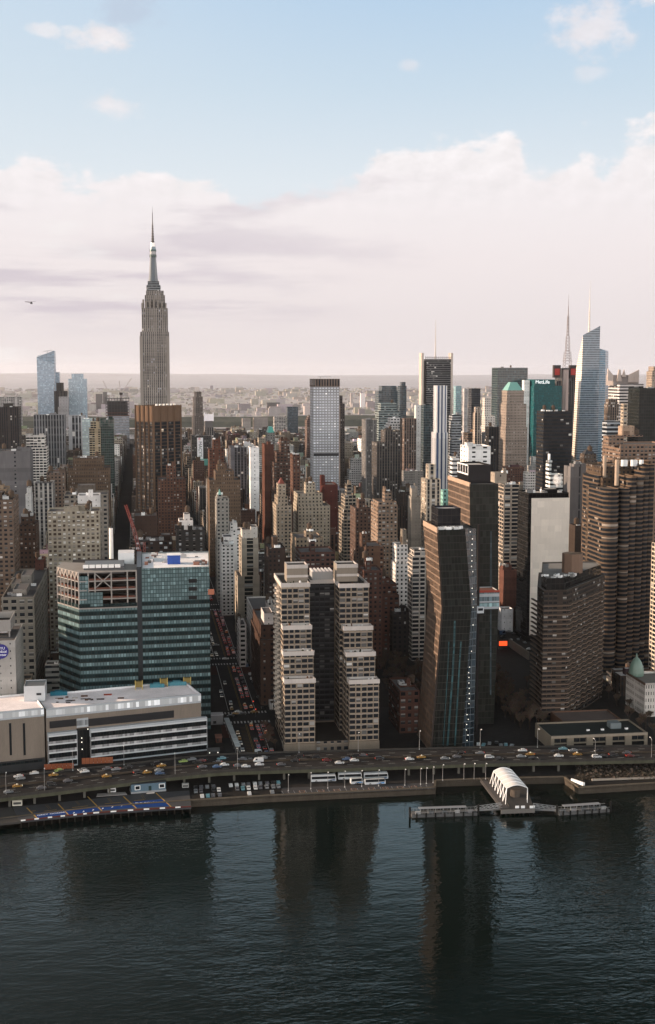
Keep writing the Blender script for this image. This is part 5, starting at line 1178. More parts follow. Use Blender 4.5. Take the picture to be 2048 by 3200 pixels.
# ---------------------------------------------------------------- named buildings, photograph pixels on the plane Y (metres up the street)
T = (  # name, label, category, Y, tiers, style, colour, bay, floor, depth, ybot, mark, extras, auto
 # -- left foreground and middle
 ('concrete_building', 'pale concrete hospital wing carrying a round blue sign at the left edge', 'building', 692, [(-80, 48, 2003)], 'blank', (.30, .285, .27), 5, 4, 46, 2200, 'wing with round blue sign', (), 2),
 ('concrete_building', 'tan hospital slab with patterned side wall and white plant on its roof', 'building', 790, [(5, 107, 1866)], 'punch_wide', (.20, .18, .155), 4.5, 4.1, 116, 2090, 'tan slab with patterned side wall', (('b', .30, .72, .1, .3, 4, (.22, .2, .18), 'blank'), ('b', .38, .72, .42, .62, 7, (.2, .18, .16), 'blank'), ('u', .2, .12), ('u', .35, .08), ('u', .5, .08), ('u', .8, .4)), 3),
 ('brick_building', 'dark red brick apartment slab with rows of white balconies behind the tan slab', 'apartment building', 930, [(142, 205, 1790)], 'balcony', (.095, .04, .034), 5, 3.0, 30, 2000, 'red slab with white balconies', (), 2),
 ('brick_building', 'small red brick stair tower beside the beige punched slab', 'building', 905, [(110, 143, 1750)], 'blank', (.12, .05, .04), 4, 3.2, 18, 1790, None, (), 1),
 ('apartment_tower', 'wide beige apartment slab with a white penthouse and rows of air conditioners', 'apartment tower', 905, [(148, 312, 1597)], 'ac_slab', (.30, .26, .205), 3.3, 2.95, 26, 1755, 'wide beige apartment slab', (('b', .52, .82, .25, .75, 4.5, (.36, .33, .29)),), 4),
 ('concrete_building', 'white blank roof block standing behind the wide beige apartment slab', 'building', 940, [(243, 312, 1548)], 'blank', (.42, .40, .39), 6, 4, 20, 1600, None, (), 1),
 ('apartment_building', 'brown punched-window apartment building at the left edge beside the beige slab', 'apartment building', 870, [(-60, 58, 1562)], 'punch_wide', (.15, .105, .08), 3.2, 3.0, 40, 1860, 'brown apartment building at the left edge', (('t', .9, .3), ('b', .2, .6, .3, .7, 5)), 3),
 ('brick_building', 'dark brown brick building with arched top floor between two lighter apartment slabs', 'building', 960, [(60, 122, 1640), (66, 112, 1615, 4)], 'punch', (.075, .048, .036), 3, 3.4, 30, 1790, None, (), 2),
 ('office_building', 'grey concrete block with a blank central wall and deep side windows', 'office building', 1240, [(-20, 103, 1409)], 'grey_slab', (.125, .12, .125), 6, 4, 34, 1565, 'grey block with blank centre', (), 3),
 ('apartment_building', 'low beige building with brick water tank in front of the grey block', 'building', 1080, [(-40, 20, 1528)], 'punch', 'tan', 3, 3.3, 30, 1560, None, (), 2),
 ('office_tower', 'dark brown glass tower with grey cap at the left edge of the skyline', 'office tower', 1900, [(-30, 66, 1272)], 'pier_dark', (.06, .05, .048), 3, 4, 40, 1405, 'dark capped tower at the left edge', (('b', .45, .75, .2, .7, 6, (.06, .055, .05), 'blank'),), 1),
 ('apartment_tower', 'cream apartment tower with balcony stacks rising behind the grey block', 'apartment tower', 1420, [(76, 146, 1398), (82, 140, 1363, 3)], 'balcony', (.36, .34, .32), 4, 3, 28, 1500, None, (), 2),
 ('office_tower', 'black ribbed office slab with white corner fins beside the cream tower', 'office tower', 2480, [(105, 206, 1297)], 'pier_dark', (.20, .20, .21), 5.2, 14, 45, 1460, 'black slab with white corner fins', (), 1),
 ('office_tower', 'second black ribbed slab, partly hidden behind the gold and glass building', 'office tower', 2650, [(214, 268, 1299)], 'pier_dark', (.30, .30, .31), 6, 14, 45, 1420, None, (), 1),
 ('glass_tower', 'pale green glass apartment slab with a golden side beside the dark green tower', 'apartment tower', 1860, [(257, 300, 1309)], 'glass_far', (.30, .36, .35), 2.5, 3.2, 30, 1420, None, (), 1),
 ('apartment_tower', 'golden beige corner tower standing against the pale green glass slab', 'apartment tower', 1800, [(279, 316, 1338), (283, 312, 1318, 3)], 'balcony', (.36, .29, .20), 4, 3.1, 24, 1430, None, (), 1),
 ('glass_tower', 'dark green glass tower beside the golden corner tower', 'office tower', 1770, [(314, 357, 1310)], 'glass', (.02, .045, .04), 2.5, 3.4, 34, 1450, 'dark green glass tower', (), 1),
 ('brick_building', 'broad ornate brown brick building with a crenellated roof line', 'building', 1340, [(212, 346, 1462), (228, 326, 1430, 5)], 'punch_pair', (.125, .085, .06), 3.4, 3.6, 40, 1535, 'broad ornate brown building', (), 3),
 ('stone_building', 'grey beige office block with grouped windows behind the white penthouse', 'office building', 1090, [(200, 340, 1545)], 'punch_wide', (.20, .175, .15), 4.5, 3.7, 34, 1640, 'grey beige office block', (('b', .3, .7, .3, .8, 8, (.12, .1, .085)),), 3),
 ('stone_building', 'white corner building with a small green-topped water tank', 'building', 1180, [(80, 103, 1545), (84, 101, 1525, 2)], 'blank', (.38, .37, .36), 4, 3.5, 20, 1580, None, (('t', .5, .4, 1.2),), 0),
 ('stone_building', 'pale loft building with tall paired windows behind the dark arched brick building', 'building', 1250, [(107, 172, 1510)], 'pier', (.32, .30, .28), 4, 3.6, 36, 1560, None, (), 3),
 ('brick_building', 'brown loft building with one round water tank on its roof', 'building', 1330, [(146, 210, 1478)], 'punch', (.16, .115, .09), 3.5, 3.6, 36, 1520, None, (('t', .2, .3, 1.2),), 1),
 ('brick_building', 'dark brick building with bright white windows facing the crane', 'apartment building', 905, [(423, 540, 1690)], 'bright_grid', (.06, .042, .036), 3.1, 3.1, 28, 1760, None, (('b', .7, .95, .3, .8, 4),), 4),
 ('apartment_building', 'black corner apartment building with white balcony lines and a white rooftop house', 'apartment building', 880, [(552, 640, 1655)], 'black_band', (.040, .036, .034), 5, 3.6, 26, 1790, 'black corner building with white roof house', (('b', .1, .6, .2, .8, 7, (.52, .48, .45)), ('b', .28, .5, .3, .7, 11, (.5, .45, .42)), ('t', .42, .45, 1.0, 10)), 4),
 ('brick_building', 'dark brown brick annex with a small gabled sign at the foot of the fluted tower', 'building', 1120, [(420, 492, 1612)], 'blank', (.085, .052, .040), 4, 3.6, 36, 1670, None, (), 2),
 ('apartment_tower', 'red-brown brick apartment tower standing in front of the fluted tower', 'apartment tower', 1330, [(492, 580, 1497), (520, 550, 1455, 8, 14)], 'punch', (.13, .068, .048), 3.2, 3.1, 34, 1655, 'red-brown tower before the fluted tower', (), 1),
 # -- centre
 ('stone_tower', 'slender brown stone tower with a domed crown right of the spired skyscraper', 'tower', 2380, [(600, 637, 1300), (603, 634, 1240, 2), (607, 630, 1224, 5)], 'pier_fine', (.20, .165, .145), 4, 3.6, 26, 1390, 'slender domed-crown tower', (), 0),
 ('office_building', 'stone building with a curved white advertising board on its roof', 'building', 2300, [(637, 668, 1335)], 'pier', (.22, .20, .19), 4, 3.6, 40, 1370, None, (), 0),
 ('department_store', 'dark stone store building carrying a tall white vertical sign', 'store', 2120, [(596, 660, 1362)], 'punch', (.075, .068, .064), 4, 3.8, 40, 1450, 'store with white vertical sign', (), 2),
 ('brick_tower', 'red-brown brick slab tower just right of the white vertical sign', 'tower', 1400, [(650, 700, 1405), (664, 690, 1373, 6)], 'punch', (.125, .058, .040), 3.1, 3.2, 30, 1480, 'red-brown slab tower', (), 1),
 ('brick_building', 'large ornate brown apartment house with stepped shoulders', 'apartment building', 1270, [(648, 752, 1500), (668, 732, 1472, 5), (676, 706, 1455, 10)], 'punch_pair', (.145, .098, .068), 3.4, 3.5, 40, 1580, 'ornate stepped brown apartment house', (), 2),
 ('stone_building', 'grey stone house with a small green copper pyramid roof', 'building', 1130, [(672, 716, 1558), (676, 696, 1546, 4)], 'punch', (.26, .24, .215), 3.4, 3.4, 24, 1590, None, (('pyr', 4.5, (.20, .36, .32), .1),), 1),
 ('brick_tower', 'narrow dark red slab tower left of the stepped brown tower', 'tower', 1420, [(819, 856, 1388)], 'blank', (.115, .052, .038), 4, 3.2, 30, 1545, None, (), 1),
 ('brick_tower', 'dark brown stepped apartment tower with lit upper windows', 'tower', 1370, [(846, 910, 1445), (856, 908, 1412, 3), (871, 906, 1375, 6)], 'punch_wide', (.095, .056, .042), 3.3, 3.3, 36, 1560, 'dark brown stepped tower', (), 1),
 ('brick_tower', 'plain reddish slab tower right of the dark brown stepped tower', 'tower', 1310, [(907, 938, 1420)], 'punch', (.12, .065, .048), 3.2, 3.2, 26, 1530, None, (), 1),
 ('concrete_building', 'blank white party-wall building between brown towers', 'building', 1620, [(776, 810, 1398)], 'blank', (.52, .50, .49), 8, 5, 30, 1465, 'blank white party wall', (), 1),
 ('office_building', 'dark grey loft building with tall windows left of the blank white party wall', 'office building', 1640, [(715, 772, 1398)], 'pier', (.12, .12, .135), 4, 3.6, 40, 1460, None, (), 3),
 ('stone_building', 'grey building with a bright green copper roof in the middle distance', 'building', 1800, [(830, 860, 1352)], 'punch', (.20, .19, .18), 4, 3.6, 30, 1385, None, (('pyr', 8, (.08, .32, .27), .55),), 0),
 ('stone_tower', 'beige setback apartment tower with a red tiled turret', 'apartment tower', 1160, [(852, 912, 1578), (858, 900, 1552, 3), (864, 894, 1512, 7, 16)], 'punch', (.27, .22, .17), 3.2, 3.2, 34, 1690, 'beige tower with red turret', (('pyr', 5, (.22, .06, .04), .1),), 0),
 ('stone_building', 'wide beige stepped apartment building with a square roof tower', 'apartment building', 1180, [(916, 1032, 1580), (918, 1008, 1542, 5), (950, 986, 1509, 10, 14)], 'punch', (.30, .255, .20), 3.2, 3.2, 40, 1680, 'wide beige stepped building', (), 2),
 ('brick_building', 'deep red brick building with a stair tower in front of the pale gridded tower', 'building', 1260, [(1000, 1056, 1514), (1000, 1016, 1486, 3, 20)], 'blank', (.10, .034, .028), 4, 3.3, 34, 1570, None, (), 0),
 ('stone_tower', 'tan setback apartment tower with a blank square top', 'apartment tower', 1120, [(1058, 1120, 1590), (1066, 1113, 1548, 3), (1078, 1100, 1514, 8, 14)], 'balcony', (.23, .19, .15), 3.6, 3.1, 34, 1665, 'tan tower with blank square top', (), 1),
 ('brick_tower', 'brown brick tower with a plain stair block, right of the tan setback tower', 'tower', 1070, [(1094, 1160, 1588), (1114, 1142, 1560, 6, 14)], 'punch', (.115, .075, .06), 3.1, 3.1, 30, 1690, None, (), 1),
 ('apartment_tower', 'tan brick apartment tower with pale air conditioners and a brick roof house', 'apartment tower', 1030, [(1159, 1243, 1578), (1164, 1240, 1568, 3), (1195, 1224, 1534, 10, 14)], 'punch_wide', (.21, .15, .112), 3.2, 3.0, 34, 1730, 'tan brick tower with roof house', (), 2),
 ('apartment_building', 'white brick apartment building stepping back at the top', 'apartment building', 930, [(1222, 1276, 1760), (1226, 1275, 1702, 5)], 'punch', (.46, .43, .41), 3.3, 3.1, 30, 1830, 'white stepped apartment building', (('b', .6, .95, .2, .7, 12, (.2, .17, .14)),), 1),
 ('apartment_tower', 'curved beige apartment tower ringed with balconies left of the bent tower', 'apartment tower', 870, [(1274, 1332, 1740), (1280, 1334, 1718, 4)], 'balcony', (.30, .265, .235), 4, 2.95, 34, 1925, 'curved balcony tower', (), 1),
 ('stone_tower', 'tall cream tower with a blank square top left of the copper-flanked glass tower', 'tower', 1060, [(1316, 1378, 1498), (1331, 1362, 1451, 8, 14)], 'pier', (.40, .34, .275), 5, 3.3, 36, 1650, 'cream tower with square top', (), 0),
 ('stone_tower', 'grey beige apartment tower left of the cream square-topped tower', 'apartment tower', 1110, [(1275, 1316, 1552), (1281, 1305, 1522, 5)], 'blank', (.25, .22, .19), 3, 3.1, 34, 1700, None, (), 1),
 ('stone_building', 'low building with a pale turquoise upper storey between cream tower and copper flank', 'building', 1180, [(1376, 1410, 1532)], 'punch', (.20, .36, .32), 4, 4, 24, 1575, None, (), 0),
 # -- right
 ('apartment_tower', 'beige apartment slab with two balcony stacks behind the tall dark glass tower', 'apartment tower', 990, [(1557, 1624, 1514)], 'balcony', (.26, .215, .175), 5.5, 3.05, 26, 1750, 'beige slab with balcony stacks', (), 2),
 ('concrete_building', 'beige windowless top of an older tower behind the balcony slab', 'building', 1080, [(1533, 1584, 1477)], 'blank', (.29, .245, .20), 9, 9, 30, 1520, None, (), 2),
 ('brick_building', 'small red brick building with pale roof house beside the tall dark glass tower', 'building', 980, [(1560, 1616, 1782), (1562, 1600, 1768, 6, 10)], 'blank', (.14, .065, .05), 3.5, 3.3, 24, 1900, None, (), 3),
 ('concrete_building', 'low white wall-like building at the foot of the small red brick building', 'building', 960, [(1556, 1604, 1903)], 'blank', (.44, .43, .44), 6, 5, 12, 1960, None, (), 0),
 ('office_tower', 'black striped office tower with a plant-covered flat roof', 'office tower', 1340, [(1700, 1788, 1285)], 'ribbon_black', (.034, .03, .028), 3, 3.9, 25, 1450, 'black striped tower', (), 4),
 ('office_tower', 'small dark brown tower left of the stone tower with green pyramid roof', 'office tower', 1500, [(1516, 1560, 1334)], 'pier_dark', (.05, .042, .038), 3, 3.8, 34, 1450, None, (), 1),
 ('glass_tower', 'dark green glass tower with a slanting top edge and lit flank', 'office tower', 2150, [(1556, 1650, 1149)], 'glass', (.035, .065, .075), 3, 4, 37, 1330, 'dark green slanted-top tower', (), 1),
 ('concrete_building', 'white building edge showing between the dark green and teal towers', 'building', 2110, [(1632, 1656, 1188)], 'blank', (.5, .49, .48), 6, 5, 20, 1290, None, (), 0),
 ('office_building', 'white low office block with dark end windows below the pale striped tower', 'office building', 1200, [(1438, 1534, 1394)], 'white_end', (.48, .47, .465), 9, 4.4, 34, 1460, 'white block with dark end windows', (), 1),
 ('office_building', 'pale banded office block stepped in front of the white block', 'office building', 1130, [(1406, 1436, 1428)], 'ribbon', (.40, .39, .385), 4, 4, 24, 1530, None, (), 1),
 ('apartment_tower', 'slim white tower with dark blue vertical window stripes', 'tower', 1560, [(1348, 1400, 1352), (1355, 1398, 1205, 1)], 'stripe', (.42, .41, .41), 4.9, 40, 30, 1530, 'white tower with blue stripes', (), 0),
 ('office_tower', 'white-edged teal glass slab behind the white striped tower', 'office tower', 2000, [(1315, 1352, 1266)], 'glass', (.035, .06, .07), 3, 4, 40, 1420, None, (), 1),
 ('concrete_building', 'plain white end wall of a slab left of the teal glass slab', 'building', 1950, [(1295, 1316, 1266)], 'blank', (.42, .41, .40), 8, 6, 40, 1430, None, (), 0),
 ('office_tower', 'grey banded office tower right of the white striped tower', 'office tower', 1850, [(1403, 1442, 1296)], 'ribbon', (.24, .25, .265), 3, 3.9, 36, 1400, None, (), 1),
 ('glass_tower', 'small turquoise glass tower behind the needle-masted grey tower', 'tower', 2500, [(1418, 1443, 1206)], 'glass_far', (.16, .32, .34), 3, 4, 30, 1290, None, (), 0),
 ('office_tower', 'grey and white tower with a dark glass face near the dark green tower', 'office tower', 2250, [(1464, 1502, 1214)], 'glass', (.05, .055, .07), 3, 4, 36, 1290, None, (), 0),
 ('concrete_building', 'pale side slab attached to the grey tower near the dark green tower', 'building', 2240, [(1447, 1463, 1214)], 'blank', (.36, .34, .34), 8, 6, 36, 1290, None, (), 0),
 ('stone_tower', 'white stepped tower with a flat sunlit top left of the dark green tower', 'tower', 2050, [(1505, 1548, 1300), (1508, 1535, 1243, 3)], 'punch', (.42, .38, .35), 4, 3.8, 36, 1400, None, (), 0),
 ('stone_tower', 'cream gabled tower between darker office buildings', 'tower', 1900, [(1478, 1502, 1290), (1482, 1500, 1272, 3)], 'pier', (.42, .34, .28), 4, 3.8, 30, 1340, None, (), 0),
 ('office_tower', 'grey tower at the foot of the cream gabled tower with vertical ribs', 'office tower', 1750, [(1505, 1546, 1352)], 'pier', (.22, .21, .215), 3.6, 3.8, 36, 1440, None, (), 2),
 ('glass_tower', 'blue grey twin-topped glass towers left of the needle-masted tower', 'office tower', 2480, [(1172, 1250, 1222), (1184, 1240, 1206, 4)], 'glass', (.07, .10, .12), 3, 4, 40, 1310, 'blue grey twin-topped glass tower', (), 0),
 ('glass_tower', 'blue grey glass tower with a flat roof box, beside its twin-topped neighbour', 'office tower', 2440, [(1243, 1271, 1206), (1250, 1268, 1194, 4)], 'glass', (.06, .09, .115), 3, 4, 36, 1310, None, (), 0),
 ('office_tower', 'greenish ribbon-window office block below the blue grey glass towers', 'office tower', 2150, [(1172, 1252, 1284), (1180, 1240, 1260, 3)], 'ribbon', (.20, .235, .235), 3, 3.9, 36, 1345, None, (), 1),
 ('office_tower', 'grey ribbed office tower with fine vertical lines left of the brown ribbed tower', 'office tower', 1700, [(1131, 1178, 1311)], 'pier_fine', (.20, .19, .185), 3.4, 3.8, 36, 1470, 'grey finely ribbed tower', (), 1),
 ('stone_tower', 'white stepped crown tower behind the brown ribbed tower', 'tower', 1780, [(1198, 1258, 1340), (1206, 1252, 1322, 4), (1212, 1250, 1306, 8)], 'punch_wide', (.42, .40, .39), 4, 3.8, 36, 1370, None, (), 2),
 ('stone_tower', 'brown stone tower with dark ribs and stepped shoulders', 'tower', 1620, [(1162, 1252, 1382), (1190, 1252, 1345, 3)], 'pier', (.125, .11, .10), 3.4, 3.7, 36, 1500, 'brown ribbed stepped tower', (), 1),
 ('brick_tower', 'reddish brown ribbed tower with a plain brown top band', 'tower', 1740, [(1250, 1302, 1308)], 'pier', (.21, .155, .13), 3.6, 3.8, 36, 1450, 'reddish ribbed tower', (), 0),
 ('brick_tower', 'dark stepped tower peeking out behind the pale gridded tower', 'tower', 1880, [(1058, 1078, 1262), (1058, 1071, 1236, 2)], 'punch', (.10, .085, .08), 3.6, 3.7, 30, 1400, None, (), 0),
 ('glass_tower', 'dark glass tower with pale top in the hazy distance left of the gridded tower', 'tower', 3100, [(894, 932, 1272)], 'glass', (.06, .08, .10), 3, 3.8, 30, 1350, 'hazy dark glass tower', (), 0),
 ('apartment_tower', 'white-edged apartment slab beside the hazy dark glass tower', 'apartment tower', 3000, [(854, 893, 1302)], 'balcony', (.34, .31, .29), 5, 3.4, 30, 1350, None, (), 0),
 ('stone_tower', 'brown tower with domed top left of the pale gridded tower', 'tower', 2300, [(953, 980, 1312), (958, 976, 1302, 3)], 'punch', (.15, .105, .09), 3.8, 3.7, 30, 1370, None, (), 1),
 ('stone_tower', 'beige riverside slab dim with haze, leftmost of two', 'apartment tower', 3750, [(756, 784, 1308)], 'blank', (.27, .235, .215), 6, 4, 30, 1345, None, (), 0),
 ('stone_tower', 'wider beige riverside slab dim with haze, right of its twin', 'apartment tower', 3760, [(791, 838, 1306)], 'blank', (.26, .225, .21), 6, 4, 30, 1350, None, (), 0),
 ('glass_tower', 'narrow blue glass tower tucked beside the slant-topped far tower', 'tower', 3560, [(173, 188, 1163)], 'glass_far', (.24, .32, .40), 3, 4, 30, 1240, None, (), 0),
 ('office_tower', 'dark brown stepped tower between the two far glass towers', 'tower', 3350, [(169, 212, 1222), (176, 200, 1196, 3)], 'pier_dark', (.075, .065, .06), 4, 4, 34, 1290, None, (), 0),
 ('concrete_building', 'grey box-topped building in front of the dark brown stepped tower', 'building', 3200, [(182, 216, 1272), (184, 216, 1240, 2)], 'blank', (.25, .24, .245), 8, 8, 30, 1295, None, (), 0),
 ('glass_tower', 'pale glass tower with notched roof right of the slant-topped far tower', 'tower', 3400, [(214, 273, 1184), (224, 262, 1168, 4)], 'glass_far', (.26, .33, .38), 3, 4, 36, 1300, 'notched pale far glass tower', (), 0),
 ('apartment_building', 'hazy white slab at the far left beyond the dark capped tower', 'building', 3700, [(0, 70, 1240)], 'balcony', (.34, .32, .31), 6, 4, 30, 1290, None, (), 0),
 ('office_tower', 'dark glass corner tower with lit rooms at the right edge', 'office tower', 1500, [(1962, 2100, 1213)], 'glass_dark', (.018, .022, .022), 3, 4, 50, 1340, 'dark glass tower at the right edge', (), 1),
 ('stone_building', 'cream edged lower block of the dark glass corner tower', 'office building', 1450, [(1940, 1962, 1262)], 'punch_wide', (.33, .27, .21), 4, 4, 40, 1340, None, (), 0),
 ('stone_tower', 'brown stone gothic tower with pinnacled crown right of the blue glass tower', 'tower', 1750, [(1888, 1935, 1262), (1893, 1930, 1247, 3)], 'pier', (.19, .145, .115), 3.2, 3.8, 30, 1320, None, (('u', .2, .2), ('u', .8, .2)), 0),
 ('stone_tower', 'brown stone tower with a dark top at the right edge of the skyline', 'tower', 1950, [(2020, 2090, 1160), (2026, 2090, 1145, 3)], 'punch', (.25, .20, .165), 4, 3.8, 40, 1215, None, (), 0),
 ('office_building', 'pale grey banded block below the pinnacled gothic tower', 'office building', 1500, [(1882, 1940, 1316)], 'ribbon_wide', (.30, .32, .345), 4, 5, 30, 1345, None, (), 0),
 ('apartment_building', 'large brown stepped brick complex behind the tower of round bays', 'apartment building', 1000, [(1880, 2100, 1388), (1885, 1950, 1362, 3, 30), (1924, 2010, 1360, 8, 30)], 'punch_wide', (.20, .135, .10), 3.4, 3.1, 60, 1480, 'brown stepped brick complex', (('b', .0, .6, .1, .7, 8.5, (.30, .22, .165), 'blank'),), 4),
 ('office_tower', 'tall grey concrete slab with narrow slots behind the stone-clad slab', 'office tower', 1060, [(1762, 1842, 1458), (1779, 1836, 1450, 3)], 'slots', (.155, .145, .145), 14, 14, 40, 1640, 'grey slotted slab', (), 2),
 ('stone_building', 'pale green office block with ribbon windows behind the stone-clad slab roof', 'office building', 1150, [(1705, 1760, 1482), (1706, 1724, 1442, 2, 20)], 'ribbon', (.42, .43, .42), 4, 4, 30, 1530, None, (('b', .3, .8, .2, .6, 8, (.5, .5, .5)),), 1),
 ('brick_building', 'dark brown brick block between the stone-clad slab and the round bays', 'building', 960, [(1778, 1852, 1642)], 'blank', (.065, .048, .04), 3.4, 3.3, 34, 1760, None, (), 2),
 ('brick_building', 'small brown club building with a white water tank and a dark hipped roof', 'building', 1280, [(1797, 1868, 1440), (1812, 1864, 1418, 5)], 'punch', (.10, .075, .06), 3.6, 3.6, 30, 1470, None, (('t', .6, .4, 1.4), ('pyr', 4, (.05, .05, .055), .4)), 0),
 ('apartment_tower', 'sunlit beige tower with saw-tooth balconies cut by the right edge', 'apartment tower', 775, [(2036, 2110, 1700)], 'balcony', (.36, .30, .24), 4, 2.9, 40, 2060, None, (), 0),
 ('brick_building', 'small dark brick corner building beside the tunnel approach road', 'building', 955, [(1606, 1684, 1905)], 'punch', (.06, .042, .036), 3.4, 3.4, 22, 1975, None, (), 4),
 ('brick_building', 'red brick loft with pale striped window frames between bent tower and twin towers', 'building', 693, [(1250, 1312, 2158), (1250, 1300, 2150, 12)], 'punch_wide', (.115, .058, .045), 3.3, 4.1, 32, 2290, 'red brick loft', (('b', .5, .7, .2, .5, 3, (.5, .47, .45)), ('u', .3, .2)), 2),
 ('brick_building', 'red-brown terraced brick building stepping down behind the twin towers', 'building', 890, [(1158, 1248, 1860), (1164, 1240, 1824, 8), (1168, 1220, 1808, 14)], 'punch_wide', (.125, .06, .046), 4, 3.3, 34, 1985, 'red-brown terraced building', (), 3),
 ('brick_building', 'low dark building with pale flat roofs beside the leafless park', 'building', 880, [(1206, 1290, 1912)], 'punch', (.05, .042, .04), 4, 3.4, 24, 1985, None, (), 3),
 ('apartment_tower', 'beige slab tower with a dark central window strip beside the street of traffic', 'apartment tower', 965, [(743, 812, 1800), (755, 808, 1682, 1.5)], 'dark_strip', (.31, .265, .215), 23, 3.0, 30, 1930, 'beige slab with dark central strip', (('b', .08, .62, .2, .8, 7, (.40, .36, .32)), ('b', .6, 1.0, .25, .8, 9, (.4, .37, .34)), ('t', .3, .5, .9, 6), ('t', .5, .5, .9, 6)), 1),
 ('apartment_building', 'white apartment building with even windows behind the beige strip slab', 'apartment building', 1060, [(686, 732, 1700)], 'punch', (.48, .455, .44), 3.1, 3.0, 30, 1850, 'white apartment building by the street', (('b', .2, .9, .3, .9, 6, (.5, .46, .44)),), 2),
 ('apartment_building', 'white stepped building with a square roof tower above the white apartment building', 'apartment building', 1130, [(688, 782, 1672), (700, 760, 1658, 3), (716, 742, 1634, 6, 12)], 'punch', (.48, .45, .43), 3.2, 3.0, 30, 1720, None, (), 1),
 ('brick_building', 'dark brick building right of the beige strip slab', 'building', 900, [(826, 892, 1712)], 'punch', (.07, .046, .038), 3.2, 3.2, 30, 1800, None, (('b', .3, .6, .2, .6, 8, (.12, .08, .06)),), 2),
 ('stone_building', 'beige old corner apartment house with chimneys in the centre', 'apartment building', 960, [(908, 1010, 1680), (950, 980, 1660, 8, 12)], 'punch', (.225, .175, .13), 3.2, 3.3, 34, 1770, 'beige chimneyed apartment house', (), 3),
 ('brick_building', 'dark red brick tenement with a rooftop stair tower behind the twin towers', 'building', 900, [(923, 1048, 1725), (965, 985, 1690, 8, 10)], 'punch_wide', (.095, .05, .04), 3.4, 3.2, 30, 1790, None, (), 3),
 ('brick_building', 'brown brick building with tall chimney shafts left of the white stepped building', 'building', 945, [(1122, 1200, 1706), (1124, 1146, 1668, 4, 12)], 'punch', (.12, .07, .05), 3.2, 3.2, 30, 1790, None, (), 2),
 ('brick_building', 'brown brick house with square stair tower just behind the right twin tower', 'building', 850, [(1118, 1196, 1782), (1136, 1160, 1752, 6, 10)], 'punch', (.11, .055, .042), 3.2, 3.2, 24, 1830, None, (), 2),
 ('brick_building', 'white-topped tenement with dormers beside the twin towers', 'building', 840, [(770, 866, 1912), (830, 862, 1884, 6, 16)], 'punch', (.36, .33, .31), 3.4, 3.3, 60, 1960, 'white-topped tenement', (('b', .3, .5, .3, .5, 4, (.5, .46, .44)),), 2),
 ('brick_building', 'tall brown-fronted corner building with a long striped white flank and white stair house', 'building', 765, [(815, 862, 2000), (815, 862, 1952, 8)], 'brown_front', (.085, .05, .038), 4.4, 3.6, 70, 2200, 'brown-fronted building with striped flank', (('b', .3, .9, .1, .5, 7, (.48, .44, .42)),), 1),
 ('stone_building', 'low white building with nine windows beside the traffic street', 'building', 870, [(740, 770, 1952)], 'punch_wide', (.44, .40, .38), 4, 3.3, 34, 1990, None, (), 1),
)
facade('ac_slab', .55, .56, pb=.62, blind=(.46, .44, .41), glass=(.05, .035, .028), lit=0)
facade('grey_slab', .26, .40, pb=.1, lit=0)
facade('bright_grid', .62, .52, pb=.8, blind=(.40, .42, .44), lit=0)
facade('black_band', .34, .40, pb=.6, blind=(.36, .38, .39), glass=(.006, .006, .006), sill=9.0)
facade('white_end', .30, .36, pb=.0, lit=0)
facade('stripe', .42, 1.0, glass=(.03, .045, .085), pb=0, n=1, lit=0)
facade('slots', .10, .9, glass=(.03, .03, .032), pb=0, lit=0, rough=.7)
facade('dark_strip', .36, .78, glass=(.010, .012, .012), pb=.15, lit=.0)
facade('brown_front', .30, .42, pb=.1, lit=0)
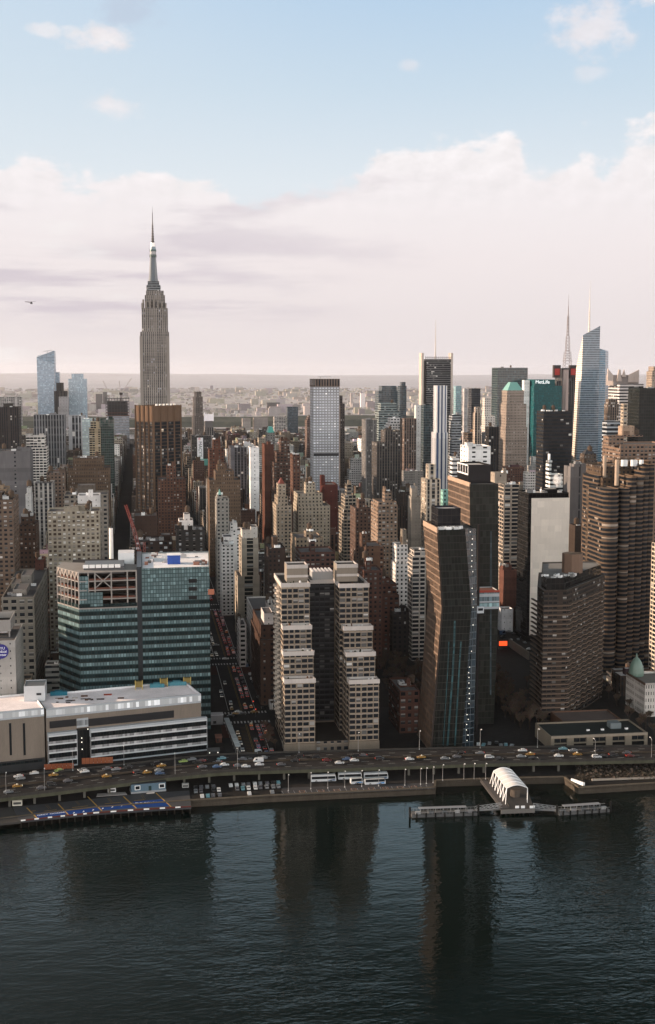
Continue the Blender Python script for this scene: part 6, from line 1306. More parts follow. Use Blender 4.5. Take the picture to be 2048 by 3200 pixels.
for (nm, lab, cat, Y, tiers, st, c, bay, fl, dep, yb, mk_, ex, au) in T:
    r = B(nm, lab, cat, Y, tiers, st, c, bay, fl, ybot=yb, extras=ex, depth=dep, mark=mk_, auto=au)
    if 'round blue sign' in lab:
        q = at(4, 2036, 691.7); f = MB(); n_ = 32; pts = [(q.x + 3.9 * math.cos(2 * math.pi * k / n_), q.z + 3.9 * math.sin(2 * math.pi * k / n_)) for k in range(n_)]
        f.face([(x, 691.6, z) for x, z in pts], 0, (.055, .05, .24))
        for k in range(n_): a, b_ = pts[k], pts[(k + 1) % n_]; f.face([(a[0], 692.2, a[1]), (b_[0], 692.2, b_[1]), (b_[0], 691.6, b_[1]), (a[0], 691.6, a[1])], 0, (.055, .05, .24))
        f.build('sign_disc', 'plain', r)
        for k, t in enumerate(('NYU', 'Medical', 'Center')): lettering(t, 1.9, r, (q.x, 691.5, q.z + 1.7 - 1.75 * k), (R(90), 0, 0), c=(.75, .75, .8))
        f = MB(); x1 = at(48, 2003, 692).x; zr = at(10, 2003, 692).z - 1.1; x0b, x1b = at(-60, 1970, 706).x, at(34, 1970, 706).x
        f.prism(rect(x0b, x1b, 706, 732), zr + 3.4, at(10, 1938, 706).z, 0, (.27, .25, .235), 5, 4, 3, 3.5, .5, 1, (.3, .28, .26), None, (.04, .04, .04), bottom=True)
        for xx in (x0b + 2, x1b - 1.2): f.box(xx, xx + .8, 706.3, 707, zr, zr + 3.4, 1, (.25, .23, .22))
        f.build('bulkhead', ['plain', 'plain'], r)
        for k in range(3): f = MB(); f.cyl(x1b - 5 - 6 * k, 716, at(10, 1950, 716).z - 4.5, at(10, 1945, 716).z - .4, 2.4, 2.4, 14, 0, (.5, .5, .52)); f.build('cooling_fan', 'smooth', r)
    elif 'curved white advertising' in lab:
        f = MB(); X = lambda px: at(px, 1300, 2299).x; z = lambda py: at(650, py, 2299).z; f.box(X(638), X(668), 2296, 2298, z(1315), z(1294), 0, (.62, .58, .6)); f.box(X(638), X(641), 2295.5, 2298.4, z(1316), z(1289), 0, (.62, .58, .6)); f.box(X(665), X(668), 2295.5, 2298.4, z(1316), z(1289), 0, (.62, .58, .6)); f.build('billboard', 'plain', r)
        f = MB(); f.box(X(641), X(665), 2298.4, 2320, z(1336), z(1316), 0, (.15, .14, .14)); f.build('billboard_base', 'plain', r)
    elif 'white vertical sign' in lab and nm == 'department_store':
        X = lambda px: at(px, 1400, 2119).x; z = lambda py: at(626, py, 2119).z; f = MB(); f.box(X(617), X(635), 2117, 2119.8, z(1434), z(1368), 0, (.62, .60, .61)); f.build('vertical_sign', 'plain', r)
        q = at(626, 1404, 2116.8); lettering("MACY'S", 7.6, r, (q.x, 2116.8, q.z), (R(90), R(90), 0), c=(.05, .05, .05)); lettering('*', 10, r, (q.x - 1, 2116.8, z(1375)), (R(90), 0, 0), c=(.5, .02, .02))
        f = MB(); f.box(X(612), X(648), 2100, 2118, z(1452), z(1434), 0, (.10, .30, .26)); f.build('green_canopy', 'plain', r)

def stone_slab():
    Y = 922; r = B('office_tower', 'blank pale stone-clad slab with a black glass cap and dark glass flank', 'office tower', Y, [(1652, 1778, 1540)], 'glass_dark', (.012, .012, .013), 3, 3.6, depth=27, ybot=1890, mark='blank stone-clad slab', auto=5, roofc=(.35, .33, .31))
    x0, x1 = at(1659, 1700, Y).x, at(1777, 1700, Y).x; zt = at(1715, 1556, Y).z; f = MB(); f.wall((x0, Y - .5), (x1, Y - .5), 8, zt, 0, (.60, .54, .475), 2.6, 4.6, 8); f.wall((x0, Y), (x0, Y - .5), 8, zt, 0, (.5, .46, .42), 2, 4.6, 8); f.wall((x1, Y - .5), (x1, Y), 8, zt, 0, (.4, .37, .34), 2, 4.6, 8)
    f.face([(x0, Y - .5, zt), (x1, Y - .5, zt), (x1, Y - .02, zt), (x0, Y - .02, zt)], 0, (.45, .42, .39)); f.build('stone_cladding', 'stone_panels', r)
    # steam from a roof vent
    m, nt, p = newmat('steam'); nt.t.nodes.remove(p); out = [n_ for n_ in nt.t.nodes if n_.type == 'OUTPUT_MATERIAL'][0]
    v = nt.n('ShaderNodeVolumePrincipled'); v.inputs['Color'].default_value = (.95, .93, .92, 1); tcn = nt.n('ShaderNodeTexCoord'); g = nt.n('ShaderNodeVectorMath', operation='LENGTH')
    mp = nt.n('ShaderNodeMapping'); mp.inputs['Location'].default_value = (-1, -1, -1); mp.inputs['Scale'].default_value = (2, 2, 2); nt.t.links.new(tcn.outputs['Generated'], mp.inputs[0]); nt.t.links.new(mp.outputs[0], g.inputs[0])
    no = nt.noise(tcn.outputs['Generated'], 4.5, 4, .65); nt.put(v.inputs['Density'], nt.m('MULTIPLY', nt.ss(nt.m('SUBTRACT', no, nt.m('MULTIPLY', g.outputs['Value'], .42)), .22, .45), .55)); nt.t.links.new(v.outputs[0], out.inputs['Volume'])
    q = at(1742, 1500, Y + 25); f = MB(); f.box(q.x - 5.5, q.x + 5.5, Y + 20, Y + 30, q.z - 8, q.z + 7); o = f.build('steam', 'steam', None, (q.x, Y + 25, q.z - 8)); tag(o, 'small white steam plume above the blank stone-clad slab', 'steam', None, 'stuff')
stone_slab()

# ---------------------------------------------------------------- the rest of the city, block by block
PAL = [('dark brown brick', (.085, .06, .048), 'brick_building', 3), ('red-brown brick', (.14, .078, .06), 'brick_building', 3), ('brown brick', (.135, .098, .076), 'brick_building', 4),
       ('tan brick', (.23, .18, .138), 'brick_building', 6), ('beige stone', (.30, .255, .205), 'stone_building', 6), ('grey stone', (.215, .205, .195), 'stone_building', 5),
       ('white-painted', (.45, .43, .41), 'stone_building', 4), ('dark grey', (.065, .06, .058), 'office_building', 2), ('pale grey', (.30, .29, .285), 'office_building', 2)]
PW = [p_[3] for p_ in PAL]
FST = ['punch', 'punch', 'punch_wide', 'punch_pair', 'pier', 'ribbon', 'pier_fine']
fr_ = random.Random(21)
def frustum(x, y, margin=0.0):
    px, _ = proj((x, y, 40)); return -60 - margin < px < 2108 + margin
cand = []
for i in range(len(STREETS) - 1):
    xa, xb = STREETS[i] + sw(STREETS[i]) + 2, STREETS[i + 1] - sw(STREETS[i + 1]) - 2
    for j in range(len(AVES) - 1):
        ya, yb = AVES[j] + 15, AVES[j + 1] - 15
        if not (frustum(xa, ya, 500) or frustum(xb, yb, 500)): continue
        far = ya > 1900
        rows = [(xa, (xa + xb) / 2 - 1), ((xa + xb) / 2 + 1, xb)]
        for (u0, u1) in rows:
            y = ya
            while y < yb - 8:
                L = fr_.uniform(26, 52) if far else (fr_.uniform(12, 25) if ya > 1080 else fr_.uniform(9, 20))
                L = min(L, yb - y)
                if yb - y - L < 8: L = yb - y
                t = fr_.random()
                if ya < 1160: h = fr_.uniform(13, 26) if t < .62 else (fr_.uniform(26, 44) if t < .93 else fr_.uniform(44, 62))
                elif ya < 1900: h = fr_.uniform(14, 32) if t < .55 else (fr_.uniform(28, 55) if t < .92 else fr_.uniform(55, 80))
                elif ya < 2900: h = fr_.uniform(30, 60) if t < .55 else (fr_.uniform(50, 85) if t < .92 else fr_.uniform(80, 110))
                else: h = fr_.uniform(12, 30) if t < .6 else (fr_.uniform(25, 60) if t < .95 else fr_.uniform(60, 95))
                dpt = (u1 - u0) * (fr_.uniform(.78, 1.0) if not far else 1)
                a, b_ = (u0, u0 + dpt) if u0 == xa else (u1 - dpt, u1)
                cand.append([a, b_, y + fr_.uniform(0, 1.2), y + L - .25, h, ya]); y += L
parks = [(gnd(1185, 2140).x, gnd(1325, 2140).x + 10, 750, 872), (at(1565, 2200, 720).x, at(1775, 2200, 760).x, 650, 870), (at(1540, 1950, 900).x, at(1690, 1950, 900).x, 840, 1010)]
keep = []
for (a, b_, y0, y1, h, ya) in cand:
    bad = False
    for (hx0, hx1, hy0, hy1, *_r) in HAND:
        if a < hx1 + 1 and b_ > hx0 - 1 and y0 < hy1 + 1 and y1 > hy0 - 1: bad = True; break
    if not bad:
        for (hx0, hx1, hy0, hy1) in parks:
            if a < hx1 and b_ > hx0 and y0 < hy1 and y1 > hy0: bad = True; break
    if bad: continue
    inview = frustum(a, y0) or frustum(b_, y0)
    if inview:
        pl, pr = proj((a, y0, 3))[0], proj((b_, y0, 3))[0]
        if pl > 437: pl = proj((a, y1, 3))[0]
        if pr < 437: pr = proj((b_, y1, 3))[0]
        lim = 1425 if y0 < 1500 else (1375 if y0 < 2000 else 1352 if y0 < 2700 else 1338)
        if y0 < 1160: lim = 1560
        if y0 < 960: lim = 1760
        for (_a, _b, _c, _d, hp0, hp1, yb_, HY) in HAND:
            if HY > y0 + 2 and hp0 < pr + 1 and hp1 > pl - 1 and yb_ < 9000: lim = max(lim, yb_ - 6 + fr_.uniform(-8, 25))
        zmax = at((pl + pr) / 2, lim, y0).z - 3
        if h > zmax: h = max(8.0, zmax * fr_.uniform(.82, 1.0))
        if zmax < 7 and h > 7:
            h = max(4.0, zmax)
    keep.append([a, b_, y0, y1, h, inview])

# rough visibility of everything, front to back, on a coarse grid: the largest in view become buildings of their own
GW, GH, GS = 256, 400, 8.0
cover = np.zeros((GH, GW), bool)
def hull(pts):
    pts = sorted(set((round(x, 2), round(y, 2)) for x, y in pts))
    def half(ps):
        o = []
        for q in ps:
            while len(o) > 1 and (o[-1][0] - o[-2][0]) * (q[1] - o[-2][1]) - (o[-1][1] - o[-2][1]) * (q[0] - o[-2][0]) <= 0: o.pop()
            o.append(q)
        return o
    l, u_ = half(pts), half(pts[::-1]); return l[:-1] + u_[:-1]
def paint(box):
    x0, x1, y0, y1, z0, z1 = box
    P = [proj((x, y, z)) for x in (x0, x1) for y in (y0, y1) for z in (z0, z1)]
    H = hull(P)
    bx0, bx1 = max(0, int(min(p_[0] for p_ in H) / GS)), min(GW, int(max(p_[0] for p_ in H) / GS) + 1); by0, by1 = max(0, int(min(p_[1] for p_ in H) / GS)), min(GH, int(max(p_[1] for p_ in H) / GS) + 1)
    if bx1 <= bx0 or by1 <= by0: return 0
    gx, gy = np.meshgrid((np.arange(bx0, bx1) + .5) * GS, (np.arange(by0, by1) + .5) * GS); m_ = np.ones(gx.shape, bool)
    for k in range(len(H)):
        ax, ay = H[k]; bx, by = H[(k + 1) % len(H)]; m_ &= ((bx - ax) * (gy - ay) - (by - ay) * (gx - ax)) >= 0
    sub = cover[by0:by1, bx0:bx1]; n_ = int((m_ & ~sub).sum()); sub |= m_; return n_
ev = [(Y, 0, k) for k, (_, Y, _b) in enumerate(SHAPES)] + [(kp[2], 1, k) for k, kp in enumerate(keep) if kp[5]]
vis = {}; hvis = {}
for (Y, ty, k) in sorted(ev):
    if ty == 0:
        n_ = sum(paint(bx) for bx in SHAPES[k][2]); hvis[k] = n_
    else: a, b_, y0, y1, h, _ = keep[k]; vis[k] = paint((a, b_, y0, y1, 3, 3 + h))
order = sorted((k for k in vis if vis[k] >= 3), key=lambda k: -vis[k])[:240]
chosen = set(order)
print('fill candidates', len(keep), 'in view', sum(1 for k in vis if vis[k] > 0), 'as things', len(chosen), 'hand', len(SHAPES))
print('hidden hand:', [SHAPES[k][0]['label'] for k in hvis if hvis[k] == 0])

FILL = []
SM = MB(); SMATS = FST + ['plain']; 
def fill_one(kp, own):
    a, b_, y0, y1, h, inview = kp
    p_ = fr_.choices(PAL, PW)[0]; k_ = fr_.uniform(.8, 1.18); c = tuple(min(.6, v * k_) for v in p_[1]); st = fr_.choice(FST)
    if p_[0] in ('dark grey', 'pale grey'): st = fr_.choice(['pier', 'ribbon', 'pier_fine', 'punch_wide'])
    bay, fl = fr_.uniform(2.9, 3.8), fr_.uniform(3.0, 3.7); roofc = fr_.choice([(.05, .048, .046), (.10, .095, .09), (.16, .15, .145), (.30, .29, .28), (.42, .40, .39)]); stepped = h > 34 and fr_.random() < .5
    if not own:
        mi = FST.index(st); P = rect(a, b_, y0, y1); n0 = len(SM.f)
        SM.prism(P, 2.6, 3 + h, mi, c, bay, fl, 3, .8 if inview else 0, .5, len(FST), c, None, roofc)
        if fr_.random() < .6:
            w_, d_ = (b_ - a) * .2, (y1 - y0) * .18; cx, cy = a + (b_ - a) * fr_.uniform(.3, .7), y0 + (y1 - y0) * fr_.uniform(.3, .7); SM.prism(rect(cx - w_, cx + w_, cy - d_, cy + d_), 2 + h, 3 + h + fr_.uniform(2.5, 6), len(FST), c, par=0, roofc=roofc)
        if inview and fr_.random() < .35:
            cx, cy = a + (b_ - a) * fr_.uniform(.2, .8), y0 + (y1 - y0) * fr_.uniform(.2, .8); SM.cyl(cx, cy, 4.5 + h, 8 + h, 1.8, 1.8, 8, len(FST), (.15, .10, .075)); SM.cyl(cx, cy, 8 + h, 9.3 + h, 2, .1, 8, len(FST), (.1, .08, .065), top=False)
        return
    r = thing(p_[2], '', 'building', ((a + b_) / 2, (y0 + y1) / 2, 3)); w = MB(); rf = MB(); cap = tuple(min(.6, v * 1.15) for v in c); feats = []
    if stepped:
        h1 = h * fr_.uniform(.6, .8); w.prism(rect(a, b_, y0, y1), 2.6, 3 + h1, 0, c, bay, fl, 3, .9, .45, 1, cap, rf, roofc)
        q = inset(rect(a, b_, y0, y1), min(b_ - a, y1 - y0) * .14); w.prism(q, 3 + h1 - .9, 3 + h, 0, c, bay, fl, 3, .9, .45, 1, cap, rf, roofc); x0, x1, yy0, yy1 = q[0][0], q[1][0], q[0][1], q[2][1]; feats.append('a stepped top')
    else:
        w.prism(rect(a, b_, y0, y1), 2.6, 3 + h, 0, c, bay, fl, 3, 1.0, .45, 1, cap, rf, roofc); x0, x1, yy0, yy1 = a, b_, y0, y1
    if fr_.random() < .5: w.box(a - .35, b_ + .35, y0 - .35, y0 - .02, (3 + h1 if stepped else 3 + h) - .9, (3 + h1 if stepped else 3 + h) + .1, 1, cap)
    w.build('wall', [st, 'plain'], r); rf.build('roof', 'roof', r); zr = 3 + h - 1
    nb = fr_.choice([1, 1, 2])
    for _ in range(nb):
        w_, d_ = (x1 - x0) * fr_.uniform(.12, .24), (yy1 - yy0) * fr_.uniform(.10, .2); cx, cy = x0 + (x1 - x0) * fr_.uniform(.28, .72), yy0 + (yy1 - yy0) * fr_.uniform(.25, .7); hh_ = fr_.uniform(3, 7); cc = tuple(min(.55, v * fr_.uniform(.8, 1.3)) for v in c)
        mb = MB(); mb.prism(rect(cx - w_, cx + w_, cy - d_, cy + d_), zr, zr + hh_, 0, cc, 4, 3.4, zr - 1, .3, .25, 1, cc, None, roofc); mb.build('bulkhead', ['blank', 'plain'], r)
    if fr_.random() < .55:
        for _ in range(fr_.choice([1, 1, 2])): put(TANK_ME, 'water_tank', r, (x0 + (x1 - x0) * fr_.uniform(.15, .85), yy0 + (yy1 - yy0) * fr_.uniform(.12, .6), zr + fr_.choice((0, 0, 3))), fr_.uniform(.85, 1.15))
        feats.append('a wooden water tank on its roof')
    for _ in range(fr_.choice([1, 2, 3, 4, 5])): put(UNIT_ME[fr_.randrange(3)], 'roof_unit', r, (x0 + (x1 - x0) * fr_.uniform(.12, .88), yy0 + (yy1 - yy0) * fr_.uniform(.1, .7), zr), (fr_.uniform(.5, 1.5), fr_.uniform(.5, 1.3), fr_.uniform(.6, 1.3)), fr_.choice((0, 1.57)))
    rl = {.05: 'a black roof', .42: 'a white roof', .30: 'a pale roof'}.get(roofc[0])
    FILL.append((r, p_[0], st, h, feats, rl, a, b_, y0, y1, h))
for k, kp in enumerate(keep): fill_one(kp, k in chosen)

# New Jersey: thousands of small far buildings as one mass
fr2 = random.Random(4)
for _ in range(7000):
    y = 4780 + 11000 * fr2.random() ** 1.25; x = fr2.uniform(-.16, .46) * y; z0 = 40 if y < 5600 else (40 - (y - 5600) * .035 if y < 6400 else 3)
    if 6300 < y < 9500 and fr2.random() < .6: continue
    big = fr2.random(); w_ = fr2.uniform(6, 20) if big < .93 else fr2.uniform(20, 60); h = fr2.uniform(6, 15) if big < .95 else fr2.uniform(18, 46)
    if y > 6400: w_ *= 1.6
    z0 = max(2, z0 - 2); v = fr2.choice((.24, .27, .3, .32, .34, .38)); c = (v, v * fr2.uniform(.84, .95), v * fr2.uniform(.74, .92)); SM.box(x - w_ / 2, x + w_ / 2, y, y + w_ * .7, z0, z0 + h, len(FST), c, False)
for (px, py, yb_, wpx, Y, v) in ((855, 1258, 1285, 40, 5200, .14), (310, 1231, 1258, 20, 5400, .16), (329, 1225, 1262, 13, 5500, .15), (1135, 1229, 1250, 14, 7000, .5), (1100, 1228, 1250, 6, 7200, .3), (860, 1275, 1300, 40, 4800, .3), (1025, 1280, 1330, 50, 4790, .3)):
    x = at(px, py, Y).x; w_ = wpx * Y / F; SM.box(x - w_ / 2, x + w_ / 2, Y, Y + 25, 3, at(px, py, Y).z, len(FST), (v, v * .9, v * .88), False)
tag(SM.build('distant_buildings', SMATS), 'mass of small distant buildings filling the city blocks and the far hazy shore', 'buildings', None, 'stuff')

# ---------------------------------------------------------------- vehicles
def car_parts(kind):
    """unit car along +x: meshes for body, glass, wheels and lamps"""
    if kind == 'van': prof = [(-2.6, .35), (2.5, .35), (2.62, .9), (2.2, 1.15), (1.65, 2.15), (-2.55, 2.2), (-2.6, .9)]; hw = .98
    elif kind == 'suv': prof = [(-2.3, .35), (2.3, .35), (2.35, .85), (1.25, 1.05), (.65, 1.7), (-2.0, 1.72), (-2.3, 1.0)]; hw = .94
    else: prof = [(-2.25, .32), (2.25, .32), (2.3, .72), (1.2, .92), (.45, 1.42), (-1.05, 1.42), (-1.75, .95), (-2.28, .88)]; hw = .9
    return prof, hw
def body_mesh(kind, c):
    prof, hw = car_parts(kind); b = MB(); n_ = len(prof); mid = .95 if kind == 'car' else 1.1
    def hwz(z): return hw * (1 - .16 * max(0, (z - mid)))
    L = [(x, -hwz(z), z) for x, z in prof]; Rr = [(x, hwz(z), z) for x, z in prof]
    b.face(L, 0, c); b.face(Rr[::-1], 0, c)
    for i in range(n_): j = (i + 1) % n_; b.face([L[j], L[i], Rr[i], Rr[j]], 0, c)
    return b
def glass_mesh(kind):
    b = MB(); g = (.02, .02, .025)
    if kind == 'van': q = [(1.55, 1.25), (1.25, 1.95), (.45, 1.95), (.45, 1.25)]; hw = .99
    elif kind == 'suv': q = [(1.05, 1.08), (.6, 1.6), (-1.95, 1.6), (-2.1, 1.08)]; hw = .95
    else: q = [(1.0, .94), (.42, 1.34), (-1.0, 1.34), (-1.55, .96)]; hw = .9
    for s in (-1, 1):
        pts = [(x, s * (hw - .02 if z < 1.2 else hw * .93 + .02), z) for x, z in q]; b.face(pts if s < 0 else pts[::-1], 0, g)
    x0, z0, x1, z1 = (q[0][0] + .18, q[0][1] + .02, q[1][0] + .1, q[1][1] + .02); b.face([(x0, -hw * .85, z0), (x0, hw * .85, z0), (x1, hw * .8, z1), (x1, -hw * .8, z1)], 0, g)
    x0, z0, x1, z1 = (q[3][0] - .16, q[3][1] + .02, q[2][0] - .08, q[2][1] + .02); b.face([(x0, hw * .85, z0), (x0, -hw * .85, z0), (x1, -hw * .8, z1), (x1, hw * .8, z1)], 0, g)
    return b
PROTO = {}
COLS = dict(white=(.40, .40, .40), silver=(.17, .18, .19), grey=(.10, .10, .11), black=(.018, .018, .02), red=(.12, .015, .015), blue=(.05, .10, .20), taxi=(.27, .14, .02), green=(.22, .30, .08), teal=(.10, .22, .26))
_t = []
def proto_mesh(kind, colour):
    if (kind, colour) not in PROTO:
        o = body_mesh(kind, COLS[colour]).build('car', 'paint'); PROTO[kind, colour] = o.data; bpy.data.objects.remove(o)
    if kind not in PROTO:
        o = glass_mesh(kind).build('window', 'auto_glass'); PROTO[kind] = o.data; bpy.data.objects.remove(o)
    return PROTO[kind, colour], PROTO[kind]
b = MB(); b.cyl(0, 0, -.11, .11, .33, .33, 12, 0, (.015, .015, .015)); b.cyl(0, 0, -.12, -.115, .19, .19, 10, 0, (.25, .25, .25)); b.cyl(0, 0, .115, .12, .19, .19, 10, 0, (.25, .25, .25)); o = b.build('wheel', 'plain'); WHEEL = o.data; bpy.data.objects.remove(o)
b = MB(); b.box(-.06, .06, -.17, .17, -.08, .08, 0); o = b.build('tail_light', 'lamp_red'); TAIL = o.data; bpy.data.objects.remove(o)
b = MB(); b.box(-.06, .06, -.2, .2, -.1, .1, 0); o = b.build('headlight', 'lamp_white'); HEAD = o.data; bpy.data.objects.remove(o)
b = MB(); b.box(-.25, .25, -.5, .5, 0, .28, 0, (.6, .6, .5)); o = b.build('roof_sign', 'smooth'); SIGN = o.data; bpy.data.objects.remove(o)
def child(me, name, parent, loc, rot=(0, 0, 0)):
    o = bpy.data.objects.new(name, me); COL.objects.link(o); o.parent = parent; o.location = loc; o.rotation_euler = rot; return o
CARS = []
def car(p, ang, kind, colour, where, lights='', wheels=True, group=None):
    me, gl = proto_mesh(kind, colour)
    o = bpy.data.objects.new({'car': 'parked_car' if 'parked' in where else 'car', 'suv': 'car', 'van': 'van'}[kind], me); COL.objects.link(o); o.location = p; o.rotation_euler = (0, 0, ang)
    child(gl, 'window', o, (0, 0, 0)); hw = car_parts(kind)[1]
    if wheels:
        for sx in (-1.4, 1.4):
            for sy in (-1, 1): child(WHEEL, 'wheel', o, (sx, sy * (hw - .08), .33), (R(90), 0, 0))
    e = 2.62 if kind == 'van' else 2.32
    if 't' in lights:
        for sy in (-1, 1): child(TAIL, 'tail_light', o, (-e, sy * .6, .82))
    if 'h' in lights:
        for sy in (-1, 1): child(HEAD, 'headlight', o, (e + .02, sy * .6, .68))
    if colour == 'taxi' and kind != 'van': child(SIGN, 'roof_sign', o, (-.2, 0, 1.42 if kind == 'car' else 1.72))
    n_ = {'taxi': 'yellow taxi', 'green': 'lime green taxi'}.get(colour, colour + {'car': ' car', 'suv': ' sport utility car', 'van': ' van'}[kind])
    CARS.append((o, n_, where, p, group)); o['category'] = 'van' if kind == 'van' else ('taxi' if colour in ('taxi', 'green') else 'car')
    return o
def road_dir(px): a, b_ = road_pt(px - 15, .5), road_pt(px + 15, .5); return math.atan2(b_.y - a.y, b_.x - a.x)
FDR = ((58, 2426, 'white'), (65, 2433, 'silver'), (107, 2416, 'white'), (168, 2422, 'taxi'), (185, 2408, 'green'), (55, 2457, 'taxi'), (27, 2475, 'silver'), (259, 2406, 'silver'), (265, 2411, 'white'), (334, 2426, 'taxi'), (363, 2404, 'silver'),
       (402, 2397, 'black'), (335, 2402, 'grey'), (213, 2440, 'grey'), (160, 2450, 'black'), (130, 2462, 'grey'), (432, 2414, 'black'), (460, 2414, 'taxi'), (505, 2393, 'taxi'), (487, 2387, 'black'), (573, 2379, 'green'), (498, 2407, 'silver'), (500, 2417, 'blue'),
       (617, 2381, 'black'), (629, 2378, 'red'), (633, 2396, 'grey'), (600, 2373, 'silver'), (680, 2382, 'grey'), (702, 2390, 'white'), (679, 2396, 'blue'), (693, 2370, 'teal'), (745, 2393, 'grey'), (769, 2395, 'white'), (757, 2372, 'grey'), (781, 2375, 'black'),
       (808, 2378, 'van'), (811, 2389, 'white'), (823, 2368, 'silver'), (880, 2389, 'grey'), (922, 2376, 'black'), (935, 2363, 'black'), (985, 2366, 'black'), (1023, 2376, 'red'), (1061, 2384, 'white'), (1084, 2372, 'blue'), (1108, 2376, 'white'), (1110, 2362, 'black'), (1133, 2360, 'grey'), (1187, 2371, 'black'),
       (1281, 2372, 'white'), (1317, 2366, 'taxi'), (1391, 2370, 'silver'), (1428, 2364, 'grey'), (1440, 2352, 'black'), (1500, 2353, 'silver'), (1530, 2366, 'suvw'), (1561, 2371, 'black'), (1633, 2345, 'white'), (1629, 2364, 'silver'), (1657, 2357, 'taxi'), (1667, 2369, 'black'),
       (1746, 2362, 'white'), (1736, 2348, 'black'), (1760, 2340, 'teal'), (1792, 2345, 'silver'), (1805, 2357, 'taxi'), (1865, 2365, 'suvw'), (1888, 2362, 'black'), (1873, 2347, 'black'), (1917, 2358, 'black'), (1958, 2352, 'grey'), (1970, 2362, 'red'))
for (px, py, k) in FDR:
    p = gnd(px, py + 3, ZD); p.z = ZD
    fpos = (py - lerp_poly(RT, px)) / (lerp_poly(RB, px) - lerp_poly(RT, px)); flip = math.pi if fpos < .5 else 0
    kind, colour = ('van', 'white') if k == 'van' else (('suv', 'white') if k == 'suvw' else (rng.choice(('car', 'car', 'suv')) if k in ('black', 'grey') else 'car', k))
    car(p, road_dir(px) + flip, kind, colour, 'on the raised highway', 'h' if rng.random() < .12 else ('t' if rng.random() < .3 else ''))
# 34th Street: westbound lanes packed with brake lights, eastbound with headlights
lr = random.Random(12); jam = ['black', 'grey', 'black', 'grey', 'silver', 'white', 'black', 'grey', 'taxi', 'blue', 'black', 'silver', 'red']
def lane(x, ya, yb, gap, ang, lights, dens, where):
    y = ya + lr.uniform(0, 3)
    while y < yb:
        if lr.random() < dens: car(Vector((x + lr.uniform(-.3, .3), y, 3.04)), ang, lr.choice(('car', 'car', 'suv')), lr.choice(jam), where, lights if lr.random() < .85 else '', False, 'cars queuing on the street of traffic')
        y += gap * lr.uniform(.85, 1.35)
Wst, Est = R(90), R(-90)
q1, q2, q3 = 'in the packed lanes between the highway and the first crosswalk', 'on the street between the first and second crossroads', 'on the far street beyond the second crossroads'
lane(60.8, 668, 724, 7.0, Wst, 't', .75, q1); lane(64.2, 666, 724, 6.8, Wst, 't', .8, q1); lane(67.6, 668, 724, 6.8, Wst, 't', .8, q1); lane(52.0, 670, 722, 10, Est, 'h', .7, q1); lane(48.0, 675, 720, 18, Est, '', .3, q1)
lane(61, 757, 875, 8, Wst, 't', .66, q2); lane(64.4, 759, 875, 8.5, Wst, 't', .66, q2); lane(52.5, 757, 860, 11, Est, 'h', .45, q2); lane(48.6, 757, 850, 13, Est, 'h', .4, q2); lane(70.8, 757, 870, 11, Wst, '', .35, q2)
lane(61, 905, 1082, 8, Wst, 't', .8, q3); lane(64.4, 905, 1082, 8, Wst, 't', .7, q3); lane(52, 905, 990, 7.5, Est, 'h', .8, q3); lane(48.6, 905, 950, 8, Est, 'h', .6, q3); lane(61, 1120, 1420, 9, Wst, 't', .75, q3); lane(53, 1120, 1420, 13, Est, 'h', .5, q3)
for (px, py, ang, kk) in ((737, 2232, 0, 'taxi'), (745, 2227, 0, 'white'), (795, 2227, 0, 'taxi'), (722, 2240, 0, 'black'), (760, 2233, 0, 'black'), (705, 2061, 0, 'white'), (676, 2018, 0, 'silver'), (730, 2028, 0, 'grey')): car(gnd(px, py, 3.04), ang, 'car', kk, 'crossing the avenue junction on the street of traffic')
# riverside car park under the viaduct
for row, (py0, py1, n_, dens) in enumerate(((2464, 2447, 15, .8), (2476, 2459, 15, .85), (2492, 2476, 15, .6))):
    for k in range(n_):
        if lr.random() > dens: continue
        px = 612 + k * 18.5 + lr.uniform(-2, 2); p = gnd(px, py0 + (py1 - py0) * k / n_, 3.03); car(p, R(90) if row != 1 else R(-90), 'car', lr.choice(['white', 'silver', 'black', 'grey', 'white', 'teal', 'silver']), 'parked in the riverside lot by the quay', '', True, 'cars parked in the riverside lot')
for (px, py) in ((1495, 2288), (1512, 2290), (1530, 2286), (1552, 2284), (1566, 2292), (1581, 2290), (1600, 2293)): car(gnd(px, py + 40, 3.03), R(70) + lr.uniform(-.2, .2), 'car', lr.choice(['white', 'silver', 'black', 'teal']), 'parked at the foot of the bent glass tower', '', True, 'cars parked by the bent tower')
for (px, py) in ((1590, 1975), (1606, 1983), (1622, 1975), (1634, 1992), (1650, 1990), (1640, 2010), (1572, 1992), (1655, 2030), (1620, 2000), (1598, 2002)): car(gnd(px, py, 3.2), lr.uniform(0, 3), 'car', lr.choice(['white', 'silver', 'black', 'grey']), 'by the tunnel approach behind the banded slab', '', True, 'cars at the tunnel approach')
for (px, py) in ((155, 2066), (156, 2018), (160, 2033), (147, 2092), (153, 2062)): car(gnd(px, py, 3.05), R(90), 'car', lr.choice(['white', 'silver', 'black']), 'on the side street left of the teal block', '', True)

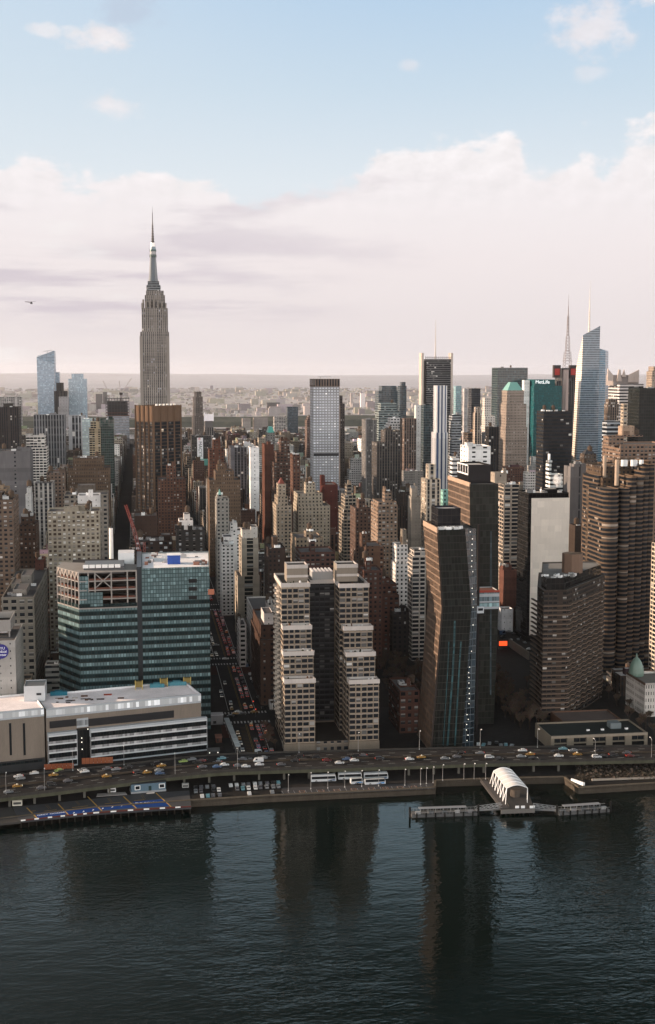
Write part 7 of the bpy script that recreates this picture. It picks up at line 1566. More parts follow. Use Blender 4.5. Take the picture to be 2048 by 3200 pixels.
def coach(px0, px1, py, label, c=(.40, .41, .42), trim=(.05, .10, .2), h=3.4):
    a, b_ = gnd(px0, py, 3.05), gnd(px1, py - 3, 3.05); m_ = (a + b_) / 2; L = (b_ - a).length; ang = math.atan2(b_.y - a.y, b_.x - a.x)
    o = thing('coach', label, 'bus', m_); o.rotation_euler = (0, 0, ang); ORG[o.name] = (0, 0, 0)
    f = MB(); x0, x1 = -L / 2, L / 2; prof = [(x0, .35), (x1, .35), (x1 + .05, 1.5), (x1 - .35, h), (x0 + .1, h), (x0, 2)]; Lf = [(x, -1.27, z) for x, z in prof]; Rt = [(x, 1.27, z) for x, z in prof]; f.face(Lf, 0, c); f.face(Rt[::-1], 0, c)
    for i in range(6): j = (i + 1) % 6; f.face([Lf[j], Lf[i], Rt[i], Rt[j]], 0, c)
    f.build('body', 'paint', o)
    f = MB()
    for s in (-1, 1): pts = [(x0 + .3, s * 1.285, 1.55), (x1 - .3, s * 1.285, 1.55), (x1 - .5, s * 1.285, 2.85), (x0 + .3, s * 1.285, 2.85)]; f.face(pts if s < 0 else pts[::-1])
    f.face([(x1 + .02, -1.1, 1.4), (x1 + .02, 1.1, 1.4), (x1 - .26, 1.1, 2.9), (x1 - .26, -1.1, 2.9)]); f.build('window', 'auto_glass', o)
    f = MB(); pts = [(x1 - 4.5, -1.283, .6), (x1 - .3, -1.283, .6), (x1 - .8, -1.283, 1.35), (x1 - 3.2, -1.283, 1.1)]; f.face(pts, 0, trim); f.build('side_graphic', 'paint', o)
    for x in (x0 + 2.6, x1 - 2.6):
        for s in (-1, 1): w_ = child(WHEEL, 'wheel', o, (x, s * 1.2, .5), (R(90), 0, 0)); w_.scale = (1.5, 1.5, 1.5)
coach(972, 1050, 2443, 'white coach with dark graphic at the near end, leftmost of three under the viaduct')
coach(1057, 1130, 2436, 'white coach seen mostly by its roof in the middle of three under the viaduct')
coach(1138, 1212, 2436, 'white coach with pale side at the right of three under the viaduct')
coach(1096, 1134, 2450, 'short white shuttle bus parked in front of the middle coach', h=2.8, trim=(.02, .2, .5)); coach(1140, 1204, 2452, 'white bus with blue lower panel in front of the right-hand coach', h=2.6, trim=(.02, .2, .5))
coach(800, 816, 2362, 'white box truck waiting at the ramp above the highway', h=3.2); coach(1566, 1576, 1985, 'dark blue bus on the tunnel approach road', (.04, .08, .16), (.04, .08, .16))

# ---------------------------------------------------------------- street lamps along the highway and the pier
def lamp_meshes(h, arm):
    b = MB(); b.cyl(0, 0, 0, h, .13, .08, 8, 0, (.2, .2, .2)); b.cyl(0, 0, 0, .6, .28, .25, 8, 0, (.3, .3, .3)); o = b.build('pole', 'smooth'); a = o.data; bpy.data.objects.remove(o)
    b = MB(); n_ = 6
    for i in range(n_):
        t0, t1 = i / n_, (i + 1) / n_; f = lambda t: (arm * t, 0, h - .2 + .9 * math.sin(t * math.pi / 2)); b.beam(f(t0), f(t1), .12, 0, (.4, .4, .4))
    o = b.build('arm', 'smooth'); c = o.data; bpy.data.objects.remove(o)
    b = MB(); b.box(arm - .1, arm + .9, -.2, .2, h + .55, h + .8, 0, (.5, .5, .5)); o = b.build('lamp_head', 'smooth'); d = o.data; bpy.data.objects.remove(o); return a, c, d
LM = lamp_meshes(10, 2.0); LS = lamp_meshes(8, 1.2); LAMPS = []
def lamp(p, ang, M_, where):
    o = thing('street_lamp', '', 'street lamp', p); o.rotation_euler = (0, 0, ang)
    for me, nm in zip(M_, ('pole', 'arm', 'lamp_head')): child(me, nm, o, (0, 0, 0))
    LAMPS.append((o, 'grey lamp post with curved arm', where, p, None))
for px in (20, 140, 228, 388, 548, 743, 935, 1120, 1311, 1501, 1680, 1860, 2036):
    f_ = 0 if px in (228, 388, 935, 1501, 1120, 1311, 1680) else 1
    p = road_pt(px, f_ if f_ == 0 else .99); p.z = ZD; lamp(p, R(90) if f_ else R(-90), LM, 'on the far edge of the raised highway' if f_ == 0 else 'on the river edge of the raised highway')
for px, py in ((902, 2472), (972, 2466), (1025, 2464), (1078, 2461), (1131, 2459), (1184, 2457), (1266, 2455), (1315, 2452), (1333, 2450), (1354, 2447), (1384, 2440), (1450, 2437), (1482, 2436), (1518, 2436)): p = gnd(px, py, 3.05); lamp(p, R(-90), LS, 'on the quay behind the bus stands')

# traffic lights etc at the junction
for (px, py, c_) in ((792, 2215, 'lamp_red'), (695, 2260, 'lamp_amber'), (800, 2240, 'lamp_red')):
    p = gnd(px, py, 3.05); t = thing('traffic_light', {792: 'traffic light glowing red at the far corner of the first crossing', 695: 'traffic light glowing amber at the near left corner of the first crossing', 800: 'traffic light glowing red at the near right corner of the first crossing'}[px], 'traffic light', p)
    f = MB(); f.cyl(p.x, p.y, 3, 8, .12, .1, 6, 0, (.1, .1, .1)); f.build('pole', 'plain', t); f = MB(); f.box(p.x - .25, p.x + .25, p.y - .25, p.y + .2, 7.0, 8.3, 0, (.05, .05, .04)); f.build('signal_box', 'plain', t); f = MB(); f.cyl(p.x, p.y - .26, 7.4, 8.0, .28, .28, 8); f.build('signal_lens', c_, t)

# ---------------------------------------------------------------- waterfront
def deck_pt(px, py, z=3.2): q = gnd(px, py, z); return (q.x, q.y)
def poly_prism_flat(mb, pts, z0, z1, mi, c, side_mi=None):
    n_ = len(pts); area = sum(pts[i][0] * pts[(i + 1) % n_][1] - pts[(i + 1) % n_][0] * pts[i][1] for i in range(n_))
    if area < 0: pts = pts[::-1]
    mb.slab(pts, z0, z1, mi, c)
m, nt, p = newmat('dark_deck'); pos = nt.n('ShaderNodeNewGeometry').outputs['Position']; k = nt.noise(pos, .15, 4, .6); nt.put(p.inputs['Base Color'], nt.ramp(k, [(.3, (.014, .015, .018)), (.7, (.032, .033, .037))])); p.inputs['Roughness'].default_value = .8
b = MB(); poly_prism_flat(b, [deck_pt(62, 2566), deck_pt(292, 2542), deck_pt(598, 2522), deck_pt(592, 2470), deck_pt(420, 2482), deck_pt(230, 2503), deck_pt(40, 2522)], 2.3, 3.2, 0, (.03, .03, .03)); structure(b.build('heliport_deck', 'dark_deck'))
b = MB(); poly_prism_flat(b, [deck_pt(-250, 2598), deck_pt(66, 2566.5), deck_pt(36, 2522), deck_pt(-250, 2545)], 2.2, 3.15, 0, (.075, .07, .066)); structure(b.build('wooden_pier', 'plain'))
mk = MB()
def dpaint(pts, c, z=3.21, mi=0):
    P = [(*deck_pt(x, y, z), z) for x, y in pts]; mk.face(P, mi, c)
blue = (.012, .055, .23)
dpaint([(118, 2556), (209, 2545), (200, 2531), (108, 2540)], blue); dpaint([(212, 2546), (316, 2533), (297, 2521), (203, 2532)], blue); dpaint([(319, 2532), (424, 2524), (400, 2510), (308, 2518)], blue); dpaint([(427, 2524), (532, 2519), (510, 2497), (415, 2505)], blue)
def stripe(x0, y0, x1, y1, w_, c):
    a, b_ = Vector((*deck_pt(x0, y0), 3.214)), Vector((*deck_pt(x1, y1), 3.214)); d = (b_ - a).normalized(); n_ = Vector((-d.y, d.x, 0)) * w_ / 2; mk.face([a - n_, b_ - n_, b_ + n_, a + n_], 0, c)
yl = (.42, .25, .06)
for s in ((84, 2524, 117, 2557), (182, 2512, 215, 2547), (274, 2489, 319, 2534), (386, 2489, 427, 2526), (488, 2478, 535, 2521)): stripe(*s, .55, yl)
for s in ((138, 2535, 178, 2530), (225, 2524, 275, 2518), (328, 2512, 378, 2507), (420, 2502, 452, 2499), (100, 2535, 112, 2533)): stripe(*s, .35, yl)
for s in ((142, 2516, 154, 2528), (148, 2515, 160, 2527), (236, 2504, 246, 2515), (240, 2503, 250, 2514), (336, 2494, 348, 2508), (341, 2494, 352, 2507), (440, 2484, 450, 2499), (445, 2483, 455, 2497)): stripe(*s, .22, (.2, .14, .07))
rr = random.Random(3)
for k in range(7): 
    x, y = 228 + 30 * k, 2543 - 4.6 * k; dpaint([(x, y), (x + 7, y - 3), (x + 4, y - 5.5)], (.5, .52, .55), 3.213)
structure(mk.build('heliport_markings', 'plain'))
def deck_text(txt, px, py, size, label, ang):
    q = gnd(px, py, 3.215); o = lettering(txt, size, None, (q.x, q.y, 3.22), (0, 0, ang), c=(.6, .62, .66), extrude=.004, name='deck_lettering'); structure(o)
a = math.atan2(deck_pt(209, 2545)[1] - deck_pt(118, 2556)[1], deck_pt(209, 2545)[0] - deck_pt(118, 2556)[0])
deck_text('GREY GOOSE', 160, 2543, 2.1, '', a); a2 = math.atan2(deck_pt(532, 2519)[1] - deck_pt(427, 2524)[1], deck_pt(532, 2519)[0] - deck_pt(427, 2524)[0]); deck_text('FLY BEYOND', 466, 2508, 2.2, '', a2)
deck_text('S', 569, 2502, 4.2, '', R(100))
edge = [(66, 2566), (150, 2556.5), (230, 2548), (292, 2542), (400, 2534), (500, 2527.5), (597, 2522)]
t = thing('edge_barrier', 'red and white painted barrier along the water edge of the heliport', 'barrier', (*deck_pt(292, 2542), 3.2)); f = MB(); f2 = MB(); i = 0
for (xa, ya), (xb, yb) in zip(edge, edge[1:]):
    n_ = 6
    for k in range(n_):
        p0 = Vector((*deck_pt(xa + (xb - xa) * k / n_, ya + (yb - ya) * k / n_), 3.45)); p1 = Vector((*deck_pt(xa + (xb - xa) * (k + 1) / n_, ya + (yb - ya) * (k + 1) / n_), 3.45)); (f if i % 3 else f2).beam(p0, p1, .5, 0, (.13, .035, .03) if i % 3 else (.55, .55, .55)); i += 1
f.build('red_rail', 'plain', t); f2.build('white_rail', 'plain', t)
for i, (xa, ya) in enumerate([(66 + 24 * k, None) for k in range(23)]):
    y = lerp_poly(edge, xa); x_, y_ = deck_pt(xa, y); f = MB(); f.cyl(x_, y_ + .5, -3, 2.4, .3, .3, 8, 0, (.03, .025, .02)); o = f.build('wooden_pile', 'plain', None, (x_, y_ + .5, 0)); tag(o, 'dark wooden pile under the water edge of the heliport deck', 'pile', 'piles under the heliport deck')
# heliport hut
a, b_ = gnd(411, 2481, 3.2), gnd(519, 2472, 3.2); d = (b_ - a).normalized(); ang = math.atan2(d.y, d.x); L = (b_ - a).length
t = thing('terminal_hut', 'blue-grey heliport cabin with white framed windows', 'cabin', a); t.rotation_euler = (0, 0, ang); ORG[t.name] = (0, 0, 0)
f = MB(); f.box(0, L, 0, 6, 0, 4.6, 0, (.11, .17, .22)); f.box(-.15, L + .15, -.15, 6.1, 0, .9, 0, (.25, .26, .27)); f.build('wall', 'plain', t); f = MB(); f.box(-.3, L + .3, -.3, 6.3, 4.6, 4.85, 0, (.05, .055, .06)); f.build('roof', 'roof', t)
for (u0, u1) in ((.10, .26), (.80, .97)):
    f = MB(); f.box(L * u0, L * u1, -.18, -.02, 1.7, 3.9, 0, (.6, .6, .6)); w_ = f.build('window', 'plain', t); f = MB(); f.box(L * u0 + .3, L * u1 - .3, -.22, -.19, 2.0, 3.6, 0, (.03, .035, .04)); f.build('pane', 'auto_glass', w_)
f = MB(); f.box(L * .5, L * .58, -.1, -.02, .5, 3.2, 0, (.03, .06, .06)); f.build('door', 'plain', t); f = MB(); f.slab([(L * .42, -1.9), (L * .66, -1.9), (L * .6, -.2), (L * .48, -.2)], 0, .5, 0, (.4, .36, .33)); f.build('steps', 'plain', t)
for (px, py, s, c_, lab) in ((350, 2474, 1.9, (.55, .55, .55), 'white utility cart parked on the pale strip left of the blue-grey cabin'), (55, 2516, 2.2, (.42, .40, .34), 'cream equipment box at the landward corner of the heliport'), (580, 2460, 1.6, (.3, .3, .29), 'grey equipment cabinet right of the blue-grey cabin')):
    q = gnd(px, py, 3.2); f = MB(); f.box(q.x - s, q.x + s, q.y - s * .5, q.y + s * .5, 3.2, 3.2 + s * 1.1, 0, c_); f.box(q.x - s * .8, q.x + s * .8, q.y - s * .52, q.y - s * .505, 3.2 + s * .3, 3.2 + s * .8, 0, (.08, .08, .08)); f.box(q.x - s * 1.05, q.x + s * 1.05, q.y - s * .55, q.y + s * .55, 3.2 + s * 1.1, 3.2 + s * 1.2, 0, c_); tag(f.build('equipment_box', 'plain', None, (q.x, q.y, 3.2)), lab, 'equipment box')
b = MB(); poly_prism_flat(b, [deck_pt(302, 2490), deck_pt(398, 2484), deck_pt(392, 2476), deck_pt(305, 2481)], 3.2, 3.4, 0, (.28, .26, .25)); structure(b.build('pavement_strip', 'plain'))
# bus stand pavement
b = MB(); poly_prism_flat(b, [deck_pt(880, 2486, 3.05), deck_pt(1358, 2464, 3.05), deck_pt(1350, 2446, 3.05), deck_pt(880, 2462, 3.05)], 2.9, 3.06, 0, (.075, .072, .075)); structure(b.build('quay_pavement', 'plain'))
mk = MB()
for k in range(26): 
    x = 888 + 18 * k; y = 2484 - 20 * k / 26; a, b_ = Vector((*deck_pt(x, y, 3.08), 3.08)), Vector((*deck_pt(x - 7, y - 12, 3.08), 3.08)); mk.face([a, a + Vector((.18, 0, 0)), b_ + Vector((.18, 0, 0)), b_], 0, (.3, .3, .3))
for px in (944, 1005, 1052, 1105, 1160, 1205, 1250, 1294):
    y = 2476 - 20 * (px - 888) / 470; q = deck_pt(px, y, 3.09); c_ = (.30, .16, .10)
    for (x0, x1, y0, y1) in ((-1.4, 1.4, -1.3, -1.0), (-1.4, 1.4, 1.0, 1.3), (-1.4, -1.1, -1.0, 1.0), (1.1, 1.4, -1.0, 1.0)): mk.face([(q[0] + x0, q[1] + y0, 3.09), (q[0] + x1, q[1] + y0, 3.09), (q[0] + x1, q[1] + y1, 3.09), (q[0] + x0, q[1] + y1, 3.09)], 0, c_)
structure(mk.build('quay_markings', 'plain'))
# columns under the highway
for px in list(range(30, 1780, 78)):
    for f_ in (.12, .88):
        q = road_pt(px, f_); f = MB(); f.box(q.x - .55, q.x + .55, q.y - .55, q.y + .55, 2.5, ZD - 1.3, 0, (.12, .115, .10)); tag(f.build('viaduct_column', 'plain', None, (q.x, q.y, 2.5)), 'square concrete column carrying the raised highway', 'column', 'columns under the raised highway')

# ferry landing: deck, canopy, gangways and floating docks
P0, P1, P2, P3 = deck_pt(1567, 2533, 2.5), deck_pt(1670, 2529, 2.5), deck_pt(1640, 2440, 2.5), deck_pt(1545, 2440, 2.5)
t = thing('ferry_pier', 'timber ferry pier reaching out under the white vaulted canopy', 'pier', (P0[0], P0[1], 0)); f = MB(); f.slab([P0, P1, P2, P3], 1.5, 2.5, 0, (.075, .07, .068)); f.build('deck', 'plain', t)
f = MB(); f.slab([(P0[0] - .2, P0[1] - .4), (P1[0] + .2, P1[1] - .4), (P1[0] + .2, P1[1] - .05), (P0[0] - .2, P0[1] - .05)], 1.0, 2.9, 0, (.16, .15, .14)); f.build('fender_beam', 'plain', t)
f = MB(); A_, B_ = deck_pt(1499, 2437, 2.6), deck_pt(1566, 2526, 2.6); f.slab([(A_[0], A_[1]), (B_[0], B_[1]), (B_[0] + 3.8, B_[1] + 1), (A_[0] + 3.8, A_[1] + 1)], 2.1, 2.6, 0, (.11, .10, .098)); f.build('walkway', 'plain', t)
for s in (0, 3.8):
    f = MB(); n_ = 14
    for k in range(n_ + 1):
        x, y = A_[0] + (B_[0] - A_[0]) * k / n_ + s, A_[1] + (B_[1] - A_[1]) * k / n_; f.beam((x, y, 2.6), (x, y, 3.7), .12, 0, (.14, .12, .1))
    f.beam((A_[0] + s, A_[1], 3.7), (B_[0] + s, B_[1], 3.7), .14, 0, (.16, .14, .12)); f.build('railing', 'plain', t)
for k in range(8):
    x, y = P0[0] + (P1[0] - P0[0]) * k / 7, P0[1] + .6; f = MB(); f.cyl(x, y, -3, 1.6, .32, .32, 8, 0, (.03, .027, .023)); f.build('pile', 'plain', t)
for (px, w_) in ((1617, .9), (1635, .9), (1664, 1.2)): q = deck_pt(px, 2526, 2.5); f = MB(); f.box(q[0] - w_, q[0] + w_, q[1], q[1] + .2, 2.5, 3.7, 0, (.6, .6, .6)); f.build('notice_board', 'plain', t)
q = deck_pt(1622, 2500, 2.5); f = MB(); f.cyl(q[0], q[1] + 6, 2.5, 6.0, 2.4, 2.4, 16, 0, (.11, .09, .075)); f.build('ticket_kiosk', 'plain', t)
# canopy: barrel vault on splayed struts
t = thing('ferry_canopy', 'white fabric barrel-vault canopy on splayed white steel struts over the pier', 'canopy', (P0[0], P0[1] + 15, 2.5)); wcol = (.52, .49, .48)
fl_, fr__ = gnd(1584, 2464, 9.5), gnd(1649, 2463, 9.5); bl_, br_ = gnd(1543, 2410, 9.5), gnd(1600, 2407, 9.5)
f = MB(); nS, nU = 10, 12
def vault(sv, uv):
    l = fl_ + (bl_ - fl_) * sv; r_ = fr__ + (br_ - fr__) * sv; sag = .25 * abs(math.sin(sv * 5 * math.pi)); base = l + (r_ - l) * uv; base.z += (1.5 - sag) * math.sin(math.pi * uv); return base
for i in range(nS * 2):
    for j in range(nU): f.face([vault(i / (nS * 2), j / nU), vault(i / (nS * 2), (j + 1) / nU), vault((i + 1) / (nS * 2), (j + 1) / nU), vault((i + 1) / (nS * 2), j / nU)], 0, wcol)
f.build('canopy_fabric', 'smooth', t, smooth=False)
for i in range(6):
    s = i / 5; f = MB()
    for j in range(nU): f.beam(vault(s, j / nU) + Vector((0, 0, .12)), vault(s, (j + 1) / nU) + Vector((0, 0, .12)), .26, 0, (.66, .64, .63))
    f.build('rib', 'smooth', t)
    for sgn, u in ((-1, 0.0), (1, 1.0)):
        top = vault(s, u)
        if sgn > 0 and i not in (0, 5): continue
        for dy in ((-2.2, 2.2) if sgn < 0 else (0,)):
            f = MB(); f.beam(top, (top.x + sgn * 1.6 * 0 - (1.2 if sgn < 0 else 0), top.y + dy, 2.5), .28, 0, (.62, .61, .60)); f.build('strut', 'smooth', t)
for s in (0, 1):
    f = MB(); f.beam(vault(0, s), vault(1, s), .3, 0, (.62, .61, .6)); f.build('edge_tube', 'smooth', t)
def dock(px0, px1, py0, py1, label, glabel, gx):
    a, b_ = Vector((*deck_pt(px0, py0, 1.2), 1.2)), Vector((*deck_pt(px1, py1, 1.2), 1.2)); d = (b_ - a).normalized(); n_ = Vector((-d.y, d.x, 0)); t = thing('floating_dock', label, 'dock', a); f = MB()
    f.slab([(a.x, a.y), (b_.x, b_.y), ((b_ + n_ * 6).x, (b_ + n_ * 6).y), ((a + n_ * 6).x, (a + n_ * 6).y)], -.6, 1.2, 0, (.13, .13, .13)); f.build('pontoon', 'plain', t)
    L = (b_ - a).length
    for off in (.3, 5.6):
        f = MB()
        for k in range(int(L / 1.6)): p = a + d * (k * 1.6) + n_ * off; f.beam(p, p + Vector((0, 0, 1.1)), .1, 0, (.2, .2, .2))
        f.beam(a + n_ * off + Vector((0, 0, 1.1)), b_ + n_ * off + Vector((0, 0, 1.1)), .12, 0, (.24, .24, .24)); f.build('railing', 'smooth', t)
    f = MB(); c1, c2 = a + d * (L * .12) + n_ * 2, a + d * (L * .85) + n_ * 2; f.slab([(c1.x, c1.y), (c2.x, c2.y), ((c2 + n_ * 2.6).x, (c2 + n_ * 2.6).y), ((c1 + n_ * 2.6).x, (c1 + n_ * 2.6).y)], 3.3, 3.5, 0, (.22, .225, .24)); f.build('shelter_roof', 'smooth', t)
    for k in range(7):
        p = a + d * (L * (.14 + .7 * k / 6)) + n_ * 2.2; f = MB(); f.beam(p, (p.x, p.y, 3.3), .18, 0, (.3, .3, .3)); f.build('shelter_post', 'plain', t)
    for k in range(7):
        p = a + d * (L * (k + .5) / 7) - n_ * .5; f = MB(); f.cyl(p.x, p.y, -3, 2.2, .38, .38, 8, 0, (.02, .02, .02)); o = f.build('mooring_pile', 'plain', None, (p.x, p.y, 0)); tag(o, 'black mooring pile in front of the ' + glabel, 'pile', 'mooring piles along the ' + glabel)
    f = MB(); 
    for p, s in ((a, -1), (b_, 1)): f.cyl(p.x + d.x * s * .8, p.y + d.y * s * .8 + 1, -3, 4.8, .5, .5, 8, 0, (.02, .02, .02))
    f.build('end_dolphin', 'plain', t)
    for k in range(5):
        p = a + d * (L * (.1 + .2 * k)) + n_ * 1.2; f = MB(); f.box(p.x - 1.2, p.x + 1.2, p.y - .3, p.y + .5, 1.2, 2.5, 0, rr.choice(((.3, .3, .3), (.2, .2, .21), (.1, .11, .12)))); f.build('bench_locker', 'plain', t)
    return a, b_, n_, d
a, b_, n_, d = dock(1288, 1492, 2548, 2541, 'longer floating ferry dock left of the pier, with railings and pale shelter', 'longer floating dock', 0)
def gangway(p, q, label):
    t = thing('gangway', label, 'gangway', p); p, q = Vector(p), Vector(q); d = (q - p).normalized(); n_ = Vector((-d.y, d.x, 0)); L = (q - p).length
    for s in (0, 2.2):
        f = MB(); f.beam(p + n_ * s, q + n_ * s, .25, 0, (.24, .25, .26)); f.beam(p + n_ * s + Vector((0, 0, 1.5)), q + n_ * s + Vector((0, 0, 1.5)), .2, 0, (.24, .25, .26)); m_ = max(3, int(L / 2))
        for k in range(m_): u_, v_ = p + (q - p) * (k / m_) + n_ * s, p + (q - p) * ((k + 1) / m_) + n_ * s; f.beam(u_, v_ + Vector((0, 0, 1.5)), .14, 0, (.22, .23, .24)); f.beam(u_, u_ + Vector((0, 0, 1.5)), .14, 0, (.22, .23, .24))
        f.build('truss_rail', 'smooth', t)
    f = MB(); f.slab([((p).x, (p).y), (q.x, q.y), ((q + n_ * 2.2).x, (q + n_ * 2.2).y), ((p + n_ * 2.2).x, (p + n_ * 2.2).y)], min(p.z, q.z) - .1, min(p.z, q.z) + .02, 0, (.2, .2, .2)); f.build('tread_deck', 'plain', t)
gangway((b_.x, b_.y + 2, 1.5), (*deck_pt(1570, 2524, 2.5), 2.6), 'steel truss gangway between the pier and the longer floating dock')
a2, b2, n2, d2 = dock(1748, 1906, 2541, 2530, 'shorter floating ferry dock right of the pier, with railings and pale shelter', 'shorter floating dock', 0)
gangway((*deck_pt(1668, 2526, 2.5), 2.6), (a2.x, a2.y + 2, 1.5), 'steel truss gangway between the pier and the shorter floating dock')
# tiny helicopter in the distance
q = at(97, 946, 1500); t = thing('helicopter', 'tiny dark helicopter in the pale sky left of the spired skyscraper', 'helicopter', q); hc = (.05, .045, .045)
f = MB(); f.cyl(q.x + .5, q.y, q.z - 1.2, q.z + .8, 1.5, 1.0, 10, 0, hc); f.build('fuselage', 'plain', t); f = MB(); f.beam((q.x - 1, q.y, q.z + .3), (q.x - 6.5, q.y, q.z + 1.1), .55, 0, hc); f.build('tail_boom', 'plain', t); f = MB(); f.beam((q.x - 4.5, q.y - 1, q.z + 1.5), (q.x + 5.5, q.y + 1, q.z + 1.4), .22, 0, hc); f.build('rotor', 'plain', t)
# orange message board over the tunnel mouth
q = gnd(1573, 2030, 3); t = thing('message_board', 'glowing orange message board over the tunnel approach', 'sign', q); w_ = 27 * q.y / F / 2
f = MB(); f.box(q.x - w_, q.x + w_, q.y, q.y + .5, at(1573, 2018, q.y).z, at(1573, 2004, q.y).z, 0, (.1, .03, .02)); f.build('screen', 'screen_orange', t); f = MB(); f.box(q.x - w_ - .3, q.x + w_ + .3, q.y + .55, q.y + 1, 3, at(1573, 2003, q.y).z, 0, (.05, .05, .05)); f.build('frame', 'plain', t)
b = MB(); A_ = deck_pt(1590, 2020, 3.2); B_ = deck_pt(1650, 2062, 3.2); b.slab([A_, (A_[0] + .2, A_[1] - .2), B_, (B_[0] + 1, B_[1] + .2), (A_[0] + 1, A_[1] + .4)][::-1] if False else [(B_[0], B_[1]), (B_[0] + 1, B_[1]), (A_[0] + 1, A_[1]), (A_[0], A_[1])], 3, 9, 0, (.16, .13, .11)); tag(b.build('retaining_wall', 'plain'), 'brown retaining wall slanting along the tunnel approach', 'wall')
# construction site by the white building: bridge canopy along the street
q0, q1 = gnd(708, 2262, 3), gnd(745, 2352, 3); t = thing('covered_walkway', 'pale covered walkway along the left side of the traffic street', 'walkway', q0); f = MB(); nseg = 8
for k in range(nseg):
    u_, v_ = q0 + (q1 - q0) * (k / nseg), q0 + (q1 - q0) * ((k + .94) / nseg); f.slab([(v_.x - 1.4, v_.y), (v_.x + 1.4, v_.y), (u_.x + 1.4, u_.y), (u_.x - 1.4, u_.y)], 6.2, 6.6, 0, (.34, .37, .38))
f.build('walkway_roof', 'plain', t); f = MB()
for k in range(9): u_ = q0 + (q1 - q0) * (k / 8); f.beam((u_.x - 1.3, u_.y, 3), (u_.x - 1.3, u_.y, 6.2), .2, 0, (.2, .2, .2)); f.beam((u_.x + 1.3, u_.y, 3), (u_.x + 1.3, u_.y, 6.2), .2, 0, (.2, .2, .2))
f.build('walkway_posts', 'plain', t)
for (px, py, w_, h_, c_, lab) in ((678, 2262, 3.6, 5.5, (.42, .41, .42), 'pale flat-roofed site cabin nearest the teal block'), (684, 2318, 1.7, 3, (.25, .12, .09), 'small site hut with pale lid in the yard beside the white-banded building'), (668, 2362, 3.2, 3, (.10, .10, .10), 'dark site gatehouse nearest the highway beside the white-banded building')):
    q = gnd(px, py, 3); t = thing('site_hut', lab, 'hut', q); f = MB(); f.box(q.x - w_, q.x + w_, q.y - 1.8, q.y + 4, 3, 3 + h_, 0, tuple(v * .5 for v in c_)); f.build('wall', 'plain', t); f = MB(); f.box(q.x - w_ - .2, q.x + w_ + .2, q.y - 2, q.y + 4.2, 3 + h_, 3.25 + h_, 0, c_); f.build('roof', 'plain', t); f = MB(); f.box(q.x - w_ * .6, q.x - w_ * .1, q.y - 1.88, q.y - 1.81, 3.6, 5.2, 0, (.04, .04, .04)); f.build('door', 'plain', t)
    if 'gatehouse' in lab:
        for px_ in (-2.2, 2.2): f = MB(); f.cyl(q.x + px_, q.y - 2.2, 5.2, 5.6, .25, .25, 8); f.build('lamp', 'lamp_white', t)
for (px, py, c_, w_) in ((185, 2399, (.33, .10, .05), 7.5), (305, 2382, (.36, .12, .06), 8)):  # orange panels stand for the light in the open ground floor
    q = gnd(px, py + 4, 3); f = MB()
    for k in range(8): f.box(q.x - w_ + w_ * k / 4 + .05, q.x - w_ + w_ * (k + 1) / 4 - .05, q.y, q.y + .15, 3, 6.2 if w_ > 7.6 else 5.8, 0, c_)
    tag(f.build('painted_floor_light', 'plain', None, q), 'painted orange light in open ground floor under the white-banded building, ' + ('the longer and brighter stretch' if w_ > 7.6 else 'the shorter darker stretch'), 'painted light')
q = gnd(655, 1890, 3); p_ = at(663, 1861, 700); t = thing('hoarding_sign', 'orange banner panel hung beyond the right edge of the teal block', 'banner', p_); f = MB(); f.box(p_.x - 1.5, p_.x + 1.9, 712, 712.4, p_.z - 1.6, p_.z + 1.5, 0, (.42, .16, .10)); f.build('banner', 'plain', t)

# ---------------------------------------------------------------- bare winter trees and shrubs
def tree_meshes(seed, h, spread):
    r_ = random.Random(seed); tk = MB(); cw = MB(); c1, c2 = (.06, .045, .035), (.10, .072, .055)
    def grow(p, d, L, w_, lev):
        q = p + d * L; (tk if lev < 2 else cw).beam(p, q, w_, 0, c1 if lev < 2 else tuple(v * r_.uniform(.75, 1.4) for v in c2))
        if lev >= 5: return
        for _ in range((3, 4, 4, 4, 3)[lev]):
            ax = Vector((r_.uniform(-1, 1), r_.uniform(-1, 1), r_.uniform(.15, 1.1))).normalized(); nd = (d * .75 + ax * spread).normalized()
            grow(p + d * L * r_.uniform(.6, 1), nd, L * r_.uniform(.62, .82), max(.085, w_ * .58), lev + 1)
    grow(Vector((0, 0, 0)), Vector((0, 0, 1)), h * .32, .42, 0)
    a = tk.build('trunk', 'plain'); b_ = cw.build('crown', 'plain'); A_, B_ = a.data, b_.data; bpy.data.objects.remove(a); bpy.data.objects.remove(b_); return A_, B_
TM = [tree_meshes(s, h, sp_) for s, h, sp_ in ((1, 11, .8), (2, 13, .7), (3, 9, .95), (4, 12, .85))]
TREES = []; tr = random.Random(31)
def tree(x, y, where, s=1.0, z=3.0, group=None):
    A_, B_ = tr.choice(TM); o = thing('bare_tree', '', 'tree', (x, y, z), group); child(A_, 'trunk', o, (0, 0, 0)); child(B_, 'crown', o, (0, 0, 0)); s *= tr.uniform(.8, 1.2); o.scale = (s, s, s); o.rotation_euler = (0, 0, tr.uniform(0, 6)); TREES.append((o, 'leafless brown tree', where, Vector((x, y, z)), group))
def grove(n_, x0, x1, y0, y1, where, group, s=1.0):
    got = []; tries = 0
    while len(got) < n_ and tries < 900:
        tries += 1; x, y = tr.uniform(x0, x1), tr.uniform(y0, y1)
        if all((x - a) ** 2 + (y - b_) ** 2 > 22 for a, b_ in got) and not any(h[0] - 1 < x < h[1] + 1 and h[2] - 1 < y < h[3] + 1 for h in HAND): got.append((x, y)); tree(x, y, where, s, group=group)
grove(52, gnd(1190, 2120).x - 4, gnd(1325, 2140).x + 8, 752, 870, 'in the square between the brick loft and the terraced building', 'leafless trees in the square')
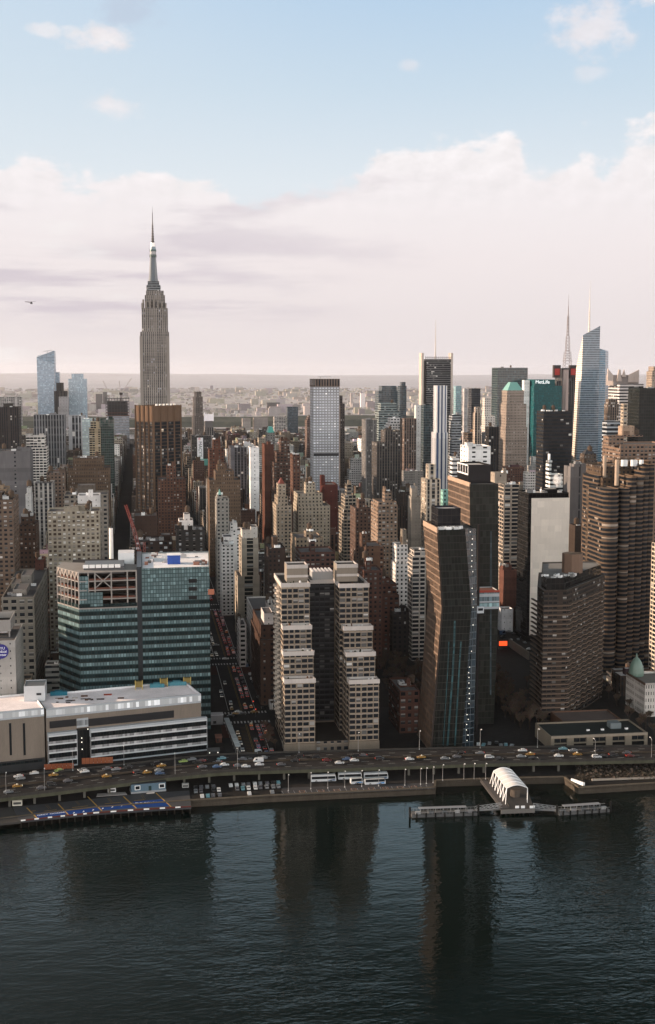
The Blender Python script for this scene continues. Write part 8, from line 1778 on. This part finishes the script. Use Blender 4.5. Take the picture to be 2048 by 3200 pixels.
grove(80, at(1566, 2200, 720).x, at(1676, 2150, 720).x, 690, 860, 'in the grove between the dark towers and the banded slab', 'leafless trees in the grove')
grove(12, at(1780, 2300, 690).x, at(1950, 2200, 760).x, 705, 800, 'in the garden right of the banded slab', 'leafless trees right of the banded slab', .8)
grove(7, gnd(816, 2300).x, gnd(858, 2320).x, 668, 712, 'at the left foot of the twin towers', 'leafless trees by the twin towers', .7)
grove(6, at(1985, 2260, 680).x, at(2060, 2260, 680).x, 664, 700, 'in front of the domed white building', 'leafless trees by the domed building', .9)
for k in range(9): tree(76 + tr.uniform(-.6, .6), 758 + 14 * k, 'along the right pavement of the traffic street', .55, group='leafless street trees')
# embankment shrubs on the right
m, nt, p = newmat('scrub'); nt.put(p.inputs['Base Color'], colattr(nt)); p.inputs['Roughness'].default_value = .95
f = MB(); sr = random.Random(6)
for _ in range(2600):
    px = sr.uniform(1800, 2300); py = sr.uniform(2392, 2440); q = gnd(px, py, 3); s = sr.uniform(.25, .9); z = q.z + sr.uniform(0, 2.6); a = sr.uniform(0, 6.3); b_ = sr.uniform(-.9, .9); v = sr.uniform(.6, 1.3); c_ = sr.choice(((.06, .042, .03), (.045, .04, .025), (.08, .055, .04)))
    u_ = Vector((math.cos(a), math.sin(a), b_)) * s; w_ = Vector((-math.sin(a), math.cos(a), sr.uniform(-.5, .9))) * s; q = Vector((q.x, q.y, z)); f.face([q - u_, q + w_ * .6, q + u_, q - w_ * .6], 0, tuple(x * v for x in c_))
tag(f.build('undergrowth', 'scrub'), 'brown winter undergrowth on the embankment below the highway', 'undergrowth', None, 'stuff')
b = MB(); A_ = [gnd(x, y, 3) for x, y in ((1796, 2436), (1800, 2404), (2048, 2390), (2400, 2376), (2400, 2420), (2048, 2440))]; b.slab([(q.x, q.y) for q in A_][::-1], 2.8, 3.3, 0, (.06, .048, .036)); structure(b.build('embankment_ground', 'plain'))
f = MB(); A_, B_ = gnd(1850, 2440, 3.3), gnd(2300, 2424, 3.3); f.beam(A_ + Vector((0, 0, .5)), B_ + Vector((0, 0, .5)), .9, 0, (.30, .26, .22)); tag(f.build('low_wall', 'plain'), 'low pale wall along the embankment above the river at the right', 'wall')
q = gnd(1806, 2446, 3.3); f = MB(); f.slab([(q.x - 2.5, q.y + 3), (q.x + 1.2, q.y - 4), (q.x + 2.2, q.y - 4), (q.x - 1.5, q.y + 3)], 3, 4.6, 0, (.55, .54, .53)); tag(f.build('white_panel', 'smooth', None, (q.x, q.y, 3)), 'white slanting panel lying on the quay corner left of the embankment', 'panel')

# ---------------------------------------------------------------- labels: say which one
ORD = ['', 'second', 'third', 'fourth', 'fifth', 'sixth', 'seventh', 'eighth', 'ninth', 'tenth', 'eleventh', 'twelfth']
def spread_words(rows):
    """rows: (object, label, sort position); repeats get an order from the left of the photograph"""
    by = {}
    for o, l, x in rows: by.setdefault(l, []).append((x, o))
    for l, v in by.items():
        v.sort(key=lambda t: t[0])
        for k, (_, o) in enumerate(v):
            if len(v) == 1: o['label'] = l
            else: o['label'] = ('leftmost ' if k == 0 else ('rightmost ' if k == len(v) - 1 else ORD[min(k, 11)] + ' from left, ')) + l
rows = []
STW = {'punch': 'small windows', 'punch_wide': 'wide windows', 'punch_pair': 'paired windows', 'pier': 'vertical piers', 'ribbon': 'window strips', 'pier_fine': 'narrow vertical piers'}
for (r, cn, st, h, feats, rl, a, b_, y0, y1, hh_) in FILL:
    px, py = proj(((a + b_) / 2, y0, 3 + h)); best = None
    for (nm, mx, my, MY) in MARKS:
        d_ = abs(px - mx) + .8 * abs(py - my)
        if best is None or d_ < best[0]: best = (d_, nm, mx, MY)
    _, nm, mx, MY = best
    rel = 'in front of' if (abs(px - mx) < 60 and y0 < MY) else ('behind' if abs(px - mx) < 60 else ('left of' if px < mx else 'right of'))
    size = 'tall' if h > 55 else ('low' if h < 18 else 'mid-height')
    ft = feats[0].replace('a wooden water tank on its roof', 'with tank').replace('a stepped top', 'stepped') if feats else ('with ' + rl if rl else 'with ' + STW.get(st, 'plain windows'))
    rows.append((r, f'{size} {cn} building {ft} {rel} the {nm}', px))
spread_words(rows)
for o, l, x in rows:
    w_ = o['label'].split()
    if len(w_) > 16: w_ = [k for k in w_ if k not in ('tall', 'low', 'mid-height')]
    if len(w_) > 16: w_ = [k for k in w_ if k not in ('brick',)]
    o['label'] = ' '.join(w_)
rows = []; share = {}
for (o, n_, where, p, g) in CARS:
    px, py = proj(p)
    if where == 'on the raised highway':
        best = min((m_ for m_ in MARKS if m_[3] < 760), key=lambda m_: abs(m_[1] - px)); rows.append((o, f'{n_} on the raised highway below the {best[0]}', px)); continue
    rows.append((o, f'{n_} {where}', px if g is None else px + py * 0))
by = {}
for o, l, x in rows: by.setdefault(l, []).append((x, o))
gmap = {o.name: g for (o, n_, w_, p, g) in CARS}
for l, v in by.items():
    if len(v) > 1 and gmap[v[0][1].name]:
        for _, o in v: o['label'] = l; o['group'] = gmap[o.name] + ', ' + l.split(' ')[0]
    else: spread_words([(o, l, x) for x, o in v])
for (o, n_, w_, p, g) in CARS:
    if 'group' not in o: o['group'] = g or {'on the raised highway': 'vehicles on the raised highway'}.get(w_, 'vehicles ' + w_)
for (o, n_, w_, p, g) in TREES: o['label'] = n_ + ' ' + w_
rows = []
for (o, n_, w_, p, g) in LAMPS: o['group'] = 'lamp posts ' + w_; o['label'] = n_ + ' ' + w_

# ---------------------------------------------------------------- haze: even air over the whole scene
m = bpy.data.materials.new('haze_air'); m.use_nodes = True; nt = NT(m.node_tree); out = nt.n('ShaderNodeOutputMaterial'); v = nt.n('ShaderNodeVolumePrincipled')
v.inputs['Color'].default_value = (.97, .96, 1.0, 1); v.inputs['Density'].default_value = 1.1e-5; v.inputs['Anisotropy'].default_value = .5; nt.t.links.new(v.outputs[0], out.inputs['Volume'])
MATS['haze_air'] = m
f = MB(); f.box(-60000, 60000, -3500, 56000, -6, 470); o = f.build('haze', 'haze_air'); tag(o, 'pale even haze in the air over the whole city', 'haze', None, 'stuff')
bpy.context.view_layer.update()
